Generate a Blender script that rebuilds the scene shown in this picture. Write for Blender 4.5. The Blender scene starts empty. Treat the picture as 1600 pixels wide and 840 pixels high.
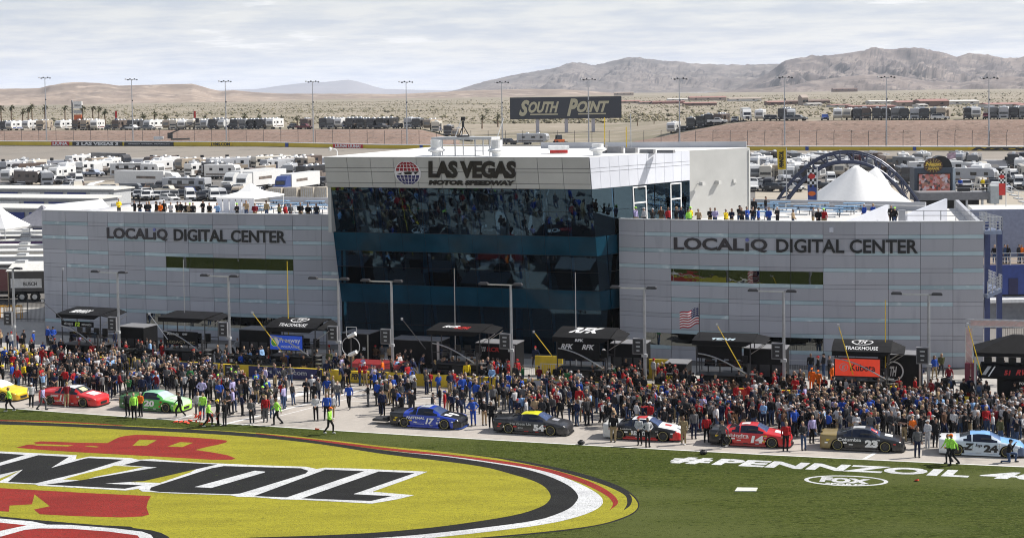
import bpy, bmesh, math, random
from mathutils import Vector, Matrix, noise
from mathutils.bvhtree import BVHTree
RD = math.radians
random.seed(7)
scene = bpy.context.scene
COL = scene.collection

# ------------------------------------------------------------------ camera
FPX, CXP, PITCH, ROLL, EYE = 2500.0, 800.0, RD(3.1), RD(0.75), 21.5
CYP = 150 + FPX * math.tan(PITCH)
_f = Vector((0, math.cos(PITCH), -math.sin(PITCH)))
_r0 = Vector((1, 0, 0)); _u0 = _r0.cross(_f)
_r = _r0 * math.cos(ROLL) - _u0 * math.sin(ROLL)
_u = _u0 * math.cos(ROLL) + _r0 * math.sin(ROLL)
cam = bpy.data.cameras.new('camera'); cam_o = bpy.data.objects.new('camera', cam)
cam_o.matrix_world = Matrix(((_r.x, _u.x, -_f.x, 0), (_r.y, _u.y, -_f.y, 0), (_r.z, _u.z, -_f.z, EYE), (0, 0, 0, 1)))
cam.sensor_width = 36; cam.lens = 36 * FPX / 1600
cam.shift_y = -(420 - CYP) / 1600
cam.clip_start = 1; cam.clip_end = 60000
COL.objects.link(cam_o); scene.camera = cam_o

# ------------------------------------------------------------------ sky, sun, exposure
SUN_EL, SUN_AZ = RD(45), RD(15)          # azimuth counted from +X towards +Y
SUN_DIR = Vector((math.cos(SUN_EL) * math.cos(SUN_AZ), math.cos(SUN_EL) * math.sin(SUN_AZ), math.sin(SUN_EL)))
world = bpy.data.worlds.new('World'); scene.world = world; world.use_nodes = True
wn, wl = world.node_tree.nodes, world.node_tree.links
wn.clear()
def N(nodes, t, **k):
    n = nodes.new(t)
    for a, b in k.items(): setattr(n, a, b)
    return n
wo = N(wn, 'ShaderNodeOutputWorld'); wb = N(wn, 'ShaderNodeBackground')
sky = N(wn, 'ShaderNodeTexSky'); sky.sky_type = 'NISHITA'; sky.sun_disc = False
sky.sun_elevation = SUN_EL; sky.sun_rotation = RD(90) - SUN_AZ
sky.air_density = 1.0; sky.dust_density = 2.0; sky.altitude = 600
tc = N(wn, 'ShaderNodeTexCoord'); sep = N(wn, 'ShaderNodeSeparateXYZ')
wl.new(tc.outputs['Generated'], sep.inputs[0])
ma = N(wn, 'ShaderNodeMath', operation='ADD'); ma.inputs[1].default_value = 0.09
mx = N(wn, 'ShaderNodeMath', operation='MAXIMUM'); mx.inputs[1].default_value = 0.03
wl.new(sep.outputs['Z'], ma.inputs[0]); wl.new(ma.outputs[0], mx.inputs[0])
dx = N(wn, 'ShaderNodeMath', operation='DIVIDE'); dy = N(wn, 'ShaderNodeMath', operation='DIVIDE')
wl.new(sep.outputs['X'], dx.inputs[0]); wl.new(mx.outputs[0], dx.inputs[1])
wl.new(sep.outputs['Y'], dy.inputs[0]); wl.new(mx.outputs[0], dy.inputs[1])
cmb = N(wn, 'ShaderNodeCombineXYZ'); wl.new(dx.outputs[0], cmb.inputs[0]); wl.new(dy.outputs[0], cmb.inputs[1])
def wnoise(scale, lo, hi, detail=6, rough=0.55, off=0.0):
    mp = N(wn, 'ShaderNodeMapping'); mp.inputs['Location'].default_value = (off, off * 1.7, off * .3)
    wl.new(cmb.outputs[0], mp.inputs[0])
    n = N(wn, 'ShaderNodeTexNoise'); n.inputs['Scale'].default_value = scale
    n.inputs['Detail'].default_value = detail; n.inputs['Roughness'].default_value = rough
    wl.new(mp.outputs[0], n.inputs['Vector'])
    r = N(wn, 'ShaderNodeMapRange'); r.inputs[1].default_value = lo; r.inputs[2].default_value = hi
    wl.new(n.outputs[0], r.inputs[0]); return r
c1 = wnoise(0.8, 0.38, 0.62, off=3.1); c2 = wnoise(2.6, 0.36, 0.62, detail=7, rough=.6, off=9.4)
cm = N(wn, 'ShaderNodeMath', operation='MULTIPLY_ADD'); cm.inputs[1].default_value = 0.45
wl.new(c2.outputs[0], cm.inputs[0]); wl.new(c1.outputs[0], cm.inputs[2])
cr = N(wn, 'ShaderNodeMapRange'); cr.inputs[1].default_value = 0.6; cr.inputs[2].default_value = 1.45
cr.inputs[3].default_value = 0.05; cr.inputs[4].default_value = 0.92
wl.new(cm.outputs[0], cr.inputs[0])
hz = N(wn, 'ShaderNodeMapRange'); hz.inputs[1].default_value = 0.0; hz.inputs[2].default_value = 0.24   # low air whitens the sky
hz.inputs[3].default_value = 0.9; hz.inputs[4].default_value = 0.0
wl.new(sep.outputs['Z'], hz.inputs[0])
hm = N(wn, 'ShaderNodeMath', operation='MAXIMUM'); wl.new(cr.outputs[0], hm.inputs[0]); wl.new(hz.outputs[0], hm.inputs[1])
SKY_STR = 0.070
mixc = N(wn, 'ShaderNodeMixRGB'); wl.new(hm.outputs[0], mixc.inputs[0]); wl.new(sky.outputs[0], mixc.inputs[1])
cc = N(wn, 'ShaderNodeMixRGB'); cc.inputs[1].default_value = (8.6, 9.2, 10.6, 1); cc.inputs[2].default_value = (12.0, 12.0, 12.1, 1)
wl.new(c2.outputs[0], cc.inputs[0]); wl.new(cc.outputs[0], mixc.inputs[2])
wl.new(mixc.outputs[0], wb.inputs[0]); wb.inputs[1].default_value = SKY_STR
wl.new(wb.outputs[0], wo.inputs[0])
sun = bpy.data.lights.new('sun', 'SUN'); sun.energy = 5.0; sun.angle = RD(0.53); sun.color = (1.0, 0.955, 0.89)
sun_o = bpy.data.objects.new('sun', sun); COL.objects.link(sun_o)
sun_o.rotation_euler = SUN_DIR.to_track_quat('Z', 'Y').to_euler(); sun_o.location = (60, 40, 90)
vs = scene.view_settings
vs.view_transform = 'Standard'; vs.look = 'None'; vs.exposure = 0.3; vs.gamma = 1; vs.use_curve_mapping = False
scene.cycles.max_bounces = 8; scene.cycles.transparent_max_bounces = 12; scene.cycles.volume_bounces = 1
scene.cycles.use_denoising = True; scene.cycles.filter_width = 1.1

# ------------------------------------------------------------------ measuring helpers (photograph pixel -> place)
def ray(x, y): return (x - CXP) / FPX * _r - (y - CYP) / FPX * _u + _f
def gp(x, y, z=0.0):
    d = ray(x, y); t = (z - EYE) / d.z
    return Vector((d.x * t, d.y * t, z))
def at(x, y, Y):
    d = ray(x, y); t = Y / d.y
    return Vector((d.x * t, Y, EYE + d.z * t))
def proj(p):
    q = Vector(p) - Vector((0, 0, EYE)); w = q.dot(_f)
    return CXP + FPX * q.dot(_r) / w, CYP - FPX * q.dot(_u) / w
# front edge of the pit road (a shallow curve)
def EY(X): return 98.805 - 0.32568 * X + 0.00104 * X * X
def ES(X): return -0.32568 + 0.00208 * X
def PV(X, v, z=0.0):
    s = ES(X); n = math.sqrt(1 + s * s)
    return Vector((X - s / n * v, EY(X) + v / n, z))
def head(X): return math.atan(ES(X))
def xv(px, v, z=0.0):
    a, b = -90.0, 90.0
    for _ in range(40):
        m = (a + b) / 2
        if proj(PV(m, v, z))[0] < px: a = m
        else: b = m
    return (a + b) / 2
def gv(p):                       # (X, v) of a ground point
    X = p.x
    for _ in range(12):
        q = PV(X, 0); s = ES(X); n = math.sqrt(1 + s * s)
        t = ((p.x - q.x) + (p.y - q.y) * s) / n
        X += t / n * 0.9
    s = ES(X); n = math.sqrt(1 + s * s); q = PV(X, 0)
    return X, ((p.x - q.x) * -s + (p.y - q.y)) / n
def interp(tab, x):
    if x <= tab[0][0]: return tab[0][1]
    for (a, b), (c, d) in zip(tab, tab[1:]):
        if x <= c: return b + (d - b) * (x - a) / (c - a)
    return tab[-1][1]

# ------------------------------------------------------------------ materials
MATS = {}
def mat(name, col=(.5, .5, .5), rough=.6, metal=0.0, var=.12, vscale=3.0, bump=0.0, bscale=40.0, spec=.5, emis=None, coat=0.0, obj=True):
    if name in MATS: return MATS[name]
    m = bpy.data.materials.new(name); m.use_nodes = True
    n, l = m.node_tree.nodes, m.node_tree.links
    b = n['Principled BSDF']
    b.inputs['Roughness'].default_value = rough; b.inputs['Metallic'].default_value = metal
    b.inputs['Specular IOR Level'].default_value = spec
    if coat: b.inputs['Coat Weight'].default_value = coat; b.inputs['Coat Roughness'].default_value = .08
    t = N(n, 'ShaderNodeTexCoord')
    z = N(n, 'ShaderNodeTexNoise'); z.inputs['Scale'].default_value = vscale; z.inputs['Detail'].default_value = 5
    l.new(t.outputs['Object' if obj else 'Generated'], z.inputs['Vector'])
    x = N(n, 'ShaderNodeMixRGB')
    x.inputs[1].default_value = tuple(c * (1 - var) for c in col) + (1,)
    x.inputs[2].default_value = tuple(min(1, c * (1 + var)) for c in col) + (1,)
    r = N(n, 'ShaderNodeMapRange'); r.inputs[1].default_value = .3; r.inputs[2].default_value = .7
    l.new(z.outputs[0], r.inputs[0]); l.new(r.outputs[0], x.inputs[0]); l.new(x.outputs[0], b.inputs['Base Color'])
    if bump:
        q = N(n, 'ShaderNodeTexNoise'); q.inputs['Scale'].default_value = bscale; q.inputs['Detail'].default_value = 4
        l.new(t.outputs['Object'], q.inputs['Vector'])
        bp = N(n, 'ShaderNodeBump'); bp.inputs['Strength'].default_value = bump; bp.inputs['Distance'].default_value = .05
        l.new(q.outputs[0], bp.inputs['Height']); l.new(bp.outputs[0], b.inputs['Normal'])
    if emis:
        b.inputs['Emission Color'].default_value = tuple(emis[:3]) + (1,); b.inputs['Emission Strength'].default_value = emis[3]
    MATS[name] = m
    return m
def multi_mat(name, layers, rough=.9, bump=.3, bscale=8.0, base=(.1, .1, .1), fine=0.0):
    """base colour with several noise layers: (colour, scale(x,y,z), lo, hi)"""
    m = bpy.data.materials.new(name); m.use_nodes = True
    n, l = m.node_tree.nodes, m.node_tree.links
    b = n['Principled BSDF']; b.inputs['Roughness'].default_value = rough; b.inputs['Specular IOR Level'].default_value = .25
    t = N(n, 'ShaderNodeTexCoord'); cur = None
    for i, (c, sc, lo, hi, det) in enumerate(layers):
        mp = N(n, 'ShaderNodeMapping'); mp.inputs['Scale'].default_value = sc; mp.inputs['Location'].default_value = (i * 7.3, i * 3.1, 0)
        l.new(t.outputs['Object'], mp.inputs[0])
        z = N(n, 'ShaderNodeTexNoise'); z.inputs['Scale'].default_value = 1; z.inputs['Detail'].default_value = det
        l.new(mp.outputs[0], z.inputs['Vector'])
        r = N(n, 'ShaderNodeMapRange'); r.inputs[1].default_value = lo; r.inputs[2].default_value = hi
        l.new(z.outputs[0], r.inputs[0])
        x = N(n, 'ShaderNodeMixRGB'); x.inputs[2].default_value = tuple(c) + (1,)
        if cur is None: x.inputs[1].default_value = tuple(base) + (1,)
        else: l.new(cur.outputs[0], x.inputs[1])
        l.new(r.outputs[0], x.inputs[0]); cur = x
    l.new(cur.outputs[0], b.inputs['Base Color'])
    if bump:
        q = N(n, 'ShaderNodeTexNoise'); q.inputs['Scale'].default_value = bscale; q.inputs['Detail'].default_value = 6
        l.new(t.outputs['Object'], q.inputs['Vector'])
        bp = N(n, 'ShaderNodeBump'); bp.inputs['Strength'].default_value = bump; bp.inputs['Distance'].default_value = .08
        l.new(q.outputs[0], bp.inputs['Height']); l.new(bp.outputs[0], b.inputs['Normal'])
    MATS[name] = m
    return m

# ------------------------------------------------------------------ mesh building
class MB:
    def __init__(s): s.v = []; s.f = []; s.m = []
    def face(s, pts, mi=0):
        k = len(s.v); s.v += [tuple(p) for p in pts]; s.f.append(tuple(range(k, k + len(pts)))); s.m.append(mi); return s
    def box(s, c, d, mi=0, rz=0.0, taper=0.0):
        c = Vector(c); k = len(s.v); cs, sn = math.cos(rz), math.sin(rz)
        for z in (-1, 1):
            t = 1 - taper if z > 0 else 1
            for x, y in ((-1, -1), (1, -1), (1, 1), (-1, 1)):
                a, b = x * d[0] / 2 * t, y * d[1] / 2 * t
                s.v.append((c.x + a * cs - b * sn, c.y + a * sn + b * cs, c.z + z * d[2] / 2))
        for q in ((3, 2, 1, 0), (4, 5, 6, 7), (0, 1, 5, 4), (1, 2, 6, 5), (2, 3, 7, 6), (3, 0, 4, 7)):
            s.f.append(tuple(k + i for i in q)); s.m.append(mi)
        return s
    def hexa(s, p, mi=0):
        """8 corners: bottom ring 4, top ring 4"""
        k = len(s.v); s.v += [tuple(x) for x in p]
        for q in ((3, 2, 1, 0), (4, 5, 6, 7), (0, 1, 5, 4), (1, 2, 6, 5), (2, 3, 7, 6), (3, 0, 4, 7)):
            s.f.append(tuple(k + i for i in q)); s.m.append(mi)
        return s
    def tube(s, a, b, r0, r1=None, n=8, mi=0, caps=True):
        a, b = Vector(a), Vector(b); r1 = r0 if r1 is None else r1
        d = (b - a).normalized(); u = d.orthogonal().normalized(); w = d.cross(u); k = len(s.v)
        for p, r in ((a, r0), (b, r1)):
            for i in range(n):
                t = 2 * math.pi * i / n; s.v.append(tuple(p + u * math.cos(t) * r + w * math.sin(t) * r))
        for i in range(n):
            j = (i + 1) % n; s.f.append((k + i, k + j, k + n + j, k + n + i)); s.m.append(mi)
        if caps:
            s.f.append(tuple(k + i for i in range(n))[::-1]); s.m.append(mi)
            s.f.append(tuple(k + n + i for i in range(n))); s.m.append(mi)
        return s
    def path(s, pts, r, n=6, mi=0):
        for a, b in zip(pts, pts[1:]): s.tube(a, b, r, n=n, mi=mi)
        return s
    def loft(s, rings, mi=0, close=True, cap=True):
        k = len(s.v); n = len(rings[0])
        for r in rings: s.v += [tuple(p) for p in r]
        for i in range(len(rings) - 1):
            for j in range(n if close else n - 1):
                a, b = i * n + j, i * n + (j + 1) % n
                s.f.append((k + a, k + b, k + b + n, k + a + n)); s.m.append(mi)
        if cap and close:
            s.f.append(tuple(k + j for j in range(n))[::-1]); s.m.append(mi)
            s.f.append(tuple(k + (len(rings) - 1) * n + j for j in range(n))); s.m.append(mi)
        return s
    def ellip(s, c, d, nu=10, nv=7, mi=0):
        rings = []
        for i in range(nv + 1):
            t = math.pi * (i + .02) / (nv + .04); z = -math.cos(t); r = math.sin(t)
            rings.append([(c[0] + d[0] * r * math.cos(2 * math.pi * j / nu), c[1] + d[1] * r * math.sin(2 * math.pi * j / nu), c[2] + d[2] * z) for j in range(nu)])
        return s.loft(rings, mi)
    def prism(s, outline, h, mi=0, z=0.0):
        """outline in XY, extruded up by h"""
        k = len(s.v); n = len(outline)
        s.v += [(p[0], p[1], z) for p in outline] + [(p[0], p[1], z + h) for p in outline]
        s.f.append(tuple(range(k, k + n))[::-1]); s.m.append(mi)
        s.f.append(tuple(range(k + n, k + 2 * n))); s.m.append(mi)
        for i in range(n):
            j = (i + 1) % n; s.f.append((k + i, k + j, k + n + j, k + n + i)); s.m.append(mi)
        return s
    def mesh(s, name, mats, smooth=False):
        me = bpy.data.meshes.new(name); me.from_pydata(s.v, [], s.f)
        for m in (mats if isinstance(mats, (list, tuple)) else [mats]): me.materials.append(m)
        me.polygons.foreach_set('material_index', s.m)
        if smooth: me.polygons.foreach_set('use_smooth', [True] * len(s.f))
        me.update(); return me
    def build(s, name, mats, parent=None, loc=None, rz=0.0, smooth=False):
        return link(name, s.mesh(name, mats, smooth), parent, loc, rz)
def link(name, me, parent=None, loc=None, rz=0.0):
    o = bpy.data.objects.new(name, me); COL.objects.link(o)
    if parent: o.parent = parent
    if loc is not None: o.location = loc
    if rz: o.rotation_euler = (0, 0, rz)
    return o
def tag(o, label=None, cat=None, group=None, kind=None):
    if label: o['label'] = label
    if cat: o['category'] = cat
    if group: o['group'] = group
    if kind: o['kind'] = kind
    return o
def thing(name, label, cat, loc=(0, 0, 0), rz=0.0, group=None):
    o = bpy.data.objects.new(name, None); COL.objects.link(o); o.empty_display_size = .3
    o.location = loc; o.rotation_euler = (0, 0, rz)
    return tag(o, label, cat, group)
def struct(o): o['kind'] = 'structure'; return o
def kids(o): return [c for c in bpy.data.objects if c.parent == o]
KIDS = {}
def copy_tree(o, parent=None):
    if o.name not in KIDS: KIDS[o.name] = kids(o)
    c = o.copy(); COL.objects.link(c); c.parent = parent
    for k in KIDS[o.name]: copy_tree(k, c)
    return c
def set_mat(o, i, m):
    o.material_slots[i].link = 'OBJECT'; o.material_slots[i].material = m

# ------------------------------------------------------------------ lettering
TXT = {}
def text_mesh(s, bold=0.0, shear=0.0, ext=0.0, spacing=1.0):
    key = (s, bold, shear, ext, spacing)
    if key in TXT: return TXT[key]
    c = bpy.data.curves.new('txt', 'FONT'); c.body = s; c.offset = bold; c.shear = shear; c.extrude = ext
    c.resolution_u = 3; c.space_character = spacing
    o = bpy.data.objects.new('txt', c)
    me = bpy.data.meshes.new_from_object(o)
    vs_ = [tuple(v.co) for v in me.vertices]; fs = [tuple(p.vertices) for p in me.polygons]
    bpy.data.objects.remove(o); bpy.data.curves.remove(c); bpy.data.meshes.remove(me)
    xs = [v[0] for v in vs_]; ys = [v[1] for v in vs_]
    TXT[key] = (vs_, fs, min(xs), max(xs), min(ys), max(ys))
    return TXT[key]
def lettering(name, s, w, h, fn, m, parent=None, bold=.02, shear=0.0, depth=.01, spacing=1.0):
    """text fitted into the box 0..w, 0..h; fn maps (x, y, out) to a place"""
    vs_, fs, x0, x1, y0, y1 = text_mesh(s, bold, shear, .01 if depth else 0.0, spacing)
    out = [tuple(fn((v[0] - x0) / (x1 - x0) * w, (v[1] - y0) / (y1 - y0) * h, (depth if v[2] > 0 else 0.0) if depth else 0.0)) for v in vs_]
    me = bpy.data.meshes.new(name); me.from_pydata(out, [], fs); me.materials.append(m); me.update()
    return link(name, me, parent)
def plane_fn(o, right, up, out):
    o, right, up, out = Vector(o), Vector(right).normalized(), Vector(up).normalized(), Vector(out).normalized()
    return lambda x, y, d: o + right * x + up * y + out * d
def merge_lettering(mb, s, w, h, fn, mi, bold=.02, shear=0.0, spacing=1.0):
    vs_, fs, x0, x1, y0, y1 = text_mesh(s, bold, shear, 0.0, spacing); k = len(mb.v)
    mb.v += [tuple(fn((v[0] - x0) / (x1 - x0) * w, (v[1] - y0) / (y1 - y0) * h, 0.0)) for v in vs_]
    for f in fs: mb.f.append(tuple(k + i for i in f)); mb.m.append(mi)

# plain materials
M_white = mat('white_paint', (.78, .78, .77), .5)
M_black = mat('black_paint', (.012, .012, .013), .45)
M_dark = mat('dark_grey', (.03, .03, .032), .6)
M_grey = mat('mid_grey', (.2, .2, .21), .6)
M_lgrey = mat('light_grey', (.45, .46, .47), .5)
M_steel = mat('galvanised_steel', (.42, .43, .45), .4, .7)
M_dsteel = mat('dark_steel', (.06, .06, .065), .45, .4)
M_yellow = mat('yellow_paint', (.68, .47, .02), .55)
M_red = mat('red_paint', (.5, .025, .02), .45)
M_blue = mat('blue_paint', (.02, .06, .28), .45)
M_orange = mat('orange_paint', (.75, .16, .02), .5)
M_rubber = mat('tyre_rubber', (.012, .012, .012), .75)
M_glassd = mat('dark_window_glass', (.008, .01, .013), .05, spec=.8)
M_tyreline = mat('tyre_marking', (.45, .38, .12), .6)

def ordw(n):
    a = ['zeroth', 'first', 'second', 'third', 'fourth', 'fifth', 'sixth', 'seventh', 'eighth', 'ninth', 'tenth', 'eleventh', 'twelfth', 'thirteenth', 'fourteenth', 'fifteenth', 'sixteenth', 'seventeenth', 'eighteenth', 'nineteenth']
    t = {2: ('twenty', 'twentieth'), 3: ('thirty', 'thirtieth'), 4: ('forty', 'fortieth'), 5: ('fifty', 'fiftieth'), 6: ('sixty', 'sixtieth'), 7: ('seventy', 'seventieth'), 8: ('eighty', 'eightieth'), 9: ('ninety', 'ninetieth')}
    if n >= 100: return 'hundred and ' + ordw(n - 100) if n > 100 else 'hundredth'
    if n < 20: return a[n]
    return t[n // 10][1] if n % 10 == 0 else t[n // 10][0] + '-' + a[n % 10]
# ================================================================== terrain of the place
KS = 0.42                                         # the back straight runs along Y + KS*X = const
def kk(X, Y): return Y + KS * X
def zf(X, Y):                                     # height of the infield
    k = kk(X, Y)
    return 0.0 if k <= 180 else min(3.0, (k - 180) / 248 * 3.0)
def sstep(a, b, x):
    t = max(0.0, min(1.0, (x - a) / (b - a))); return t * t * (3 - 2 * t)
def infield(px, py):                              # pixel -> point on the infield
    d = ray(px, py); a, b = 60.0, 480.0
    for _ in range(40):
        m = (a + b) / 2; t = m / d.y; p = Vector((d.x * t, m, EYE + d.z * t))
        if p.z > zf(p.x, p.y): a = m
        else: b = m
    return Vector((p.x, p.y, zf(p.x, p.y)))
def kY(px, k):                                    # depth where a pixel column meets the line k
    d = ray(px, 240); return k / (1 + KS * d.x / d.y)

# ---- surface materials
M_grass = multi_mat('turf', [((.064, .080, .016), (.05, .55, 1), .40, .60, 4), ((.026, .036, .005), (1.7, 4.2, 1), .48, .66, 9),
                             ((.098, .112, .034), (6, 9, 1), .53, .66, 9), ((.082, .096, .028), (.06, .16, 1), .5, .64, 4), ((.022, .032, .004), (3.5, 6, 1), .57, .70, 6)], base=(.047, .064, .011), bump=.8, bscale=14)
M_grass.node_tree.nodes['Principled BSDF'].inputs['Specular IOR Level'].default_value = .06
def paint_mat(name, c, worn):
    return multi_mat(name, [(worn, (2.2, 5.5, 1), .47, .72, 9), (tuple(x * .74 for x in c), (.2, .8, 1), .42, .66, 5), (tuple(min(1, x * 1.15) for x in c), (5, 9, 1), .55, .7, 7),
                            (tuple(x * .5 for x in worn), (7, 11, 1), .58, .70, 6), ((.05, .065, .015), (3.2, 6.5, 1), .66, .72, 8)], base=c, bump=.7, bscale=16)
M_pyel = paint_mat('turf_paint_yellow', (.31, .285, .018), (.21, .195, .016))
M_pblk = paint_mat('turf_paint_black', (.012, .012, .012), (.018, .02, .016))
M_pwht = paint_mat('turf_paint_white', (.62, .63, .64), (.42, .44, .41))
M_pred = paint_mat('turf_paint_red', (.27, .022, .016), (.16, .024, .016))
M_pit = multi_mat('pit_road_asphalt', [((.44, .40, .355), (.05, .12, 1), .35, .7, 4), ((.28, .26, .235), (.5, .12, 1), .5, .75, 5),
                                      ((.45, .41, .37), (2, 2, 1), .45, .8, 8), ((.20, .19, .175), (.25, 1.4, 1), .6, .78, 6)], base=(.36, .33, .295), bump=.25, bscale=30)
M_conc = multi_mat('pit_concrete', [((.42, .40, .37), (.2, .2, 1), .35, .7, 5), ((.27, .26, .24), (.9, .5, 1), .55, .8, 7), ((.5, .48, .44), (3, 3, 1), .5, .8, 6)], base=(.36, .345, .32), bump=.2, bscale=24)
M_asph = multi_mat('infield_asphalt', [((.20, .185, .17), (.03, .03, 1), .4, .65, 5), ((.11, .105, .10), (.2, .2, 1), .5, .75, 7)], base=(.155, .148, .14), bump=.2, bscale=10)
M_line = multi_mat('road_marking_white', [((.5, .49, .47), (1.2, 1.2, 1), .5, .75, 7)], base=(.72, .71, .69), bump=.1)
M_trk = multi_mat('track_asphalt', [((.30, .265, .225), (.01, .05, 1), .35, .7, 4), ((.22, .20, .175), (.03, .4, 1), .45, .75, 5)], base=(.26, .235, .205), bump=.1)
M_berm = multi_mat('red_gravel', [((.28, .20, .16), (.06, .06, .06), .35, .7, 6), ((.16, .115, .09), (.6, .6, .6), .5, .70, 8), ((.36, .28, .235), (1.5, 1.5, 1.5), .55, .75, 6)], base=(.24, .165, .13), bump=.6, bscale=1.2)
M_desert = multi_mat('desert_soil', [((.31, .265, .205), (.004, .004, .004), .35, .7, 6), ((.20, .18, .125), (.02, .02, .02), .45, .6, 8), ((.36, .31, .25), (.1, .1, .1), .52, .7, 7)], base=(.27, .235, .18), bump=.5, bscale=.2)
M_dirt = multi_mat('tan_dirt', [((.42, .37, .30), (.05, .05, 1), .35, .7, 6), ((.29, .26, .21), (.3, .3, 1), .55, .8, 7)], base=(.37, .33, .27), bump=.3, bscale=3)

def sheet(name, rows, m, parent=None, kind='structure'):
    """grid of points (list of rows)"""
    mb = MB(); w = len(rows[0])
    for r in rows: mb.v += [tuple(p) for p in r]
    for i in range(len(rows) - 1):
        for j in range(w - 1):
            a = i * w + j; mb.f.append((a, a + 1, a + w + 1, a + w)); mb.m.append(0)
    o = mb.build(name, m, parent, smooth=True)
    if kind and not parent: o['kind'] = kind
    return o
# infield and everything near: one sheet from behind the camera to the inner wall of the back straight
rows = []
for k in [-200, -100, 0, 60, 100, 140, 180, 205, 230, 255, 280, 305, 330, 355, 380, 405, 428.5]:
    rows.append([Vector((X, k - KS * X, zf(X, k - KS * X))) for X in range(-520, 521, 20)])
ground = sheet('ground', rows, M_asph)
# grass of the front straight, pit road, concrete apron: sheets a few millimetres apart
XS = [x * 2.0 for x in range(-45, 41)]
def band(name, v0, v1, z, m, xs=XS, steps=1):
    return sheet(name, [[PV(x, v0 + (v1 - v0) * i / steps, z) for x in xs] for i in range(steps + 1)], m)
grass = band('grass', -42, 0, .006, M_grass, steps=6)
band('front_track', -72, -42.0, .006, M_trk)
pit_road = band('pit_road', 0, 16.3, .006, M_pit, steps=3)
band('pit_apron', 16.3, 30, .010, M_conc, steps=2)
# white edge line of the pit road and the slanting box lines
struct(band('edge_line', 0.0, .16, .012, M_line))
def road_line(px0, py0, px1, py1, w, name='road_line', m=None):
    a, b = gp(px0, py0), gp(px1, py1); d = (b - a); n = Vector((-d.y, d.x, 0)).normalized() * w / 2
    o = MB().face([a - n + Vector((0, 0, .013)), b - n + Vector((0, 0, .013)), b + n + Vector((0, 0, .013)), a + n + Vector((0, 0, .013))]).build(name, m or M_line)
    return struct(o)
for l in [(345, 664, 590, 603, .28), (378, 664, 586, 612, .12), (398, 630, 540, 601, .9), (275, 655, 300, 648, .2), (1350, 717, 1368, 707, .22),
          (540, 626, 760, 633, .08), (760, 624, 800, 610, .2), (120, 624, 200, 603, .12), (1020, 640, 1110, 618, .2), (1480, 655, 1520, 640, .2)]:
    road_line(*l)
for i in range(26):                               # pale concrete joints in the pit stalls
    x = -46 + i * 3.6
    a, b = PV(x, 12.2, .011), PV(x + .4, 16.0, .011); n = Vector((.05, 0, 0))
    struct(MB().face([a - n, a + n, b + n, b - n]).build('stall_line', M_line))
band('stall_strip', 11.9, 12.05, .0115, M_line)
for q in range(7):                                # dark tyre marks in the stalls
    pass

# ---- painted emblem on the grass -------------------------------------------------
def gpoly(name, pts, m, z, parent=None, holes=()):
    mb = MB(); mb.face([gp(x, y) + Vector((0, 0, z)) for x, y in pts])
    bm = bmesh.new(); me = mb.mesh(name, m); bm.from_mesh(me)
    bmesh.ops.triangulate(bm, faces=bm.faces[:]); bm.to_mesh(me); bm.free()
    return link(name, me, parent)
EC = Vector((-27.0, 93.0, 0))
def smooth_line(P, closed, n=4):
    out = []; k = len(P)
    for i in range(k if closed else k - 1):
        a, b, c, d = [P[(i + j) % k] if closed else P[max(0, min(k - 1, i + j))] for j in (-1, 0, 1, 2)]
        for q in range(n):
            t = q / n; out.append(.5 * ((2 * b) + (c - a) * t + (2 * a - 5 * b + 4 * c - d) * t * t + (3 * b - a - 3 * c + d) * t * t * t))
    if not closed: out.append(P[-1])
    return out
def oval(name, pts, m, z, parent):
    P = smooth_line([gp(x, y) for x, y in pts if x > -1], False); P += [2 * EC - p for p in P]
    # keep the right-hand points and their half-turn images, ordered round the centre
    P.sort(key=lambda p: math.atan2((p.y - EC.y) + .33 * (p.x - EC.x), (p.x - EC.x) * .42))
    mb = MB(); k = len(P); mb.v = [(EC.x, EC.y, z)] + [(p.x, p.y, z) for p in P]
    for i in range(k): mb.f.append((0, 1 + i, 1 + (i + 1) % k)); mb.m.append(0)
    return mb.build(name, m, parent)
emblem = thing('painted_logo', 'huge yellow oval sponsor logo with black lettering painted on the grass', 'painted logo', gp(0, 740))
emblem.location = (0, 0, 0)
oval('outer_rim', [(0, 655.5), (200, 664), (400, 675.2), (500, 684.5), (600, 696), (700, 705.5), (800, 717), (850, 726), (900, 737), (940, 748.5), (970, 760), (990, 773), (999, 788), (990, 802), (962, 814), (930, 821.5), (880, 829), (800, 837), (640, 851), (440, 864)], M_pblk, .010, emblem)
oval('outer_yellow', [(0, 656), (200, 664.4), (400, 675.7), (500, 685), (600, 696.5), (700, 706), (800, 719), (850, 729), (900, 741), (940, 753), (965, 764), (985, 772), (997, 788), (988, 801), (960, 812.5), (930, 820), (880, 827), (800, 835), (640, 848), (440, 860)], M_pyel, .014, emblem)
def crescent(name, up, lo, m, z):
    S_ = lambda L: [(v.x, v.y) for v in smooth_line([Vector((x, y)) for x, y in L], False)]
    return gpoly(name, S_(up) + S_(lo)[::-1][1:], m, z, emblem)
crescent('black_crescent', [(780, 714.5), (850, 727.5), (900, 739), (940, 751), (968, 762), (984, 772), (987.5, 781), (984, 790), (974, 797)],
         [(780, 716), (850, 730), (900, 743), (935, 754), (962, 765), (977, 774), (980, 783), (979, 789), (974, 797)], M_pblk, .018)
crescent('red_crescent', [(400, 676.5), (500, 687), (600, 699), (700, 709.5), (800, 722), (860, 733), (905, 746), (935, 758), (955, 770), (965, 781), (964, 788), (952, 797)],
         [(400, 677.5), (500, 690), (600, 702.5), (700, 713.5), (800, 727), (860, 740), (900, 751), (930, 764), (949, 775), (957, 784), (957, 790), (952, 797)], M_pred, .019)
struct_far_red = crescent('red_edge', [(0, 656.2), (100, 658.5), (200, 664.8)], [(0, 657.4), (100, 660), (200, 665.6)], M_pred, .0195)
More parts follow.
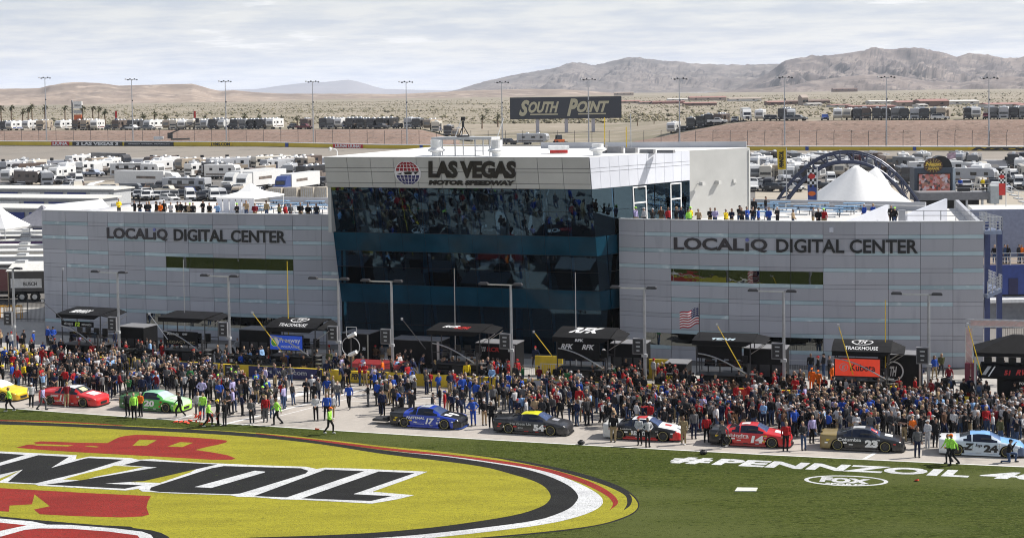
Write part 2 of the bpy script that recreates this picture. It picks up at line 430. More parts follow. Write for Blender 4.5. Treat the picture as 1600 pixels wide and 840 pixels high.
oval('white_ring', [(0, 657.6), (200, 666), (400, 677.5), (600, 703.2), (700, 712.5), (800, 726.5), (850, 736), (885, 747), (915, 760), (935, 772), (942, 782), (938, 791), (920, 801), (890, 810.5), (860, 817), (800, 826), (640, 843), (440, 855)], M_pwht, .022, emblem)
oval('black_ring', [(0, 657.7), (200, 666.1), (400, 677.6), (600, 703.3), (700, 713.8), (800, 728.5), (840, 738), (870, 749), (892, 761), (903, 774), (900, 784), (888, 795), (862, 806), (840, 812), (800, 818.5), (700, 830.5), (600, 839.5), (440, 847)], M_pblk, .026, emblem)
oval('yellow_field', [(0, 663.2), (100, 666.5), (200, 671.5), (300, 676.5), (400, 683.2), (500, 694), (600, 709.5), (700, 721.5), (760, 730.5), (800, 741), (830, 750), (850, 760), (860, 773), (857, 783), (842, 793), (800, 805.5), (700, 821), (600, 831), (500, 836.5), (400, 839.5), (250, 845)], M_pyel, .030, emblem)
# red ornaments
bell = [(25, 699.5), (42, 695), (58, 694), (52, 691.5), (64, 689.5), (120, 691.5), (168, 692.2), (176, 688), (185, 683.5), (196, 681), (212, 679.3), (230, 679.6), (300, 683.5), (345, 687), (355.5, 688.5), (353, 691.5), (340, 695), (325, 698), (305, 703), (330, 706.5), (355, 711), (368, 716), (362, 718.5), (330, 718.3), (240, 713), (120, 706.5), (60, 702.5)]
gpoly('red_bell', bell, M_pred, .034, emblem)
for w in ([(207, 696.5), (218, 687), (245, 688), (229, 696.5)], [(262, 697.8), (281, 691), (302, 691.8), (285, 698.5)], [(50, 695), (64, 694), (115, 696), (106, 697.6), (60, 696.5)], [(132, 697.8), (140, 696.6), (156, 698.2), (150, 699)]):
    gpoly('yellow_inset', w, M_pyel, .038, emblem)
low = [(-60, 757), (0, 762.5), (60, 766), (150, 771), (236, 775), (231, 784), (229, 793), (233, 804), (222, 807), (190, 808.5), (120, 806.5), (62, 803.5), (53, 796), (78, 791), (54, 772.5), (50, 788), (15, 790), (14, 799.5), (-60, 795)]
gpoly('red_banner', low, M_pred, .034, emblem)
# letters: white outline layer, black letter on top
WH = [[(-60, 702), (0, 705.5), (120, 711.5), (118, 718), (140, 713.5), (205, 716), (216, 718.5), (238, 717.5), (300, 722.5), (345, 724.5), (400, 727), (478, 729.5), (495, 733), (508, 731), (560, 732.5), (668, 737.2), (640, 748), (582, 768.5), (647, 774), (620, 780.5), (581, 787), (470, 781), (440, 780.5), (400, 777), (372, 776.5), (360, 774), (270, 771), (222, 768), (216, 764), (196, 766.5), (60, 759), (55, 757), (0, 754.5), (-60, 751)]]
for p in WH: gpoly('letter_outline', p, M_pwht, .042, emblem)
for p in ([(98, 749.5), (128, 741), (170, 731), (178, 728), (224, 730), (200, 735.5), (150, 745), (130, 751)], [(204, 753.5), (240, 745), (290, 734), (312, 730.5), (296, 739), (250, 754.8)], [(-60, 748), (0, 748), (22, 739), (34, 734), (16, 744), (0, 752), (-60, 750)], ):
    gpoly('yellow_gap', p, M_pyel, .046, emblem)
LET = [[(-60, 734), (0, 735), (-30, 724), (50, 709.5), (-60, 704)],
       [(60, 711.5), (108, 714), (80, 731.5), (132, 717), (138, 716), (193, 718.5), (130, 738), (56, 755.5), (12, 753.5), (36, 734), (0, 742), (0, 728)],
       [(220, 720), (340, 726), (225, 752), (163, 756), (222, 758.5), (195, 764), (72, 757.5), (128, 750.5), (246, 730.5), (192, 727)],
       [(350, 728.5), (470, 732), (482, 736), (478, 740), (400, 764), (375, 771.5), (360, 772.5), (250, 769), (234, 766.5), (236, 762), (330, 732)],
       [(509, 734), (569, 736.5), (448, 777.5), (397, 775.5)],
       [(592, 737), (648, 739.5), (552, 772.5), (612, 775.5), (580, 783), (472, 779)]]
for p in LET[1:]: gpoly('letter', p, M_pblk, .050, emblem)
gpoly('letter', [(-60, 706), (0, 708.5), (40, 711), (0, 723), (-60, 738)], M_pblk, .050, emblem)
gpoly('letter_counter', [(304, 761.5), (398, 736), (414, 737.5), (414, 738.5), (330, 763)], M_pwht, .054, emblem)
# lower red block with its black and white outline
gpoly('lower_outline', [(-60, 803), (0, 807), (50, 812), (120, 818), (200, 824), (238, 829), (252, 833), (262, 838), (275, 850), (-60, 850)], M_pblk, .042, emblem)
gpoly('lower_white', [(-60, 806), (0, 810.5), (50, 815), (74, 820), (110, 820.5), (180, 826), (222, 831), (236, 836), (246, 850), (-60, 850)], M_pwht, .046, emblem)
gpoly('lower_red', [(-60, 812), (0, 817), (42, 821), (0, 830), (-60, 834)], M_pred, .050, emblem)
gpoly('lower_red', [(-10, 842), (38, 828.5), (62, 826), (110, 826.5), (170, 831), (215, 837), (225, 850), (-10, 850)], M_pred, .050, emblem)
# long hashtag line of block capitals
def tsheet(name, s, p0, p1, p2, m, z, parent=None, bold=.03, shear=0.0, spacing=1.05):
    """flat lettering: bottom-left, bottom-right and top-left pixels"""
    a, b, c = gp(*p0), gp(*p1), gp(*p2); R_, U_ = b - a, c - a
    return lettering(name, s, 1, 1, lambda x, y, d: a + R_ * x + U_ * y + Vector((0, 0, z)), m, parent, bold, shear, 0.0, spacing)
hashtag = thing('painted_hashtag', 'long white hashtag and race name painted along the grass edge', 'painted lettering')
tsheet('lettering', '#', (1043, 722.5), (1104, 725.5), (1058, 713), M_pwht, .012, hashtag, bold=.05)
tsheet('lettering', 'PENNZOIL', (1111, 725.5), (1512, 745.5), (1128, 716), M_pwht, .012, hashtag, bold=.05, shear=.0)
tsheet('lettering', '400', (1523, 746), (1690, 752.5), (1546, 736), M_pwht, .012, hashtag, bold=.05)
tvb = thing('painted_broadcaster_oval', 'small white oval broadcaster mark painted on the grass', 'painted logo')
fc = gp(1322, 750.5); fr = gp(1388, 752) - fc; fu = gp(1320, 742.5) - fc
ringo = [fc + fr * math.cos(t) + fu * math.sin(t) for t in [2 * math.pi * i / 48 for i in range(48)]]
ringi = [fc + fr * .9 * math.cos(t) + fu * .84 * math.sin(t) for t in [2 * math.pi * i / 48 for i in range(48)]]
mb = MB()
for i in range(48):
    j = (i + 1) % 48; mb.face([p + Vector((0, 0, .012)) for p in (ringo[i], ringo[j], ringi[j], ringi[i])])
mb.build('ring', M_pwht, tvb)
tsheet('lettering', 'FOX', (1280, 752), (1358, 756), (1284, 744.5), M_pwht, .0125, tvb, bold=.07)
tsheet('lettering', 'SPORTS', (1288, 756), (1350, 758.6), (1290, 753.4), M_pwht, .0125, tvb, bold=.05)
# sprinkler lid, small flags and litter on the grass
lid = MB(); a, b, c, d = [gp(*q) for q in ((1148, 767.5), (1181, 767.5), (1184, 762.5), (1152, 762))]
lid.hexa([a, b, c, d] + [q + Vector((0, 0, .05)) for q in (a, b, c, d)])
tag(lid.build('access_lid', mat('pale_lid', (.62, .62, .55), .6)), 'pale rectangular access lid lying in the grass', 'lid')

# ---- back straight --------------------------------------------------------------
M_wallg = mat('concrete_wall', (.46, .46, .48), .7, vscale=.3)
M_wyel = mat('wall_yellow', (.62, .46, .03), .5, vscale=.2)
PX = list(range(-320, 1941, 20))
def bline(px, y, k): return at(px, y, kY(px, k))
def tabl(*p): return lambda x: interp(p, x)
wall_top = tabl((-320, 219), (0, 221), (400, 222.3), (600, 226.5), (800, 228), (1200, 229), (1600, 230), (1940, 230.5))
wall_bot = tabl((-320, 225), (0, 227), (400, 228.6), (600, 232.3), (800, 233.6), (1200, 234.8), (1600, 235.5), (1940, 236))
trk_bot = tabl((-320, 254), (0, 252), (200, 248.5), (400, 246.3), (600, 246), (1200, 249), (1600, 250.5), (1940, 252))
inw_bot = tabl((-320, 262), (0, 259), (200, 256), (400, 253), (600, 252.5), (1200, 256), (1600, 257.5), (1940, 259))
trk = sheet('back_track', [[bline(p, trk_bot(p), 432) for p in PX], [bline(p, (trk_bot(p) + wall_bot(p)) / 2 + 1, 446) for p in PX], [bline(p, wall_bot(p), 462) for p in PX]], M_trk)
sheet('track_line', [[bline(p, trk_bot(p) - .6, 432.6) + Vector((0, 0, .05)) for p in PX], [bline(p, trk_bot(p) - 1.1, 433.2) + Vector((0, 0, .05)) for p in PX]], M_line)
def wallstrip(name, k0, k1, top, bot, m, label, cat='wall'):
    mb = MB(); rings = []
    for p in PX:
        a, b = bline(p, bot(p), k0), bline(p, top(p), k0); d = Vector((0, k1 - k0, 0))
        rings.append([a + Vector((0, 0, -.4)), b, b + d, a + d + Vector((0, 0, -.4))])
    mb.loft(rings)
    return tag(mb.build(name, m), label, cat)
bw = wallstrip('safety_barrier', 462, 463.2, wall_top, wall_bot, M_wyel, 'yellow safety barrier with white top rail along the far straight', 'barrier')
mb = MB(); mb.loft([[bline(p, wall_top(p), 461.9) + Vector((0, y, z)) for y, z in ((0, -.02), (0, .2), (1.4, .2), (1.4, -.02))] for p in PX]); mb.build('top_rail', M_white, bw)
wallstrip('inner_wall', 430, 430.6, lambda p: trk_bot(p) + .6, inw_bot, M_wallg, 'grey concrete wall on the infield side of the far straight')
def wallboard(px0, px1, col, s=None, tcol=None, hgt=(.1, .9), bold=.04, shear=0, w=(.08, .92)):
    y0, y1 = .5 * (wall_top(px0) + wall_top(px1)), .5 * (wall_bot(px0) + wall_bot(px1))
    mb = MB(); a = bline(px0, wall_bot(px0), 461.8); b = bline(px1, wall_bot(px1), 461.8); c = bline(px1, wall_top(px1), 461.8); d = bline(px0, wall_top(px0), 461.8)
    e = Vector((0, .12, 0)); mb.hexa([a, b, b + e, a + e, d, c, c + e, d + e])
    o = mb.build('advert_board', col, bw)
    if s:
        R_, U_ = (b - a), (d - a)
        lettering('lettering', s, 1, 1, lambda x, y, q: a + R_ * (w[0] + (w[1] - w[0]) * x) + U_ * (hgt[0] + (hgt[1] - hgt[0]) * y) + Vector((0, -.06, 0)), tcol, o, bold, shear, 0.0)
wallboard(80, 108, M_red, 'LIUNA', M_white); wallboard(113, 191, M_black, '3 LAS VEGAS 3', M_white); wallboard(194, 271, M_dark, 'SPEED WEEK MARCH', M_lgrey, (.35, .65))
wallboard(327, 362, M_yellow, 'LVMS.COM', M_black); wallboard(520, 567, M_red, 'LIUNA! LIUNA!', M_white)
wallboard(1512, 1610, M_yellow, 'NZOIL', M_black, (.05, .95), .09, .3, (.05, 1.1))
for p in (448, 658, 1261, 1429): wallboard(p - 2.5, p + 2.5, M_blue)

# ---- banks of red gravel with parking on top, desert behind ---------------------
def bank_mask(X, k):
    # bank on the left and on the right, a gap between
    l = 1 - sstep(-31, -12, X + (k - 490) * .02)
    r = sstep(30, 72, X)
    return l, r
def zt(X, Y):
    k = kk(X, Y)
    base = 7.1 + sstep(470, 640, k) * 3.7
    l, r = bank_mask(X, k)
    up = sstep(467, 490, k) * (1 - sstep(560, 640, k) * .75)
    z = base + l * max(0, 11.5 - base) * up + r * max(0, 13.3 - base) * up
    if k > 600:
        z += (k - 600) / 600 * 2.4 if k < 2600 else 8 + (k - 2600) / 600 * 1.6
        z += (noise.fractal(Vector((X * .004, Y * .004, 0)), 1, 2, 4)) * 1.2 * sstep(620, 1400, k)
    return z
rows = []
kl = [464, 467, 470, 474, 478, 482, 486, 489, 491, 494, 500, 510, 530, 560, 590, 620]
for k in kl:
    rows.append([Vector((X, k - KS * X, zt(X, k - KS * X) + (noise.noise(Vector((X * .3, k * .3, 1))) * .18 if 468 < k < 490 else 0))) for X in [x * 4 for x in range(-110, 100)]])
bank = MB(); flat = MB(); w_ = len(rows[0])
for i in range(len(rows) - 1):
    for j in range(w_ - 1):
        q = [rows[i][j], rows[i][j + 1], rows[i + 1][j + 1], rows[i + 1][j]]; l, r = bank_mask((q[0].x + q[2].x) / 2, kl[i])
        (bank if max(l, r) > .04 and kl[i] < 491 else flat).face(q)
for nm, b_, m_ in (('gravel_bank', bank, M_berm), ('sandy_ground', flat, M_desert)):
    me = b_.mesh(nm, m_, True); bm = bmesh.new(); bm.from_mesh(me); bmesh.ops.remove_doubles(bm, verts=bm.verts[:], dist=1e-3); bm.to_mesh(me); bm.free(); struct(link(nm, me))
rows = []
for i in range(60):
    Y = 560 * (7.5 ** (i / 59.0))
    rows.append([Vector((Y * t, Y, zt(Y * t, Y) - .15)) for t in [j / 60.0 for j in range(-40, 41)]])
desert = sheet('desert', rows, M_desert)
# bank-top parking strip
# sandy service road behind the gap
# ---- mountains
def mountain(name, prof, base_y, D0, D1, m, amp, ns, step=4, nr=30, seed=0.0, cliff=0.0):
    p0, p1 = prof[0][0], prof[-1][0]; n = int((p1 - p0) / step) + 1; rows = []
    for j in range(nr + 1):
        t = j / nr; row = []
        for i in range(n):
            px = p0 + (p1 - p0) * i / (n - 1)
            ry = interp(prof, px); by = base_y(px) if callable(base_y) else base_y
            c = cliff * (.6 + .8 * noise.noise(Vector((px * .02, seed, 0))))
            g = t * (1 - c) if t < .82 else (1 - c) * .82 + (1 - (1 - c) * .82) * min(1, (t - .82) / .10)
            D = D0 + (D1 - D0) * t
            q = at(px, by + (ry - by) * g, D); hgt = max((by - ry) / FPX * D, 12)
            s = Vector((q.x * ns + seed, q.y * ns * .35 + seed * .7, seed))
            wob = noise.fractal(Vector((s.x * .5, s.y, 2)), 1, 2, 3) * .6
            rid = noise.ridged_multi_fractal(Vector((s.x + wob, s.y, seed)), .9, 2.1, 6, 1.0, 2.0)
            e = (math.sin(math.pi * t) ** .6) * (1 - .25 * t)
            q.z += ((rid - 1.1) * .55 + wob * .35) * amp * hgt * e
            q.z += noise.fractal(Vector((q.x * ns * 6, q.y * ns * 3, 3)), .9, 2, 4) * amp * .18 * hgt * min(1, e + .12)
            row.append(q)
        rows.append(row)
    rows.append([q + Vector((0, (D1 - D0) * .4, -abs(q.z) * .6)) for q in rows[-1]])
    return sheet(name, rows, m)
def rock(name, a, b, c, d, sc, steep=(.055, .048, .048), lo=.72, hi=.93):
    m = multi_mat(name, [(b, (sc, sc, sc * 3), .4, .6, 6), (c, (sc * 5, sc * 5, sc * 9), .5, .7, 8), (d, (sc * 18, sc * 18, sc * 22), .55, .75, 6)], base=a, bump=.6, bscale=sc * 30)
    n, l = m.node_tree.nodes, m.node_tree.links; bs = n['Principled BSDF']; src = bs.inputs['Base Color'].links[0].from_socket
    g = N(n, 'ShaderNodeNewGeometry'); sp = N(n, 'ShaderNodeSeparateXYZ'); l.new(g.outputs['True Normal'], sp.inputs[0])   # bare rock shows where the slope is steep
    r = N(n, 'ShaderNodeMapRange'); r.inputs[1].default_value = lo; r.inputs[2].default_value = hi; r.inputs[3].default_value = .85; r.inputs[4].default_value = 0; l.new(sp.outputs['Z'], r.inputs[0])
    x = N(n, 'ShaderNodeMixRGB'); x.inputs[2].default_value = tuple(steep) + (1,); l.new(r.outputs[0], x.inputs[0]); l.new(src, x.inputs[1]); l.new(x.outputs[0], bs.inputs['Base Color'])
    return m
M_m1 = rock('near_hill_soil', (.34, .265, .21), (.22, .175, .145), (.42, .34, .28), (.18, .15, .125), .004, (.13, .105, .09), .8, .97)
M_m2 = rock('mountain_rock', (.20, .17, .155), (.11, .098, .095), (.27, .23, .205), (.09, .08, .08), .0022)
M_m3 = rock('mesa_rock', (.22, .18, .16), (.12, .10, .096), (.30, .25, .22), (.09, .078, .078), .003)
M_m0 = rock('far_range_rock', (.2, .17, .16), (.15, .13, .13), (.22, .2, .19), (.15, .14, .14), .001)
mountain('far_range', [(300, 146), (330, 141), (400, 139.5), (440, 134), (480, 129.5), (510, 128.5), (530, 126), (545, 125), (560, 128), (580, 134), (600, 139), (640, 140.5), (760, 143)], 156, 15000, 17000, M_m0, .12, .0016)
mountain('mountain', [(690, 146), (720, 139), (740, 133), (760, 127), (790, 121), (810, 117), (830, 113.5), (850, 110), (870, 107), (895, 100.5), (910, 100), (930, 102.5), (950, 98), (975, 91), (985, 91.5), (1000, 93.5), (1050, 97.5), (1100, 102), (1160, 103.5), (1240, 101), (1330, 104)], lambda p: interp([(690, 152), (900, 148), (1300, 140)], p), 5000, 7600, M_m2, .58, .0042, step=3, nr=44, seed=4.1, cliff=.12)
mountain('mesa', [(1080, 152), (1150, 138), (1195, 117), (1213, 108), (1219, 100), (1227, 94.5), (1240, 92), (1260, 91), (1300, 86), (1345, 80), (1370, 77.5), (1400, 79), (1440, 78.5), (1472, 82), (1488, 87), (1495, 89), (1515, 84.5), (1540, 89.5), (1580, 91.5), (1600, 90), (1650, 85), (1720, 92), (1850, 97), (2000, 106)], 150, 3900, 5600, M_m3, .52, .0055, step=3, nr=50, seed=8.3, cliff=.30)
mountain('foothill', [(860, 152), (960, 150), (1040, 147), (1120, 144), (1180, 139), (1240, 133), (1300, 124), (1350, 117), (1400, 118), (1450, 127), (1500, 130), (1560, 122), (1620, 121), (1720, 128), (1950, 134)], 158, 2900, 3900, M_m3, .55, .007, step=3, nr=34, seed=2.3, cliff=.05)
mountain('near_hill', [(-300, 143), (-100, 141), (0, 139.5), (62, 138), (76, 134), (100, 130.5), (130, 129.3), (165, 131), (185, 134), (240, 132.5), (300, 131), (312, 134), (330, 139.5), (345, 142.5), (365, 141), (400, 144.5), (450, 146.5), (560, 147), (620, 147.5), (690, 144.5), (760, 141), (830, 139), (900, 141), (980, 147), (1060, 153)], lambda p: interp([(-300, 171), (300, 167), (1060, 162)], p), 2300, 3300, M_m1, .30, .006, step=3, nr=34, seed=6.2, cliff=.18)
# ---- desert scrub: one mass, nobody could count it
mb = MB()
rs = random.Random(3)
for i in range(42000):
    Y = 575 + (rs.random() ** 1.7) * 1500; X = Y * (rs.random() * .76 - .38)
    k = kk(X, Y)
    if k < 625: continue
    if noise.noise(Vector((X * .012, Y * .006, 4))) + rs.uniform(-.5, .5) < -.12: continue
    if X > 60 and rs.random() < .35: continue
    h = rs.uniform(.25, .7) * (2.2 if rs.random() < .07 else 1); w = h * rs.uniform(.7, 1.2)
    z = zt(X, Y) - .3; a0 = rs.random() * 6; n = 5; kx = len(mb.v)
    ring = [(X + math.cos(a0 + j * 1.2566) * w * rs.uniform(.7, 1.2), Y + math.sin(a0 + j * 1.2566) * w * rs.uniform(.7, 1.2), z + h * rs.uniform(.4, .75)) for j in range(n)]
    mb.v += [(X, Y, z)] + ring + [(X + rs.uniform(-.2, .2), Y, z + h * 1.15)]
    mi = rs.choice((0, 0, 1, 1, 2))
    for j in range(n):
        q = kx + 1 + j; r = kx + 1 + (j + 1) % n
        mb.f.append((kx, r, q)); mb.m.append(mi); mb.f.append((q, r, kx + n + 1)); mb.m.append(mi)
tag(mb.build('desert_scrub', [mat('scrub_olive', (.18, .165, .10), .9), mat('scrub_straw', (.27, .235, .15), .9), mat('scrub_dark', (.13, .12, .075), .9)]), 'olive desert scrub dotted over the plain', 'scrub', kind='stuff')
# pale dirt and road patches on the infield
def ipatch(name, pts, m, dz):
    P = [infield(*q) for q in pts]; mb = MB(); mb.face([p + Vector((0, 0, dz)) for p in P])
    me = mb.mesh(name, m); bm = bmesh.new(); bm.from_mesh(me); bmesh.ops.triangulate(bm, faces=bm.faces[:]); bm.to_mesh(me); bm.free()
    return struct(link(name, me))
ipatch('dirt_patch', [(131, 294), (140, 287), (160, 283), (215, 279), (290, 274), (330, 272), (330, 312), (215, 312), (150, 303)], M_dirt, .05)
ipatch('painted_kerb', [(131, 294), (140, 286.5), (160, 282.5), (164, 283.5), (147, 288.5), (139, 296), (146, 303), (137, 301)], M_white, .1)
ipatch('dirt_patch', [(-60, 290), (0, 289), (60, 288), (140, 286), (200, 283), (200, 281), (60, 285.5), (0, 286.5), (-60, 287)], M_dirt, .05)
ipatch('dirt_patch', [(1180, 295), (1300, 288), (1450, 292), (1600, 300), (1600, 330), (1180, 330)], M_dirt, .05)
ipatch('pale_concrete', [(1500, 345), (1600, 333), (1750, 333), (1750, 420), (1540, 420)], M_conc, .03)
ipatch('pale_concrete', [(-120, 480), (70, 480), (70, 560), (-120, 560)], M_conc, .004)
# ================================================================== the speedway building
M_panel = multi_mat('wing_panel', [((.425, .43, .465), (.12, .12, .2), .35, .7, 3), ((.33, .335, .37), (1.6, 1.6, .18), .56, .8, 7)], base=(.39, .395, .43), rough=.42, bump=0)
M_strip = multi_mat('teal_glass_strip', [((.45, .55, .58), (.3, .3, .5), .4, .7, 5), ((.6, .67, .68), (1.2, 1.2, 2), .58, .75, 7)], base=(.36, .46, .50), rough=.18, bump=0)
def vary(m, amt=.09):
    n, l = m.node_tree.nodes, m.node_tree.links; b = n['Principled BSDF']; src = b.inputs['Base Color'].links[0].from_socket
    oi = N(n, 'ShaderNodeObjectInfo'); r = N(n, 'ShaderNodeMapRange'); r.inputs[3].default_value = 1 - amt; r.inputs[4].default_value = 1 + amt; l.new(oi.outputs['Random'], r.inputs[0])
    h = N(n, 'ShaderNodeHueSaturation'); l.new(r.outputs[0], h.inputs['Value']); l.new(src, h.inputs['Color']); l.new(h.outputs[0], b.inputs['Base Color'])
vary(M_panel); vary(M_strip, .16)
M_joint = mat('dark_joint', (.05, .05, .055), .7)
M_fascia = mat('fascia_panel', (.52, .52, .495), .42, vscale=.5, var=.06)
M_wfascia = mat('white_fascia_panel', (.66, .68, .74), .4, vscale=.5, var=.05)
M_concw = mat('beige_rendered_wall', (.46, .46, .44), .75, vscale=.6, var=.06)
M_roof = mat('white_roof_membrane', (.80, .80, .78), .6, vscale=.15, var=.05)
vary(M_fascia, .06); vary(M_wfascia, .03)
M_sign = mat('sign_black', (.010, .010, .012), .35)
M_signg = mat('sign_charcoal', (.035, .03, .035), .4)
def glass_mat(name, tint, refl, fac, rough=.012, wav=.02):
    m = bpy.data.materials.new(name); m.use_nodes = True; n, l = m.node_tree.nodes, m.node_tree.links
    n.clear(); o = N(n, 'ShaderNodeOutputMaterial'); mix = N(n, 'ShaderNodeMixShader')
    tr = N(n, 'ShaderNodeBsdfTransparent'); tr.inputs[0].default_value = tuple(tint) + (1,)
    gl = N(n, 'ShaderNodeBsdfGlossy'); gl.inputs[0].default_value = tuple(refl) + (1,); gl.inputs['Roughness'].default_value = rough
    lw = N(n, 'ShaderNodeFresnel'); lw.inputs[0].default_value = 1.5
    ad = N(n, 'ShaderNodeMath', operation='ADD', use_clamp=True); ad.inputs[1].default_value = fac
    t = N(n, 'ShaderNodeTexCoord'); z = N(n, 'ShaderNodeTexNoise'); z.inputs['Scale'].default_value = .9; z.inputs['Detail'].default_value = 2
    l.new(t.outputs['Object'], z.inputs['Vector']); b = N(n, 'ShaderNodeBump'); b.inputs['Strength'].default_value = wav; b.inputs['Distance'].default_value = .3
    l.new(z.outputs[0], b.inputs['Height']); l.new(b.outputs[0], gl.inputs['Normal'])
    l.new(lw.outputs[0], ad.inputs[0]); l.new(ad.outputs[0], mix.inputs[0]); l.new(tr.outputs[0], mix.inputs[1]); l.new(gl.outputs[0], mix.inputs[2]); l.new(mix.outputs[0], o.inputs[0])
    MATS[name] = m; return m
M_cglass = glass_mat('teal_curtain_glass', (.16, .40, .54), (.30, .47, .60), .085, wav=.014)
M_wglass = glass_mat('wing_window_glass', (.03, .04, .045), (.75, .8, .8), .15, wav=.015)
M_span = mat('teal_spandrel_glass', (.006, .046, .078), .10, var=.3, vscale=.4, spec=.18)
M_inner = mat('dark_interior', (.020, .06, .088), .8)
M_column = mat('pale_column', (.55, .66, .72), .6)
M_slab = mat('floor_slab', (.16, .19, .21), .7)

bld = thing('media_building', 'long grey panelled speedway building with a dark teal glass centre block', 'building', (0, 130, 0))
bld.location = (0, 0, 0)
ZT = 11.35
def YR(X): return 135.246 - .61822 * X + .00782 * X * X
def YL(X): return 135.47 - .1657 * X + .00367 * X * X
class Wing:
    def __init__(s, Yf, a, b): s.Yf, s.a, s.b = Yf, a, b
    def X(s, px):
        a, b = s.a, s.b
        for _ in range(36):
            m = (a + b) / 2
            if proj((m, s.Yf(m), ZT))[0] < px: a = m
            else: b = m
        return (a + b) / 2
    def pt(s, X, z, out=0.0):
        h = .05; t = Vector((h, s.Yf(X + h) - s.Yf(X), 0)).normalized()
        n = Vector((t.y, -t.x, 0))                      # towards the camera
        return Vector((X, s.Yf(X), z)) + n * out
WR = Wing(YR, 4, 44); WL = Wing(YL, -50, -10)
COLS_R = [967, 1007, 1048, 1092, 1138, 1186, 1235, 1286, 1336, 1388, 1438, 1489, 1537]
COLS_L = [66, 102, 137, 168, 194, 225, 258, 294, 332, 372, 414, 457, 502, 532]
PER, PAN = 1.31, .985
rb = random.Random(11)
def wing(W, cols, wins, base_label):
    Xc = [W.X(c) for c in cols]
    # backing wall
    mb = MB(); rings = []
    n = 40
    for i in range(n + 1):
        X = Xc[0] + (Xc[-1] - Xc[0]) * i / n
        rings.append([W.pt(X, -.1, 0), W.pt(X, ZT - .03, 0), W.pt(X, ZT - .03, -.4), W.pt(X, -.1, -.4)])
    mb.loft(rings); wall = mb.build('wing_wall', M_joint, bld)
    def piece(name, X0, X1, z0, z1, m, th=.05):
        g = .015; sub = 1
        a0, a1 = X0 + g, X1 - g
        P = []
        for z in (z0 + g * .7, z1 - g * .7):
            P += [W.pt(a0, z, th), W.pt(a1, z, th), W.pt(a1, z, .003), W.pt(a0, z, .003)]
        MB().hexa(P).build(name, m, wall)
    runs = {}
    for r in range(9):
        z1 = ZT - r * PER; z0 = z1 - PAN
        if z0 < 0: z0 = 0.02
        teal = set(); c = rb.randrange(0, 3)
        while c < len(Xc) - 1:
            L = rb.randrange(2, 7); teal |= set(range(c, c + L)); c += L + rb.randrange(1, 3)
        for c in range(len(Xc) - 1):
            if (r, c) in wins:
                piece('window', Xc[c], Xc[c + 1], z0 - .02, z1 + .02, M_wglass, .02)
            else:
                piece('panel', Xc[c], Xc[c + 1], z0, z1, M_panel)
            if z0 - (PER - PAN) > 0:
                if c in teal: piece('glass_strip', Xc[c], Xc[c + 1], z0 - (PER - PAN), z0, M_strip, .045)
                else: piece('trim_strip', Xc[c], Xc[c + 1], z0 - (PER - PAN), z0, M_panel)
    # coping
    mb = MB(); rings = []
    for i in range(n + 1):
        X = Xc[0] + (Xc[-1] - Xc[0]) * i / n
        rings.append([W.pt(X, ZT - .03, .08), W.pt(X, ZT + .05, .08), W.pt(X, ZT + .05, -.5), W.pt(X, ZT - .03, -.5)])
    mb.loft(rings); mb.build('coping', M_lgrey, bld)
    return wall, Xc
wr, XR = wing(WR, COLS_R, {(3, c) for c in range(2, 7)} | {(7, c) for c in range(1, 7)}, 'right')
wl_, XL = wing(WL, COLS_L, {(3, c) for c in range(6, 11)} | {(7, c) for c in range(5, 12)}, 'left')
# wing end walls, roofs (terraces), back parapets
TER = 10.55
def backpt(p, d): return p + Vector((.20, .98, 0)) * d
R0, R1 = WR.pt(XR[0], 0, -.2), WR.pt(XR[-1], 0, -.05); L0, L1 = WL.pt(XL[0], 0, -.05), WL.pt(XL[-1], 0, -.2)
def vwall(name, a, b, z0, z1, th, m, parent=bld):
    d = (b - a); nrm = Vector((-d.y, d.x, 0)).normalized() * th
    P = [Vector((q.x, q.y, z)) for z in (z0, z1) for q in (a, b, b + nrm, a + nrm)]
    return MB().hexa(P).build(name, m, parent)
def floorpoly(name, pts, z, th, m, parent=bld):
    mb = MB(); k = len(pts); mb.v = [(p.x, p.y, z - th) for p in pts] + [(p.x, p.y, z) for p in pts]
    mb.f = [tuple(range(k))[::-1], tuple(range(k, 2 * k))] + [(i, (i + 1) % k, k + (i + 1) % k, k + i) for i in range(k)]; mb.m = [0] * (k + 2)
    return mb.build(name, m, parent)
M_terr = mat('terrace_floor', (.62, .60, .57), .7, vscale=.4)
rfront = [WR.pt(XR[0] + (XR[-1] - XR[0]) * i / 12, 0, -.42) for i in range(13)]
RB = [backpt(R1, 26), Vector((22.5, 152.5, 0))]
floorpoly('terrace', rfront + [backpt(R1, 25.5), Vector((24, 150.5, 0)), Vector((12, 150, 0))], TER, .3, M_terr)
lfront = [WL.pt(XL[0] + (XL[-1] - XL[0]) * i / 12, 0, -.42) for i in range(13)]
floorpoly('terrace', lfront + [L1 + Vector((6.5, 26, 0)), L0 + Vector((6, 24, 0))], TER, .3, M_terr)
M_par = mat('grey_parapet', (.40, .41, .44), .6, vscale=.4)
vwall('back_parapet', gp(1168, 311, ZT), gp(1446, 316, ZT), 0, ZT, .3, M_par)
vwall('end_wall', R1 + Vector((-.1, .1, 0)), backpt(R1, 26), 0, ZT - .05, .3, M_par)
vwall('back_parapet', gp(422, 307.5, ZT), gp(515, 309, ZT), 0, ZT, .3, M_par)
vwall('end_wall', L0 + Vector((6, 24, 0)), L0 + Vector((0.1, .1, 0)), 0, ZT - .6, .3, M_par)
vwall('back_parapet', gp(175, 322, TER), gp(300, 316, TER), 0, TER + .25, .3, M_par)
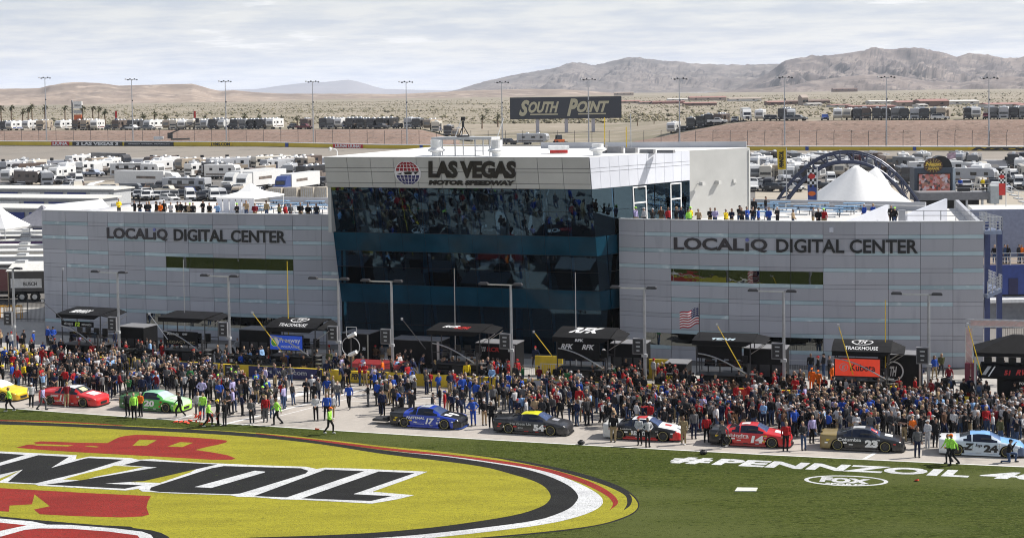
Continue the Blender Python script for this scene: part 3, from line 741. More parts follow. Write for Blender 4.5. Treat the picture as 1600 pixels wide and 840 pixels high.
# sloping white stair parapets on the right terrace
def slopewall(a, b, za, zb, m=M_wfascia, name='stair_parapet'):
    d = b - a; nrm = Vector((-d.y, d.x, 0)).normalized() * .25
    P = [Vector((a.x, a.y, TER)), Vector((b.x, b.y, TER)), b + nrm, a + nrm]; P[2].z = P[3].z = TER
    T = [Vector((a.x, a.y, za)), Vector((b.x, b.y, zb)), b + nrm, a + nrm]; T[2].z = zb; T[3].z = za
    MB().hexa(P + T).build(name, m, bld)
slopewall(gp(1300, 349, ZT - .1), gp(1395, 340, ZT - .1) + Vector((0, 1.4, 0)), 10.9, 12.2)
slopewall(gp(1416, 335, ZT), gp(1480, 330, ZT), 11.3, 12.4)
vwall('stair_box', gp(1404, 341, ZT), gp(1415, 341, ZT), TER, 12.0, .3, M_par)

# lettering on the wings
def wing_text(W, s, px0, px1, z0, z1, m, bold):
    Xa, Xb = W.X(px0), W.X(px1)
    o = lettering('lettering', s, 1, 1, lambda x, y, d: W.pt(Xa + (Xb - Xa) * x, z0 + (z1 - z0) * y, .055 + d), m, bld, bold, 0.0, .07)
    return o
def local_word(W, pxs, z0, z1):
    wing_text(W, 'LOCAL', pxs[0], pxs[1], z0, z1, M_signg, .03)
    wing_text(W, 'I', pxs[2], pxs[3], z0, z0 + (z1 - z0) * .66, M_signg, .03)
    X = W.X((pxs[2] + pxs[3]) / 2); z = z0 + (z1 - z0) * .9; mb = MB()
    mb.tube(W.pt(X, z, .055), W.pt(X, z, .12), .15, n=14); mb.build('letter_dot', mat('sign_lilac', (.16, .17, .42), .4), bld)
    wing_text(W, 'Q', pxs[4], pxs[5], z0 - .1, z1, M_signg, .03)
local_word(WL, (167, 238, 239.5, 243, 245, 261.5), 8.92, 9.93)
wing_text(WL, 'DIGITAL CENTER', 271.5, 446.5, 8.86, 9.95, M_sign, .022)
local_word(WR, (1053, 1162, 1165, 1170, 1173, 1199), 8.98, 9.98)
wing_text(WR, 'DIGITAL CENTER', 1213, 1434, 8.92, 10.0, M_sign, .022)

# ---- centre block
CT = 16.55
def flat0(p): return Vector((p.x, p.y, 0))
CA, CB, CC, C1, CG = [flat0(gp(x, y, CT)) for x, y in ((506, 245.5), (920, 246), (1172, 231), (1077, 235.5), (690, 228.5))]
def ZC(z): return CT - (16.7 - z) * 1.031
ab = (CB - CA).normalized(); nin = Vector((-ab.y, ab.x, 0)); LW = (CB - CA).length
LEAN = math.tan(RD(12.3)); FB_ = ZC(14.2)
def F(u, z, out=0.0):
    return CA + ab * (u * LW) + nin * (LEAN * (CT - z) - out) + Vector((0, 0, z))
bc = (CC - CB).normalized(); SW = (C1 - CB).length
nsd = Vector((bc.y, -bc.x, 0))
def S(u, z, out=0.0):                              # right-hand side, u from the leaning corner to C1
    a = F(1, z); b = C1 + Vector((0, 0, z)); return a + (b - a) * u + nsd * out
def quadpiece(name, fn, u0, u1, z0, z1, m, parent, th=.05, g=.018, base=.003):
    W_ = LW if fn is F else SW
    P = []
    for z in (z0 + g, z1 - g): P += [fn(u0 + g / W_, z, th), fn(u1 - g / W_, z, th), fn(u1 - g / W_, z, base), fn(u0 + g / W_, z, base)]
    return MB().hexa(P).build(name, m, parent)
pxs = [506, 541.5, 578, 614, 650, 687, 725, 764, 803, 839, 878, 919.5]
def uF(px):
    a, b = -.1, 1.1
    for _ in range(36):
        m = (a + b) / 2
        if proj(F(m, CT))[0] < px: a = m
        else: b = m
    return (a + b) / 2
UC = [uF(p) for p in pxs]; UC[0] = 0; UC[-1] = 1
# fascia backing and panels
mb = MB(); mb.hexa([F(0, FB_, 0), F(1, FB_, 0), F(1, FB_, -.5), F(0, FB_, -.5), F(0, CT, 0), F(1, CT, 0), F(1, CT, -.5), F(0, CT, -.5)])
fas = mb.build('fascia', M_joint, bld)
for c in range(11):
    for z0, z1, nm in ((ZC(15.82), CT, 'panel'), (ZC(15.52), ZC(15.82), 'trim_strip'), (ZC(14.6), ZC(15.52), 'panel'), (FB_, ZC(14.6), 'trim_strip')):
        quadpiece(nm, F, UC[c], UC[c + 1], z0, z1, M_fascia, fas)
mb = MB(); mb.hexa([S(0, FB_, -.01), S(1, FB_, -.01), S(1, FB_, -.5), S(0, FB_, -.5), S(0, CT, -.01), S(1, CT, -.01), S(1, CT, -.5), S(0, CT, -.5)])
sfas = mb.build('side_fascia', M_lgrey, bld)
for c in range(11):
    for z0, z1, nm in ((ZC(15.82), CT, 'panel'), (ZC(15.52), ZC(15.82), 'trim_strip'), (FB_, ZC(15.52), 'panel')):
        quadpiece(nm, S, c / 11 + (.003 if c == 0 else 0), (c + 1) / 11, z0, z1, M_wfascia, sfas, .04)
# beige rear part of the side wall
d_ = CC - C1; L2 = d_.length
vwall('rear_side_wall', C1 + nsd * 0 - Vector((nsd.x, nsd.y, 0)) * .35, CC - Vector((nsd.x, nsd.y, 0)) * .35, TER - .2, CT, -.36, M_concw)
for z in (11.9, 13.1, 14.8, 15.8):
    a, b = C1 + nsd * .012, CC + nsd * .012
    vwall('reveal_line', Vector((a.x, a.y, 0)), Vector((b.x, b.y, 0)), z, z + .05, .008, mat('reveal_grey', (.24, .23, .22), .8))
vwall('side_door', C1 + bc * 2.1 + nsd * .02, C1 + bc * 3.1 + nsd * .02, TER, 13.3, -.04, mat('pale_blue_door', (.42, .52, .62), .5))
mb = MB(); q = C1 + bc * (L2 * .70) + nsd * .03
for i in range(5): mb.box((q.x, q.y, 14.95 + i * .2), (1.1, .06, .09), 0, math.atan2(bc.y, bc.x))
mb.build('louvre_vent', M_dark, bld)
for i, t in enumerate((.12, .43, .72, .97)):
    q = C1 + bc * (L2 * t) + nsd * .05; o = thing('wall_floodlight', 'beige wall floodlight on the sunlit rear wall, number %s from the white fascia' % ('first', 'second', 'third', 'fourth')[i], 'floodlight', (q.x, q.y, 13.6), math.atan2(nsd.y, nsd.x), 'wall floodlights')
    MB().tube((0, 0, 0), (.45, 0, .05), .04).build('bracket', M_lgrey, o)
    MB().box((.6, 0, .05), (.45, .5, .32), 0, 0, .2).build('lamp_housing', M_concw, o)
vwall('rear_wall', CC, CG, 0, CT - .2, .3, M_concw); vwall('left_side_wall', CG, Vector((CA.x, CA.y, 0)) + nin * .6, TER - .4, CT - .2, .3, M_fascia)
# roof
floorpoly('roof', [F(0, CT, -.1), F(1, CT, -.1), C1 + nsd * 0 - nsd * .1, CC - nsd * .1, CG], CT + .02, .25, M_roof)
vwall('roof_parapet', at(845, 231.5, 150), CC - nsd * .3 + Vector((0, .5, 0)), CT, CT + .55, .2, M_par)
# curtain wall: panes in a leaning grid
ZR = [FB_, 12.1, 10.1, 8.5, 7.1, 5.6, 3.95, 2.1, .06]
rows_sp = {2, 5}
cw = MB(); 
for c in range(1, 11):
    a, b = F(UC[c], .05, -.12), F(UC[c], FB_, -.12); t = ab * .03; e = nin * .1
    cw.hexa([a - t, a + t, a + t + e, a - t + e, b - t, b + t, b + t + e, b - t + e])
for z in ZR[1:-1]:
    a, b = F(0, z, -.12), F(1, z, -.12); e = nin * .1; h = Vector((0, 0, .03)); cw.hexa([a - h, b - h, b + e - h, a + e - h, a + h, b + h, b + e + h, a + e + h])
curtain = cw.build('curtain_wall_frame', M_dsteel, bld)
for r in range(8):
    for c in range(11):
        m = M_span if r in rows_sp else M_cglass
        z1, z0 = ZR[r], ZR[r + 1]; g = .012; u0, u1 = UC[c] + g / LW, UC[c + 1] - g / LW
        j = [rb.uniform(-.003, .003) for _ in range(4)]
        a, b, cc_, dd = F(u0, z0 + g, -.05 + j[0]), F(u1, z0 + g, -.05 + j[1]), F(u1, z1 - g, -.05 + j[2]), F(u0, z1 - g, -.05 + j[3])
        e = nin * .03
        MB().hexa([a, b, b + e, a + e, dd, cc_, cc_ + e, dd + e]).build('spandrel_pane' if r in rows_sp else 'window_pane', m, curtain)
for r in range(8):
    for c in range(3):
        m = M_span if r in rows_sp else M_cglass
        z1, z0 = ZR[r], ZR[r + 1]; ue = .62 if z0 > TER - .6 else .34
        u0, u1 = ue * c / 3 + .004, ue * (c + 1) / 3 - .004
        if r >= 2 and c == 2: u1 = ue
        P = [S(u0, z0 + .012), S(u1, z0 + .012), S(u1, z0 + .012, -.03), S(u0, z0 + .012, -.03), S(u0, z1 - .012), S(u1, z1 - .012), S(u1, z1 - .012, -.03), S(u0, z1 - .012, -.03)]
        MB().hexa(P).build('spandrel_pane' if r in rows_sp else 'window_pane', m, curtain)
# terrace glazing of the side with white door frames
for i in range(7):
    u0, u1 = .62 + .38 * i / 7, .62 + .38 * (i + 1) / 7
    quadpiece('window_pane', S, u0, u1, 12.6, FB_, M_cglass, curtain, .03); quadpiece('window_pane', S, u0, u1, TER, 12.6, M_cglass, curtain, .03)
def sideframe(u0, u1, z0, z1, w=.12):
    mb = MB()
    for u in (u0, u1): a = S(u, z0, .06); b = S(u, z1, .06); mb.hexa([a - bc * w / 2, a + bc * w / 2, a + bc * w / 2 - nsd * .1, a - bc * w / 2 - nsd * .1, b - bc * w / 2, b + bc * w / 2, b + bc * w / 2 - nsd * .1, b - bc * w / 2 - nsd * .1])
    for z in (z0 + .05, (z0 + z1) / 2 + .3, z1 - .05):
        a, b = S(u0, z, .065), S(u1, z, .065); h = Vector((0, 0, .06)); mb.hexa([a - h, b - h, b - h - nsd * .1, a - h - nsd * .1, a + h, b + h, b + h - nsd * .1, a + h - nsd * .1])
    mb.build('door_frame', M_white, bld)
sideframe(.40, .53, TER, FB_ - .1); sideframe(.79, .90, TER, FB_ - .1)
# interior: floors, columns, back wall seen dimly through the glass
for z in (9.3, 5.1): floorpoly('interior_floor', [F(.01, z, -.35), F(.985, z, -.35), F(.9, z, -10), F(.04, z, -10)], z, .35, M_slab)
floorpoly('interior_floor', [F(.01, .1, -.35), F(.985, .1, -.35), F(.9, .1, -10), F(.04, .1, -10)], .05, .1, M_slab)
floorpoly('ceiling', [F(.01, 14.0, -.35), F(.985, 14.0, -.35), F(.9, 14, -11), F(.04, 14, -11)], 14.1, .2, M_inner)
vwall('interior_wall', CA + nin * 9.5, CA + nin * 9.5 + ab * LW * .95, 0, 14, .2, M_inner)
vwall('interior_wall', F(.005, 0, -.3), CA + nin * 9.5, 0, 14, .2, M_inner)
for c in (1, 2, 4, 5, 6, 8, 9, 10):
    a = F(UC[c], 0, -.5); b = F(UC[c], 13.8, -.5); MB().tube(a, b, .17, n=10).build('column', M_column, bld)
for c in (3, 7):
    a = F(UC[c], 0, -3.0); a.z = 0; MB().tube(a, a + Vector((0, 0, 14)), .3, n=12).build('column', M_column, bld)
# speedway sign on the fascia
def fas_txt(s, px0, px1, z0, z1, m, bold, shear, name='lettering', spacing=1.0):
    u0, u1 = uF(px0), uF(px1)
    return lettering(name, s, 1, 1, lambda x, y, d: F(u0 + (u1 - u0) * x, z0 + (z1 - z0) * y, .07 + d), m, bld, bold, shear, .07, spacing)
fas_txt('LAS VEGAS', 667, 805.5, ZC(15.03), ZC(16.42), M_sign, .055, .12, spacing=.95)
fas_txt('MOTOR SPEEDWAY', 666, 802.5, ZC(14.46), ZC(14.86), M_sign, .07, .2)
# round emblem: white disc, red upper and blue lower segments, dark car bar
ec_u, ec_z = uF(635), ZC(15.42); rx, rz_ = 24 / 20.0 * 1.0, 1.0
def E_(x, z, d): return F(ec_u + x / LW, ec_z + z, .06 + d)
def disc(name, pts, m, d0, d1):
    mb = MB(); k = len(pts)
    mb.v = [tuple(E_(x, z, d0)) for x, z in pts] + [tuple(E_(x, z, d1)) for x, z in pts]
    mb.f = [tuple(range(k, 2 * k))] + [(i, (i + 1) % k, k + (i + 1) % k, k + i) for i in range(k)]; mb.m = [0] * (k + 1)
    return mb.build(name, m, emb)
emb = MB(); ring = [(rx * math.cos(2 * math.pi * i / 40), rz_ * math.sin(2 * math.pi * i / 40)) for i in range(40)]
emb.v = [tuple(E_(x, z, 0)) for x, z in ring] + [tuple(E_(x, z, .05)) for x, z in ring]
emb.f = [tuple(range(40, 80))] + [(i, (i + 1) % 40, 40 + (i + 1) % 40, 40 + i) for i in range(40)]; emb.m = [0] * 41
emb = emb.build('emblem', mat('emblem_white', (.75, .74, .76), .4), bld)
Mer, Meb = mat('emblem_red', (.28, .012, .03), .4), mat('emblem_blue', (.02, .02, .12), .4)
def cell(x0, x1, z0, z1, m):
    pts = []
    for x, z in ((x0[0], z0), (x1[0], z0), (x1[1], z1), (x0[1], z1)): pts.append((x, z))
    disc('segment', pts, m, .052, .058)
for sg, m in ((1, Mer), (-1, Meb)):
    for zi, (za, zb) in enumerate(((.17, .42), (.46, .70), (.73, .93))):
        n = 6 if zi < 2 else 4
        wa, wb = .93 * rx * math.sqrt(max(0, 1 - za * za)), .93 * rx * math.sqrt(max(0, 1 - zb * zb))
        if zi == 0: wa *= .97
        for i in range(n):
            f0, f1 = -1 + 2 * i / n + .03, -1 + 2 * (i + 1) / n - .03
            cell((f0 * wa, f0 * wb), (f1 * wa, f1 * wb), sg * za, sg * zb, m)
disc('car_mark', [(-.98, -.10), (-.55, -.12), (-.3, -.12), (.4, -.12), (.75, -.10), (.9, .02), (1.05, .14), (.3, .10), (.2, .14), (-.2, .10), (-.6, .02)], M_sign, .052, .062)
for x in (-.42, .5): disc('wheel_mark', [(x + .14 * math.cos(2 * math.pi * i / 14), -.08 + .14 * math.sin(2 * math.pi * i / 14)) for i in range(14)], MATS['emblem_white'], .064, .07)

# ---- things on the roofs and terraces
def on_roof(px, py): return gp(px, py, CT + .02)
for px, py, nm in ((682, 244, 'roof ventilator nearest the round emblem'), (776, 244.5, 'roof ventilator above the last letters of the sign'), (934, 243, 'low roof ventilator above the corner of the white fascia')):
    p = on_roof(px, py); o = thing('roof_ventilator', 'white ' + nm, 'ventilator', p, 0, 'roof ventilators')
    MB().tube((0, 0, 0), (0, 0, .35), .38, n=16).build('base', M_white, o)
    MB().loft([[(r * math.cos(2 * math.pi * i / 18), r * math.sin(2 * math.pi * i / 18), z) for i in range(18)] for r, z in ((.4, .3), (.72, .45), (.72, .55), (.45, .7))]).build('flange', M_white, o)
    MB().tube((0, 0, .6), (0, 0, 1.35 if px < 900 else .95), .48, n=18).build('drum', M_white, o)
# camera platform with railing and tripod
p = on_roof(728, 243); o = thing('camera_platform', 'raised white platform with rails on the roof behind the sign', 'platform', p, math.atan2(ab.y, ab.x))
MB().box((0, 0, 1.45), (5.4, 2.0, .22)).build('deck', M_lgrey, o)
for x in (-2.5, -.6, 1.2, 2.5):
    for y in (-.9, .9): MB().tube((x, y, 0), (x, y, 1.5), .06, n=6).build('leg', M_steel, o)
for x0 in (1.2,):
    MB().tube((x0, -.9, .8), (2.5, -.9, .8), .04, n=6).build('rail', M_white, o); MB().tube((x0, -.9, .4), (2.5, -.9, .4), .04, n=6).build('rail', M_white, o)
for x0, y0 in ((-1.2, .6), (2.6, .6)): MB().tube((x0, y0, 1.5), (x0 + .6, y0, 3.1), .035, n=6).build('stay', M_white, o)
o2 = thing('tripod_camera', 'black television camera on a tripod on the roof platform', 'camera', p + Vector((-.2, 0, 1.57)))
for a in (0.3, 2.4, 4.5): MB().tube((0, 0, .95), (.55 * math.cos(a), .55 * math.sin(a), 0), .045, n=6).build('leg', M_black, o2)
MB().tube((0, 0, .8), (0, 0, 1.3), .1, n=8).build('head', M_black, o2)
MB().box((0, -.05, 1.5), (.34, .7, .34)).tube((0, -.4, 1.5), (0, -.75, 1.5), .13, n=10).build('camera_body', M_black, o2)
MB().box((0, 0, .05), (1.0, .8, .12)).build('base_case', M_black, o2)
p = on_roof(873, 240); o = thing('roof_beacon', 'white box with a dark red band on the roof', 'roof unit', p)
MB().box((0, 0, .2), (1.5, 1.0, .3)).build('base', M_red, o); MB().box((0, 0, .5), (1.75, 1.2, .35)).build('cap', M_white, o)
p = on_roof(960, 239); o = thing('rooftop_equipment', 'cluster of grey air handling units and masts on the roof', 'roof unit', p, -.35)
for x, w, h in ((-1.2, 1.0, .7), (.1, 1.2, .55), (1.5, .9, .45), (2.9, 1.2, .3), (4.5, 1.4, .25)): MB().box((x, 0, h / 2), (w, .8, h)).build('unit', M_grey, o)
for x, h in ((-.9, 3.0), (1.0, 2.2), (1.4, 3.3)): MB().tube((x, .2, 0), (x, .2, h), .04, n=5).build('mast', M_yellow if x < 1.2 else M_lgrey, o)
p = on_roof(527, 244); o = thing('roof_camera', 'small white dome camera on a bent arm at the roof corner', 'camera', p)
MB().path([(0, 0, 0), (0, 0, .45), (-.15, 0, .6), (-.5, 0, .7)], .04).build('arm', M_white, o); MB().ellip((-.6, 0, .62), (.14, .14, .17)).build('housing', M_white, o)

def railing(name, pts, h, m, parent, nrail=3, every=1.5):
    mb = MB()
    for a, b in zip(pts, pts[1:]):
        a, b = Vector(a), Vector(b); n = max(1, int((b - a).length / every))
        for i in range(n + 1): q = a + (b - a) * i / n; mb.tube(q, q + Vector((0, 0, h)), .035, n=5)
        for r in range(nrail): z = Vector((0, 0, h * (r + 1) / nrail)); mb.tube(a + z, b + z, .03, n=5)
    return mb.build(name, m, parent)
railing('railing', [gp(1228, 319, ZT) + Vector((0, 0, -.9)), gp(1446, 322, ZT) + Vector((0, 0, -.9))], .95, M_white, bld, 1, 2.6)
railing('railing', [gp(1417, 344, ZT), gp(1470, 344, ZT), gp(1541, 346, ZT)], .75, M_steel, bld, 2, 1.0)
railing('railing', [gp(460, 322, ZT) + Vector((0, 0, -.9)), gp(512, 323, ZT) + Vector((0, 0, -.9))], .95, M_white, bld, 1, 2.0)
# picnic tables
M_ptab = mat('blue_table_top', (.17, .31, .48), .45); M_pleg = mat('table_leg_dark', (.03, .04, .06), .5)
def picnic(p, rz, label):
    o = thing('picnic_table', label, 'table', p, rz, 'blue picnic tables on the roof terraces')
    MB().box((0, 0, .75), (1.9, .8, .06)).build('table_top', M_ptab, o)
    for s in (-1, 1):
        MB().box((0, s * .72, .45), (1.9, .28, .05)).build('bench', M_ptab, o)
        MB().path([(s * .6, -.75, 0), (s * .6, -.75, .43), (s * .6, 0, .43), (s * .6, .75, .43), (s * .6, .75, 0)], .035).path([(s * .6, -.3, .43), (s * .6, -.3, .73)], .04).path([(s * .6, .3, .43), (s * .6, .3, .73)], .04).build('leg_frame', M_pleg, o)
    return o
ordn = ['first', 'second', 'third', 'fourth', 'fifth', 'sixth', 'seventh', 'eighth', 'ninth', 'tenth', 'eleventh', 'twelfth', 'thirteenth']
def tz(px, py): return gp(px, py, TER)
for i, (px, py) in enumerate([(1190, 345), (1202, 332), (1231, 340), (1260, 336), (1282, 331), (1304, 340), (1325, 336.5), (1338, 331.5), (1222, 329)]):
    picnic(tz(px, py) + Vector((0, 1.0, 0)), -.28 + .1 * (i % 3 - 1), 'blue picnic table on the right roof terrace, %s from the terrace wall end' % ordn[i])
for i, (px, py) in enumerate([(436, 326), (455, 330), (490, 327), (474, 333), (395, 331), (412, 335), (500, 334)]):
    picnic(tz(px, py) + Vector((0, .8, 0)), -.3 + .1 * (i % 3 - 1), 'blue picnic table on the left roof terrace, %s of those beside the glass block' % ordn[i])
# ================================================================== race cars
def lerp_tab(tab, x, i):
    for a, b in zip(tab, tab[1:]):
        if a[0] <= x <= b[0]:
            t = (x - a[0]) / (b[0] - a[0]); t2 = t * t * (3 - 2 * t) * .5 + t * .5
            return a[i] + (b[i] - a[i]) * t2
    return tab[-1][i] if x > tab[-1][0] else tab[0][i]
#        x     half w  belt   top w  top z
CAR = [(-2.44, .88, .90, .80, .96), (-2.30, .95, .92, .80, .985), (-1.80, .985, .905, .76, 1.0), (-1.32, .99, .885, .68, 1.04), (-1.05, .985, .875, .62, 1.12),
       (-.60, .98, .865, .575, 1.255), (-.2, .975, .855, .57, 1.295), (.15, .975, .85, .57, 1.295), (.50, .975, .845, .58, 1.255), (.80, .975, .84, .63, 1.10), (1.12, .98, .83, .72, .93),
       (1.5, .985, .79, .76, .865), (1.95, .975, .73, .74, .79), (2.22, .92, .66, .68, .71), (2.38, .80, .55, .6, .58), (2.47, .62, .42, .5, .44)]
AX_F, AX_R, WZ, WR_ = 1.40, -1.39, .345, .345
def car_grid():
    xs = [-2.44 + i * 4.91 / 74 for i in range(75)]; rings = []
    for x in xs:
        w, zb, wr, zt = [lerp_tab(CAR, x, i) for i in (1, 2, 3, 4)]
        lo = .11 if x < 2.2 else .09
        half = [(w * .965, lo), (w * .995, .24), (w, .40), (w, .56), (w * .985, zb * .5 + .34), (w * .95, zb), ((w * .95 + wr) / 2, (zb + zt) / 2 - .015), (wr, zt - .035), (wr * .6, zt - .004), (0, zt + .006)]
        if x > 2.2:
            half = [(y, min(z, zt - .03 + .004 * i)) for i, (y, z) in enumerate(half)]
        for ax in (AX_F, AX_R):
            R = .40; d = x - ax
            if abs(d) < R:
                za = WZ + math.sqrt(R * R - d * d)
                half = [(y, max(z, min(za - (.012 * (4 - i)), zb - .04 + i * .004))) if i < 5 else (y, z) for i, (y, z) in enumerate(half)]
        ring = [(x, -y, z) for y, z in half] + [(x, y, z) for y, z in half[-2::-1]]
        rings.append(ring)
    return xs, rings
def car_meshes():
    xs, rings = car_grid(); n = len(rings[0]); parts = {}
    def add(key, q, mi=0):
        mb = parts.setdefault(key, MB()); mb.face(q, mi)
    for i in range(len(xs) - 1):
        xm = (xs[i] + xs[i + 1]) / 2
        for j in range(n - 1):
            q = [rings[i][j], rings[i + 1][j], rings[i + 1][j + 1], rings[i][j + 1]]
            jj = min(j, n - 2 - j); zm = sum(p[2] for p in q) / 4; side = 'r' if j < n / 2 else 'l'
            if jj in (5, 6) and -1.12 < xm < .98 and lerp_tab(CAR, xm, 4) > .985:
                if -.60 < xm < -.50 or (jj == 5 and not -1.02 < xm < .86) or (jj == 6 and not -.84 < xm < .52): add('body', q, 0)
                else: add('side_window_' + side + ('q' if xm < -.55 else 'd'), q)
                continue
            if jj >= 7 and .50 < xm < 1.08: add('windshield', q); continue
            if jj >= 7 and -1.25 < xm < -.66: add('rear_window', q); continue
            mi = 0
            if jj >= 7 and -.66 < xm < .52: mi = 3
            elif jj >= 6 and xm >= 1.05: mi = 2
            elif xm > 2.02 and zm < .62: mi = 4
            elif xm < -1.45: mi = 1
            elif zm < .27: mi = 5
            add('body', q, mi)
    # closed tail and nose
    parts['body'].face(rings[0], 1); parts['body'].face(rings[-1][::-1], 4)
    out = {}
    for k, mb in parts.items():
        me = mb.mesh(k, [M_black] * 6 if k == 'body' else [M_glassd], True)
        bm = bmesh.new(); bm.from_mesh(me); bmesh.ops.remove_doubles(bm, verts=bm.verts[:], dist=1e-4); bmesh.ops.recalc_face_normals(bm, faces=bm.faces[:]); bm.to_mesh(me); bm.free(); out[k] = me
    return out
CM = car_meshes()
def ring_y(r, y, n=28): return [(r * math.cos(2 * math.pi * i / n), y, r * math.sin(2 * math.pi * i / n)) for i in range(n)]
W_ty = MB().loft([ring_y(.20, -.15), ring_y(.31, -.15), ring_y(.345, -.11), ring_y(.345, .11), ring_y(.31, .15), ring_y(.20, .15)], cap=False).mesh('tyre', [M_rubber], True)
mb = MB(); mb.loft([ring_y(.235, -.13), ring_y(.22, -.10), ring_y(.07, -.07)], cap=False).loft([ring_y(.07, -.13, 12), ring_y(.03, -.15, 12)], cap=True)
for i in range(10):
    a = 2 * math.pi * i / 10; c, s_ = math.cos(a), math.sin(a); w = .022
    mb.hexa([(c * .05 - s_ * w, -.12, s_ * .05 + c * w), (c * .22 - s_ * w, -.14, s_ * .22 + c * w), (c * .22 - s_ * w, -.10, s_ * .22 + c * w), (c * .05 - s_ * w, -.08, s_ * .05 + c * w),
             (c * .05 + s_ * w, -.12, s_ * .05 - c * w), (c * .22 + s_ * w, -.14, s_ * .22 - c * w), (c * .22 + s_ * w, -.10, s_ * .22 - c * w), (c * .05 + s_ * w, -.08, s_ * .05 - c * w)])
W_rim = mb.mesh('rim', [mat('dark_wheel', (.05, .05, .052), .35, .6)])
W_mark = MB().loft([ring_y(.262, -.1515), ring_y(.275, -.1525), ring_y(.285, -.1515)], cap=False).mesh('tyre_marking', [M_tyreline])
W_well = MB().loft([ring_y(.395, -.02), ring_y(.395, .3)], cap=True).mesh('wheel_well', [mat('wheel_well_black', (.006, .006, .006), .9)])
def paint(name, c, rough=.3): return mat('car_' + name, c, rough, coat=.35, var=.05)
M_screen = mat('car_windscreen', (.05, .075, .16), .12, spec=.7)
M_cwin = mat('car_side_glass', (.012, .016, .03), .12)
def side_text(car, s, x0, x1, z0, z1, m, bold=.03, shear=0.0, y=-.993):
    return lettering('lettering', s, 1, 1, lambda x, yy, d: Vector((x0 + (x1 - x0) * x, y - .006, z0 + (z1 - z0) * yy)), m, car, bold, shear, 0.0)
def race_car(px, py, label, cols, deco):
    p = gp(px, py); X, v = gv(p)
    a = head(X); d = Vector((math.cos(a), math.sin(a), 0)); nn = Vector((-d.y, d.x, 0))
    c = p - d * AX_F + nn * .97
    car = thing('race_car', label, 'race car', (c.x, c.y, .013), a, 'race cars lined up on the pit road')
    main, rear, hood, roof, nose, sill = [paint(*q) for q in cols]
    body = link('body', CM['body'], car)
    for i, m in enumerate((main, rear, hood, roof, nose, sill)): set_mat(body, i, m)
    w = link('windshield', CM['windshield'], car); set_mat(w, 0, deco.get('screen', M_screen))
    link('rear_window', CM['rear_window'], car)
    for k in CM:
        if k.startswith('side_window'): o = link('side_window', CM[k], car); set_mat(o, 0, M_cwin)
    for ax in (AX_F, AX_R):
        for s in (-1, 1):
            o = link('wheel', W_ty, car, (ax, s * .835, WZ)); o.rotation_euler = (0, 0, 0 if s < 0 else math.pi)
            link('rim', W_rim, o); link('tyre_marking', W_mark, o)
            q = link('wheel_well', W_well, car, (ax, s * .70, WZ)); q.rotation_euler = (0, 0, 0 if s < 0 else math.pi)
    MB().box((-2.40, 0, 1.06), (.02, 1.5, .17)).box((-2.36, .5, 1.0), (.12, .02, .1)).box((-2.36, -.5, 1.0), (.12, .02, .1)).build('spoiler', M_black, car)
    MB().prism([(2.1, -.95), (2.42, -.88), (2.56, -.55), (2.58, 0), (2.56, .55), (2.42, .88), (2.1, .95)], .04, 0, .06).build('splitter', deco.get('split', M_black), car)
    MB().hexa([(2.36, -.5, .2), (2.515, -.3, .2), (2.515, .3, .2), (2.36, .5, .2), (2.34, -.52, .36), (2.492, -.34, .36), (2.492, .34, .36), (2.34, .52, .36)]).build('grille', M_black, car)
    for s in (-1, 1):
        MB().hexa([(2.20, s * .90, .50), (2.36, s * .70, .47), (2.30, s * .62, .47), (2.14, s * .8, .50), (2.16, s * .9, .60), (2.33, s * .71, .565), (2.27, s * .6, .58), (2.10, s * .8, .61)]).build('headlight', deco.get('lamp', M_lgrey), car)
    MB().box((-.2, .3, 1.305), (.35, .12, .03)).build('roof_hatch', M_dark, car)
    MB().box((-.05, -.985, .12), (2.2, .05, .10)).build('side_skirt', sill, car)
    for t in deco.get('text', ()): side_text(car, *t)
    rs_ = random.Random(px)
    for (x, z, w_, h_) in ((1.0, .72, .2, .07), (1.02, .60, .18, .06), (-.95, .50, .22, .09), (-.6, .40, .25, .06), (-.2, .22, .3, .05), (.5, .22, .22, .05), (-1.9, .62, .3, .1), (-2.05, .46, .2, .08), (1.95, .52, .16, .07), (.9, .40, .12, .12)):
        if rs_.random() < .8:
            yy = -(lerp_tab(CAR, x, 1) * (1.0 if z < .6 else .99) + .004); MB().box((x, yy, z), (w_, .006, h_)).build('sponsor_sticker', rs_.choice((WtT, WtT, M_lgrey, M_yellow, M_red, BkT)), car)
    for x in (-.52, .98): MB().box((x, -.986, .58), (.012, .008, .46)).build('door_seam', BkT, car)
    MB().box((.25, -.80, .985), (.6, .02, .16)).build('window_net', M_dark, car)
    for (nm, x0, x1, w2, m) in deco.get('top', ()):
        mb = MB()
        def tz_(x): return lerp_tab(CAR, x, 4) + .012
        for i in range(8):
            xa, xb = x0 + (x1 - x0) * i / 8, x0 + (x1 - x0) * (i + 1) / 8
            mb.face([(xa, w2[0], tz_(xa)), (xb, w2[0], tz_(xb)), (xb, w2[1], tz_(xb)), (xa, w2[1], tz_(xa))])
        mb.build(nm, m, car)
    if deco.get('cart'):
        mb = MB(); mb.box((-3.3, -.1, .28), (1.1, .8, .14)).box((-3.0, -.1, .40), (.3, .6, .12)).box((-2.75, .2, .2), (.5, .1, .1)); tag(mb.build('equipment_cart', M_dark, None, car.matrix_basis @ Vector((0, 0, 0)), a), 'low black equipment cart behind the blue car', 'cart')
    return car
Wt = M_white; WtT = mat('decal_white', (.82, .82, .80), .4); BkT = mat('decal_black', (.012, .012, .014), .4)
Blu = ('blue', (.015, .05, .40)); Blk = ('black', (.012, .012, .014)); Chr = ('charcoal', (.03, .03, .033)); Red = ('red', (.55, .018, .02)); Gre = ('green', (.07, .38, .05))
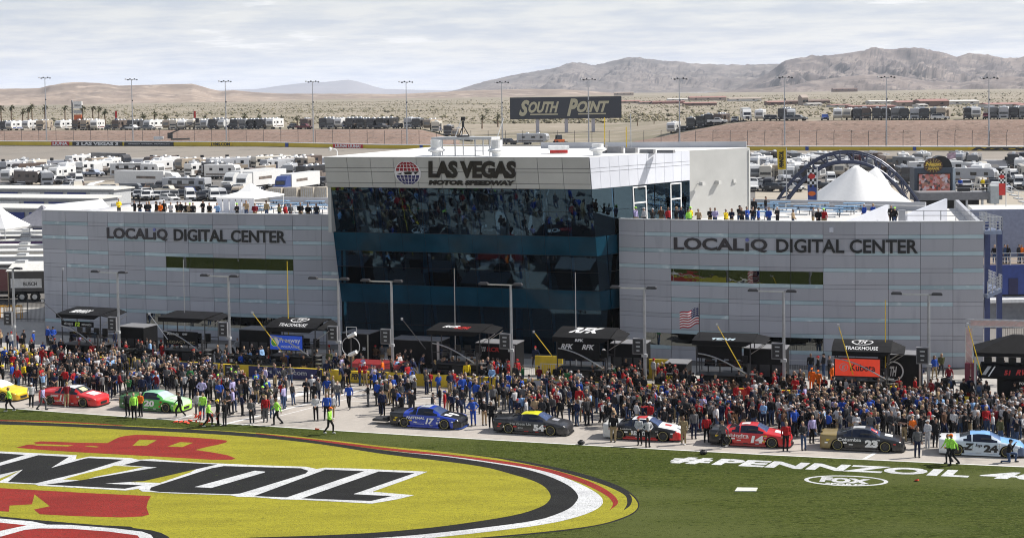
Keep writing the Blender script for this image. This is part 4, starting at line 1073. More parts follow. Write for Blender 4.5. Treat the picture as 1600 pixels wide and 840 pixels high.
Whi = ('white', (.75, .76, .77)); Yel = ('yellow', (.80, .55, .01)); Lbl = ('light_blue', (.22, .46, .80)); Gol = ('gold', (.27, .20, .075)); Lim = ('lime', (.40, .78, .08)); Slv = ('silver', (.55, .62, .70)); DkR = ('dark_red', (.30, .012, .015)); Dgr = ('dark_green', (.04, .13, .04))
race_car(4.5, 627, 'yellow and white race car cut by the left edge of the picture', [Yel, Whi, Yel, Whi, ('amber', (.55, .33, .02)), Yel], {'screen': Wt, 'lamp': Wt})
race_car(129.5, 636, 'red race car with a yellow and white oval on its dark windscreen', [Red, Red, Red, Whi, Red, DkR], {'screen': M_glassd, 'text': [('11', -.55, -.05, .36, .78, WtT, .05, .2), ('EXPRESS', -1.3, -.65, .62, .76, WtT, .03, .1), ('FEDERAL', -1.0, .0, .30, .36, WtT, .03)], 'top': [('windscreen_sticker', .62, .98, (-.35, .25), mat('sticker_cream', (.75, .7, .35), .5)), ('hood_decal', 1.3, 2.0, (-.45, .45), WtT)]})
race_car(259, 644.5, 'bright green race car number 20 with pale windscreen', [Gre, Dgr, ('pale_green', (.45, .62, .42)), ('mint', (.25, .55, .35)), Lim, Dgr], {'screen': mat('screen_pale', (.45, .52, .6), .2), 'text': [('20', -.35, .50, .36, .79, WtT, .05, .1), ('camo', -1.2, -.5, .5, .68, BkT, .02)], 'top': [('hood_decal', 1.35, 1.9, (-.4, .4), WtT)]})
race_car(694, 671, 'royal blue race car number 17 with black hood and rear', [Blu, Blk, Blk, Blu, Blk, Blu], {'text': [('FASTENAL', -1.22, .05, .60, .76, WtT, .035, .2), ('17', .10, .72, .30, .70, WtT, .06, .3), ('tools', -.6, .0, .28, .33, WtT, .02)], 'top': [('hood_stripe', 1.3, 1.75, (-.75, -.3), WtT), ('hood_stripe', 1.4, 2.05, (-.12, .18), WtT), ('roof_decal', -.5, .2, (-.45, .45), mat('roof_decal_pale', (.5, .52, .55), .4))], 'lamp': WtT, 'split': M_blue, 'cart': True})
race_car(860, 681, 'matte black race car number 54 with a yellow roof', [Chr, Blk, Chr, ('acid_yellow', (.72, .70, .02)), Chr, Blk], {'text': [('He Gets Us', -1.28, .12, .60, .76, mat('decal_grey', (.5, .52, .5), .4), .01), ('54', .28, 1.0, .28, .70, WtT, .06), ('sponsor', -.75, -.4, .38, .46, WtT, .01)], 'top': [('hood_decal', 1.3, 1.7, (-.3, .3), mat('decal_grey2', (.35, .35, .37), .4))], 'lamp': WtT})
race_car(1036, 690, 'black race car with white hood and roof and red side panel', [Blk, ('pale', (.6, .6, .58)), Whi, Whi, Red, Red], {'text': [("RESER'S", -.62, .35, .34, .62, WtT, .05), ('Leidos', -1.3, -.6, .66, .74, WtT, .02)], 'top': [('roof_decal', -.4, .2, (-.4, .4), mat('decal_red', (.5, .03, .03), .4)), ('hood_decal', 1.35, 1.75, (-.2, .2), mat('decal_red', (.5, .03, .03), .4))], 'lamp': M_lgrey})
race_car(1206, 700, 'red race car number 14 with a black rear quarter', [Red, Blk, Red, Red, Red, DkR], {'text': [('mahindra', -1.62, .0, .60, .80, WtT, .015), ('TRACTORS', -.75, .0, .52, .58, WtT, .02), ('14', .12, .90, .28, .72, WtT, .06, .15)], 'top': [('roof_decal', -.5, .0, (-.42, .1), WtT), ('hood_decal', 1.5, 2.0, (-.4, .3), WtT)], 'lamp': M_grey})
race_car(1383, 707, 'black race car number 23 with a gold tail and red windscreen patch', [Blk, Gol, Blk, Chr, Blk, Chr], {'text': [('Columbia', -1.38, .0, .60, .80, WtT, .02), ('23', .22, .98, .28, .72, WtT, .07)], 'top': [('windscreen_sticker', .56, .95, (-.5, .0), mat('decal_red', (.5, .03, .03), .4)), ('windscreen_sticker', .66, .88, (-.38, -.12), WtT), ('hood_decal', 1.35, 1.8, (-.35, .3), WtT), ('roof_decal', -.5, .2, (-.42, .3), M_lgrey)], 'lamp': WtT})
race_car(1573, 715, 'white to sky blue race car number 24', [Slv, Whi, Lbl, Lbl, ('navy_nose', (.05, .09, .18)), Slv], {'text': [('Z', -1.05, -.42, .36, .78, BkT, .06, .25), ('hp', -.36, .02, .52, .78, BkT, .02, .2), ('24', .10, .90, .28, .72, BkT, .06)], 'lamp': WtT, 'screen': mat('screen_blue', (.12, .2, .38), .15)})
# ================================================================== people
def capsule(mb, a, b, r0, r1, mi, n=8, fl=1.0):
    a, b = Vector(a), Vector(b); d = b - a; L = d.length; d = d / max(L, 1e-6)
    u = d.orthogonal().normalized(); w = d.cross(u); rings = []
    for t, r in ((-.9, .35), (-.5, .85), (0, 1)): rings.append((a + d * r0 * t, r0 * r))
    for t, r in ((0, 1), (.5, .85), (.9, .35)): rings.append((b + d * r1 * t, r1 * r))
    mb.loft([[p + u * math.cos(2 * math.pi * i / n) * r + w * math.sin(2 * math.pi * i / n) * r for i in range(n)] for p, r in rings], mi)
TMP = bpy.data.scenes.new('workbench')
SKIN, TOP, LEG, SHOE, HAIR = 0, 1, 2, 3, 4
BASE = dict(lh=(-.09, 0, .93), rh=(.09, 0, .93), lk=(-.105, .02, .50), rk=(.105, .02, .50), la=(-.11, -.01, .09), ra=(.11, -.01, .09),
            ls=(-.185, 0, 1.42), rs=(.185, 0, 1.42), le=(-.245, -.03, 1.15), re=(.245, -.03, 1.15), lw=(-.235, .06, .90), rw=(.235, .06, .90), lean=0.0, dz=0.0, turn=0.0)
POSES = {
 'stand': {}, 'clasp': dict(le=(-.25, .03, 1.16), re=(.25, .03, 1.16), lw=(-.05, .19, 1.02), rw=(.05, .2, 1.0)),
 'cross': dict(le=(-.25, .06, 1.18), re=(.25, .06, 1.18), lw=(.09, .2, 1.19), rw=(-.09, .19, 1.15)),
 'walk': dict(lk=(-.09, .22, .55), la=(-.09, .20, .13), rk=(.09, -.05, .50), ra=(.09, -.34, .14), le=(-.24, -.16, 1.17), lw=(-.22, -.18, .93), re=(.24, .1, 1.17), rw=(.22, .28, 1.0), lean=.05),
 'phone': dict(re=(.24, .14, 1.22), rw=(.12, .30, 1.42), turn=.3), 'hips': dict(le=(-.36, -.05, 1.17), lw=(-.18, .06, 1.03), re=(.36, -.05, 1.17), rw=(.18, .06, 1.03)),
 'up': dict(le=(-.30, .02, 1.55), lw=(-.12, .08, 1.72), re=(.30, .02, 1.55), rw=(.12, .08, 1.72)),
 'carry': dict(le=(-.26, .02, 1.16), lw=(-.2, .30, 1.12), re=(.26, .02, 1.16), rw=(.2, .30, 1.12), turn=-.3), 'wide': dict(lk=(-.16, .02, .50), la=(-.2, 0, .09), rk=(.16, .02, .5), ra=(.2, 0, .09), le=(-.29, -.05, 1.17), lw=(-.30, .02, .93), turn=.5),
 'point': dict(re=(.30, .20, 1.40), rw=(.34, .46, 1.46), turn=-.4, le=(-.25, .03, 1.16), lw=(-.12, .17, 1.02)), 'pack': dict(lk=(-.10, .08, .51), la=(-.10, .05, .09), rk=(.10, -.03, .5), ra=(.11, -.1, .09), le=(-.26, .05, 1.18), lw=(-.15, .12, 1.30), re=(.26, .05, 1.18), rw=(.15, .12, 1.30), lean=.03, turn=.25), 'lean': dict(lh=(-.12, 0, .92), rh=(.05, 0, .93), lk=(-.16, .03, .5), la=(-.22, .02, .09), rk=(.05, .05, .5), ra=(.04, .02, .09), le=(-.27, -.06, 1.17), re=(.22, .08, 1.16), rw=(.02, .2, 1.08), lean=-.03, turn=-.6), 'stoop': dict(lean=.22, le=(-.24, .12, 1.15), lw=(-.1, .28, 1.0), re=(.24, .12, 1.15), rw=(.1, .28, 1.0), turn=.1),
 'sit': dict(lh=(-.10, 0, .93), rh=(.10, 0, .93), lk=(-.12, .42, .93), rk=(.12, .42, .93), la=(-.12, .44, .50), ra=(.12, .44, .50), le=(-.24, .08, 1.18), lw=(-.08, .34, 1.03), re=(.24, .08, 1.18), rw=(.08, .34, 1.03), lean=.06),
 'kneel': dict(lh=(-.1, 0, .55), rh=(.1, 0, .55), lk=(-.14, .40, .50), la=(-.14, .36, .09), rk=(.12, .06, .09), ra=(.12, -.36, .09), dz=-.38, le=(-.25, .14, 1.22), lw=(-.08, .26, 1.50), re=(.25, .14, 1.22), rw=(.08, .26, 1.50), lean=.08)}
def person_mesh(pose, hair, sleeves, low=False):
    P = dict(BASE); P.update(POSES[pose]); mb = MB(); ln = P['lean']; dz = P['dz']
    def U(p): return Vector((p[0], p[1] + ln * max(0, p[2] - .95) * 2, p[2] + dz))     # upper body
    n = 7
    for s in 'lr':
        capsule(mb, P[s + 'h'], P[s + 'k'], .098, .068, LEG, n); capsule(mb, P[s + 'k'], P[s + 'a'], .070, .052, LEG, n)
        a = Vector(P[s + 'a'])
        d = Vector((0, 1, 0)) if not (pose == 'kneel' and s == 'r') else Vector((0, -.3, -.9))
        capsule(mb, a + Vector((0, -.02, -.045)), a + d * .15 + Vector((0, 0, -.05)), .05, .042, SHOE, n)
        capsule(mb, U(P[s + 's']), U(P[s + 'e']), .064, .05, TOP, n)
        capsule(mb, U(P[s + 'e']), U(P[s + 'w']), .048, .036, TOP if sleeves else SKIN, n)
        w = U(P[s + 'w']); e = U(P[s + 'e']); d = (w - e).normalized(); capsule(mb, w + d * .02, w + d * .09, .036, .034, SKIN, 6)
    mb.ellip(U((0, 0, .95)), (.172, .125, .13), 10, 6, LEG)
    tor = [(.93, .170, .122), (1.02, .165, .12), (1.14, .165, .12), (1.28, .182, .125), (1.40, .188, .118), (1.475, .12, .085)]
    mb.loft([[U((rx_ * math.cos(2 * math.pi * i / 12), ry_ * math.sin(2 * math.pi * i / 12), z)) for i in range(12)] for z, rx_, ry_ in tor], TOP)
    if pose == 'pack': mb.ellip(U((0, -.19, 1.22)), (.15, .11, .22), 10, 6, LEG)
    capsule(mb, U((0, 0, 1.46)), U((0, .012, 1.56)), .058, .055, SKIN, 8)
    t = P['turn']; hc = U((0, .02, 1.645)); cs, sn = math.cos(t), math.sin(t)
    def H(x, y, z): return hc + Vector((x * cs - y * sn, x * sn + y * cs, z))
    def hell(c, d, nu, nv, mi):
        k0 = len(mb.v); mb.ellip((0, 0, 0), d, nu, nv, mi)
        for i in range(k0, len(mb.v)): q = mb.v[i]; mb.v[i] = tuple(H(q[0] + c[0], q[1] + c[1], q[2] + c[2]))
    hell((0, 0, 0), (.078, .098, .118), 12, 8, SKIN); hell((0, .05, -.07), (.05, .05, .045), 8, 5, SKIN); hell((0, .10, -.01), (.016, .022, .024), 6, 4, SKIN)
    for s in (-1, 1): hell((s * .079, -.005, -.005), (.012, .022, .032), 6, 4, SKIN)
    if hair == 'short': hell((0, -.022, .035), (.084, .098, .095), 12, 7, HAIR)
    elif hair == 'long':
        hell((0, -.025, .035), (.09, .10, .095), 12, 7, HAIR); capsule(mb, H(0, -.075, 0), H(0, -.085, -.22), .078, .06, HAIR, 8)
    elif hair == 'cap':
        hell((0, -.03, .0), (.080, .085, .09), 10, 6, HAIR); hell((0, -.005, .055), (.088, .104, .075), 12, 6, HAIR)
        k0 = len(mb.v); mb.box((0, .12, .055), (.14, .12, .02), HAIR)
        for i in range(k0, len(mb.v)): q = mb.v[i]; mb.v[i] = tuple(H(q[0], q[1], q[2] - max(0, q[1] - .1) * .2))
    elif hair == 'bald': hell((0, -.045, -.03), (.078, .07, .06), 10, 6, HAIR)
    src = mb.mesh('src', [M_black] * 5)
    tree = BVHTree.FromPolygons([v.co for v in src.vertices], [tuple(p.vertices) for p in src.polygons]); smi = [p.material_index for p in src.polygons]
    ob = bpy.data.objects.new('src', src); TMP.collection.objects.link(ob)
    r = ob.modifiers.new('r', 'REMESH'); r.mode = 'VOXEL'; r.voxel_size = .03 if low else .02
    d = ob.modifiers.new('d', 'DECIMATE'); d.ratio = .16 if low else .26
    vl_ = TMP.view_layers[0]; vl_.update(); me = bpy.data.meshes.new_from_object(ob.evaluated_get(vl_.depsgraph))
    bpy.data.objects.remove(ob); bpy.data.meshes.remove(src)
    fmi = []
    for p in me.polygons:
        h = tree.find_nearest(p.center); fmi.append(smi[h[2]] if h[2] is not None else 1)
    V = [tuple(v.co) for v in me.vertices]; Fc = [tuple(p.vertices) for p in me.polygons]
    bpy.data.meshes.remove(me)
    if not low:                                   # fingers, thumb, eyes
        x = MB()
        for s in 'lr':
            w = U(P[s + 'w']); e = U(P[s + 'e']); dd = (w - e).normalized(); sd = dd.cross(Vector((0, 1, 0)) if abs(dd.y) < .8 else Vector((0, 0, 1))).normalized(); pl = sd.cross(dd)
            for f, (o_, L) in enumerate(((-.027, .07), (-.009, .08), (.009, .075), (.026, .06))):
                b0 = w + dd * .10 + sd * o_; b1 = b0 + dd * L * .55 + pl * .012; b2 = b1 + dd * L * .3 + pl * .03
                x.tube(b0, b1, .0095, .009, 4, SKIN); x.tube(b1, b2, .009, .007, 4, SKIN)
            q = -1 if s == 'l' else 1
            t0 = w + dd * .035 - sd * q * .03; x.tube(t0, t0 + dd * .04 - sd * q * .03 + pl * .015, .011, .008, 4, SKIN)
        for s in (-1, 1): x.ellip(H(s * .031, .091, .012), (.012, .008, .008), 5, 3, HAIR)
        k0 = len(V); V += x.v; Fc += [tuple(i + k0 for i in f) for f in x.f]; fmi += x.m
    return V, Fc, fmi
PM, PL = {}, {}
def get_person(pose, hair, sl):
    k = (pose, hair, sl)
    if k not in PM:
        V, Fc, mi = person_mesh(*k); me = bpy.data.meshes.new('person'); me.from_pydata(V, [], Fc)
        for _ in range(5): me.materials.append(M_black)
        me.polygons.foreach_set('material_index', mi); me.polygons.foreach_set('use_smooth', [True] * len(Fc)); me.update(); PM[k] = me
    return PM[k]
def get_low(pose, hair):
    k = (pose, hair)
    if k not in PL: PL[k] = person_mesh(pose, hair, True, True)
    return PL[k]
CL = {'black': (.012, .012, .014), 'charcoal': (.035, .035, .038), 'navy': (.012, .018, .05), 'grey': (.12, .12, .125), 'white': (.50, .50, .51), 'red': (.36, .016, .02), 'maroon': (.16, .012, .02), 'royal blue': (.02, .07, .36), 'light blue': (.25, .42, .68),
      'denim blue': (.045, .075, .15), 'khaki': (.30, .23, .13), 'tan': (.38, .27, .16), 'lime green': (.38, .85, .10), 'orange': (.80, .17, .02), 'yellow': (.80, .58, .02), 'green': (.03, .14, .05), 'lilac': (.42, .38, .62), 'brown': (.09, .05, .03), 'olive': (.08, .08, .035), 'pink': (.6, .2, .28)}
MC = {k: mat('cloth_' + k.replace(' ', '_'), c, .85, var=.25, vscale=9, spec=.2) for k, c in CL.items()}
SK = [mat('skin_tone_%s' % n, c, .55, var=.08) for n, c in (('a', (.42, .25, .175)), ('b', (.32, .18, .12)), ('c', (.17, .09, .055)), ('d', (.47, .30, .22)))]
HR = [mat('hair_%s' % n, c, .6) for n, c in (('dark', (.02, .014, .01)), ('brown', (.07, .04, .02)), ('blond', (.38, .26, .11)), ('grey', (.3, .29, .28)))]
HRN = ['dark', 'brown', 'blond', 'grey']
M_shoe = mat('shoe_dark', (.02, .02, .022), .6); M_shoew = mat('shoe_white', (.6, .6, .58), .6)
LABN = {}
def person(p, rz, pose='stand', hair='short', top='black', legs='denim blue', hat=None, label=None, sl=True, sc=1.0, group='people on the pit road', rnd=random, skin=None):
    me = get_person(pose, hair, sl); o = link('person', me, None, p, rz)
    o.scale = (sc * rnd.uniform(.95, 1.1), sc * rnd.uniform(.95, 1.1), sc)
    set_mat(o, 0, skin or rnd.choices(SK, (5, 3, 1.5, 4))[0]); set_mat(o, 1, MC[top]); set_mat(o, 2, MC[legs]); set_mat(o, 3, M_shoew if rnd.random() < .25 else M_shoe)
    hi = rnd.choices(range(4), (5, 4, 2, 2))[0]
    set_mat(o, 4, MC[hat] if hat else HR[hi])
    o.rotation_euler = (rnd.uniform(-.03, .03), rnd.uniform(-.04, .04), rz)
    tag(o, label, 'person', group)
    return o
# ---- the crowd: (px range, v range, count, favourite tops, favourite hats, landmark)
DARK = ['black'] * 17 + ['charcoal'] * 11 + ['navy'] * 6 + ['grey'] * 4 + ['olive', 'brown', 'white', 'white', 'white', 'royal blue', 'royal blue', 'red', 'red', 'lilac', 'light blue', 'maroon', 'tan', 'grey']
def LM(px): return interp([(0, 0)], 0)
ZONES = [(-40, 60, 5.0, 15.2, 62, DARK + ['yellow'] * 4, ['white', 'yellow', None, None], 'yellow car'),
         (60, 165, 5.2, 15.2, 95, DARK + ['red'] * 8, ['red', 'white', None, None, None, None, 'black', 'black'], 'red car 11'),
         (165, 330, 5.2, 15.0, 125, DARK + ['green'] * 1 + ['white'] * 2, [None, None, None, None, 'black', 'black', 'white', 'grey'], 'green car 20'),
         (330, 450, 2.2, 13.5, 62, DARK + ['lime green'] * 1, ['lime green', 'olive', None, None, None, None, 'black', 'black', 'black', 'grey'], 'road stripes'),
         (450, 560, 5.5, 15, 11, DARK, [None, 'black'], 'road stripes'),
         (575, 780, 5.0, 14.8, 66, DARK + ['royal blue'] * 5, [None, None, 'royal blue', 'white', 'black', 'navy'], 'blue car 17'),
         (780, 940, 5.2, 15.2, 105, DARK, [None, None, None, 'black', 'black', 'white', 'tan', 'red'], 'black car 54'),
         (940, 1090, 5.2, 15.4, 130, DARK + ['red'] * 2, ['red', None, None, None, 'white', 'black', 'black', 'charcoal'], 'white-hooded car'),
         (1090, 1270, 5.2, 15.4, 150, DARK + ['red'] * 3, ['red', None, None, 'white', 'black', 'black', 'charcoal', 'grey'], 'red car 14'),
         (1270, 1450, 5.2, 15.4, 150, DARK + ['orange', 'green'], [None, None, None, 'black', 'black', 'white', 'red', 'tan'], 'gold-tailed car 23'),
         (1450, 1660, 5.2, 15.4, 158, DARK + ['white'] * 4 + ['light blue'] * 2, [None, 'white', 'black', 'grey'], 'sky-blue car 24')]
rc = random.Random(21)
pts = []; cells = {}
def free(p, r):
    c = (int(p.x // 1), int(p.y // 1))
    for i in (-1, 0, 1):
        for j in (-1, 0, 1):
            for q in cells.get((c[0] + i, c[1] + j), ()):
                if (q - p).length < r: return False
    return True
def occupy(p): cells.setdefault((int(p.x // 1), int(p.y // 1)), []).append(p)
# hand-placed people: feet pixel, heading (degrees, 0 = facing away from camera, 180 = towards), pose ...
SPEC = [
 (15, 643, 100, 'walk', 'short', 'lime green', 'black', None, 'person in lime green shirt carrying a black bag by the yellow race car'),
 (49, 637, 200, 'walk', 'cap', 'white', 'black', 'white', 'person in white racing overalls top walking behind the red race car'),
 (66, 641, 260, 'walk', 'cap', 'lilac', 'grey', 'white', 'person in lilac shirt and grey trousers walking at the grass edge'),
 (104, 636, 20, 'cross', 'short', 'maroon', 'khaki', None, 'person in maroon top and khaki trousers leaning on the red car'),
 (200, 651, 40, 'stand', 'short', 'charcoal', 'black', None, 'person in charcoal top holding a red flag beside the green car'),
 (210, 655, 190, 'stand', 'short', 'lime green', 'black', None, 'person in lime green shirt seen from behind at the green car'),
 (220, 651, 150, 'clasp', 'short', 'orange', 'black', None, 'person in orange vest standing at the green car door'),
 (281, 652, 95, 'walk', 'short', 'black', 'black', None, 'person in black clothes walking past the nose of the green car'),
 (326, 667, 270, 'walk', 'short', 'lime green', 'black', None, 'marshal in lime green shirt striding with a bundle of red flags'),
 (341, 664, 120, 'stand', 'cap', 'black', 'black', 'yellow', 'person in black with a yellow cap left of the white stripe'),
 (351, 665, 60, 'clasp', 'short', 'black', 'charcoal', None, 'person in black with charcoal trousers near the flag bundle'),
 (309, 652, 200, 'stand', 'short', 'white', 'grey', None, 'person in white top and grey trousers in front of the green car nose'),
 (316, 655, 170, 'stand', 'short', 'lime green', 'denim blue', None, 'person in lime green vest and jeans in front of the green car nose'),
 (394, 663, 180, 'clasp', 'short', 'grey', 'charcoal', None, 'person in grey fleece standing right of the flag marshal'),
 (415, 659, 180, 'stand', 'long', 'red', 'grey', None, 'person in red jacket and pale trousers standing in the open lane'),
 (433, 664, 110, 'walk', 'short', 'lime green', 'black', None, 'person in lime green shirt and black trousers facing right in the open lane'),
 (494, 657, 180, 'clasp', 'short', 'white', 'black', None, 'person in pale jacket and black trousers alone on the open asphalt'),
 (510, 656, 180, 'stand', 'short', 'royal blue', 'black', None, 'person in blue coat on the open asphalt behind the flag waver'),
 (519, 654, 180, 'stand', 'short', 'white', 'khaki', None, 'person in white shirt and khaki trousers behind the flag waver'),
 (515, 678, 250, 'walk', 'cap', 'lime green', 'black', 'orange', 'marshal in lime green vest and orange cap stepping onto the grass'),
 (528, 634, 170, 'stand', 'short', 'grey', 'denim blue', None, 'person in grey jacket and jeans at the pale lane stripe'),
 (511, 626, 170, 'hips', 'short', 'royal blue', 'khaki', None, 'person in blue jacket and khaki trousers at the pale lane stripe'),
 (478, 629, 190, 'cross', 'short', 'black', 'black', None, 'person in black with folded arms near the pale lane stripe'),
 (488, 624, 200, 'stand', 'cap', 'white', 'grey', 'white', 'person in white top with white cap near the pale lane stripe'),
 (497, 626, 160, 'stand', 'short', 'grey', 'denim blue', None, 'person in grey shirt and jeans near the pale lane stripe'),
 (598, 649, 180, 'stand', 'short', 'navy', 'black', None, 'person in navy jacket standing behind the blue car tail'),
 (617, 640, 190, 'stand', 'cap', 'charcoal', 'black', 'white', 'person in charcoal jacket with pale cap behind the blue car'),
 (740, 664, 190, 'hips', 'cap', 'royal blue', 'royal blue', 'royal blue', 'crew member in royal blue overalls in front of the blue car'),
 (757, 664, 200, 'clasp', 'cap', 'black', 'tan', 'white', 'person in black top and tan shorts in front of the blue car'),
 (768, 669, 170, 'stand', 'short', 'black', 'black', None, 'person in black seen from behind at the tail of the matte black car'),
 (958, 690, 170, 'stand', 'cap', 'black', 'khaki', 'black', 'person in black jacket and khaki trousers at the tail of the white-hooded car'),
 (1000, 695, 160, 'clasp', 'cap', 'white', 'black', 'red', 'driver in white vest with red cap beside the white-hooded car'),
 (1012, 698, 200, 'hips', 'short', 'white', 'black', None, 'driver in white vest with dark hair beside the white-hooded car'),
 (1068, 694, 150, 'phone', 'short', 'khaki', 'khaki', None, 'photographer in khaki with a lime vest at the nose of the white-hooded car'),
 (1084, 685, 190, 'stand', 'short', 'grey', 'navy', None, 'person in grey fleece and navy trousers behind the khaki photographer'),
 (1104, 691, 180, 'stand', 'short', 'red', 'black', None, 'crew member in red shirt at the tail of red car 14'),
 (1131, 700, 120, 'walk', 'cap', 'grey', 'black', 'brown', 'person in grey and red vest walking past red car 14'),
 (1227, 704, 180, 'stand', 'short', 'red', 'black', None, 'crew member in red shirt seen from behind at the nose of red car 14'),
 (1256, 703, 190, 'clasp', 'short', 'charcoal', 'denim blue', None, 'person in charcoal top and jeans between red car 14 and the gold-tailed car'),
 (1268, 692, 200, 'stand', 'short', 'lilac', 'black', None, 'person in lilac shirt between red car 14 and the gold-tailed car'),
 (1433, 714, 180, 'stand', 'short', 'grey', 'navy', None, 'person in grey blazer and navy trousers alone between the last two cars'),
 (1449, 700, 120, 'clasp', 'cap', 'white', 'white', 'white', 'person in white overalls standing left of the sky blue car'),
 (1461, 698, 180, 'stand', 'short', 'black', 'black', None, 'person in black jacket beside the white overalls at the sky blue car'),
 (1490, 727, 95, 'walk', 'cap', 'lime green', 'black', 'orange', 'marshal in lime green jacket and orange cap striding past the sky blue car'),
 (1482, 724, 110, 'walk', 'short', 'lime green', 'charcoal', None, 'marshal in lime green jacket half hidden by another at the sky blue car'),
 (1576, 722, 250, 'kneel', 'cap', 'black', 'denim blue', 'black', 'photographer in black kneeling in front of the sky blue car')]
for px, py, hd, pose, hair, top, legs, hat, lab in SPEC:
    p = gp(px, py); p.z = .012; occupy(p)
    person(p, RD(hd), pose, hair, top, legs, hat, lab, sc=rc.uniform(.97, 1.05), rnd=rc)
cand = []
for (a, b, v0, v1, n, tops, hats, lmk) in ZONES:
    k = 0; tries = 0
    while k < n and tries < n * 120:
        tries += 1; v = v0 + (v1 - v0) * rc.random() ** .85; px = rc.uniform(a, b); X = xv(px, v); p = PV(X, v, .012)
        if noise.noise(Vector((p.x * .42, p.y * .42, 5))) + rc.uniform(-.35, .35) < (-.03 if n > 60 else -.25): continue
        if free(p, .40): occupy(p); k += 1; cand.append((p, v, v0, v1, tops, hats, lmk))
for (a, b, v0, v1, n, tops, hats) in ((-40, 330, 16.9, 22.5, 70, DARK + ['red'] * 4, [None, 'black', 'red']), (330, 660, 16.9, 21, 40, DARK + ['red'] * 2, [None, 'black']), (660, 960, 16.9, 20, 36, DARK + ['green'] * 4, [None, 'black']), (960, 1290, 16.9, 20.5, 56, DARK + ['red'] * 3, [None, 'black', 'red']), (1290, 1640, 16.9, 20, 36, DARK + ['orange'], [None, 'black'])):
    k = 0; tries = 0
    while k < n and tries < n * 60:
        tries += 1; v = rc.uniform(v0, v1); px = rc.uniform(a, b); p = PV(xv(px, v), v, .014)
        if noise.noise(Vector((p.x * .3, p.y * .3, 9))) + rc.uniform(-.3, .3) < 0: continue
        if free(p, .5): occupy(p); k += 1; cand.append((p, v, v0, v1, tops, hats, 'pit boxes'))
cand.sort(key=lambda c: c[0].y)
near = sorted(cand, key=lambda c: c[1])[:125]; nearset = {id(c) for c in near}
far_mb = MB(); FM = list(MC.keys()); fm_list = [MC[k] for k in FM] + SK + HR + [M_shoe]
nS, nH = len(FM), len(FM) + len(SK)
for c in cand:
    p, v, v0, v1, tops, hats, lmk = c
    pose = rc.choices(['stand', 'clasp', 'cross', 'phone', 'hips', 'wide', 'carry', 'up', 'point', 'pack', 'lean', 'stoop', 'walk'], (4, 4, 3, 3, 2, 3, 2, .5, 1.5, 3, 3.5, 1.2, 2.5))[0]
    hat = rc.choice(hats); hair = 'cap' if hat else rc.choices(['short', 'long', 'bald'], (6, 2.2, 1))[0]
    top = rc.choice(tops); legs = rc.choices(['denim blue', 'black', 'charcoal', 'khaki', 'navy', 'grey'], (5, 6, 3, 1.2, 2, 1))[0]
    if top == 'red' and rc.random() < .3: legs = 'red'
    rz = rc.uniform(-math.pi, math.pi) if rc.random() < .5 else RD(rc.choice((90, 180, 200, 160, 270))) + rc.uniform(-.5, .5)
    sc = rc.uniform(.86, 1.08)
    if id(c) in nearset:
        row = 'front' if v < v0 + (v1 - v0) * .12 else 'middle'
        feat = ('%s cap' % hat) if hat else {'long': 'long hair', 'short': 'no hat', 'bald': 'thin hair'}[hair]
        act = {'stand': 'standing', 'clasp': 'hands clasped', 'cross': 'arms folded', 'phone': 'phone raised', 'hips': 'hands on hips', 'wide': 'feet apart', 'carry': 'hands full', 'up': 'arms raised', 'point': 'pointing', 'pack': 'with backpack', 'lean': 'leaning', 'stoop': 'stooping', 'walk': 'walking'}[pose]
        sle = rc.random() < .8
        side = ' to its left' if False else ''
        lab = 'person in %s top, %s trousers, %s, %s, near %s' % (top, legs, feat, act, lmk)
        person(p, rz, pose, hair, top, legs, hat, lab, sle, sc, 'crowd along the row of cars', rc)
    else:
        V, Fc, mi = get_low(pose, hair); k0 = len(far_mb.v); cs, sn = math.cos(rz) * sc, math.sin(rz) * sc
        far_mb.v += [(p.x + x * cs - y * sn, p.y + x * sn + y * cs, p.z + z * sc) for x, y, z in V]
        far_mb.f += [tuple(i + k0 for i in f) for f in Fc]
        mp = [nS + rc.choices(range(4), (5, 3, 1.5, 4))[0], FM.index(top), FM.index(legs), len(fm_list) - 1, FM.index(hat) if hat else nH + rc.randrange(4)]
        far_mb.m += [mp[i] for i in mi]
tag(far_mb.build('crowd', fm_list, smooth=True), 'dense standing crowd of fans and crew filling the pit road', 'crowd', kind='stuff')

# ================================================================== pit wall and pit boxes
M_yw = mat('pit_wall_yellow', (.62, .44, .025), .55, vscale=1.5, var=.2); M_navy = mat('board_navy', (.015, .018, .10), .45); M_bgrey = mat('board_grey', (.36, .37, .42), .5)
VW = 16.3
mb = MB(); xs = [-48 + i * 1.5 for i in range(64)]
mb.loft([[PV(x, VW, 0), PV(x, VW, .88), PV(x, VW + .3, .88), PV(x, VW + .3, 0)] for x in xs])
pw = tag(mb.build('pit_wall', M_yw), 'low yellow pit wall with sponsor boards behind the crowd', 'wall')
def wall_x(px): return xv(px, VW, .45)
def board(px0, px1, m, s=None, tm=None, z=(.04, .86), tz0=(.25, .72), bold=.03, pad=.08, shear=0, spacing=1.0):
    a, b = wall_x(px0), wall_x(px1); rings = []
    for i in range(5):
        x = a + (b - a) * i / 4; rings.append([PV(x, VW - .05, z[0]), PV(x, VW - .05, z[1]), PV(x, VW - .003, z[1]), PV(x, VW - .003, z[0])])
    o = MB().loft(rings).build('sponsor_board', m, pw)
    if s: lettering('lettering', s, 1, 1, lambda x, y, d: PV(a + (b - a) * (pad + (1 - 2 * pad) * x), VW - .062, tz0[0] + (tz0[1] - tz0[0]) * y), tm, o, bold, shear, 0.0, spacing)
board(-10, 20, M_dark, 'PE', M_yellow); board(58, 108, M_dark, 'MENARDS', M_lgrey, pad=.05, bold=.02); board(108, 146, M_black, 'o', M_blue)
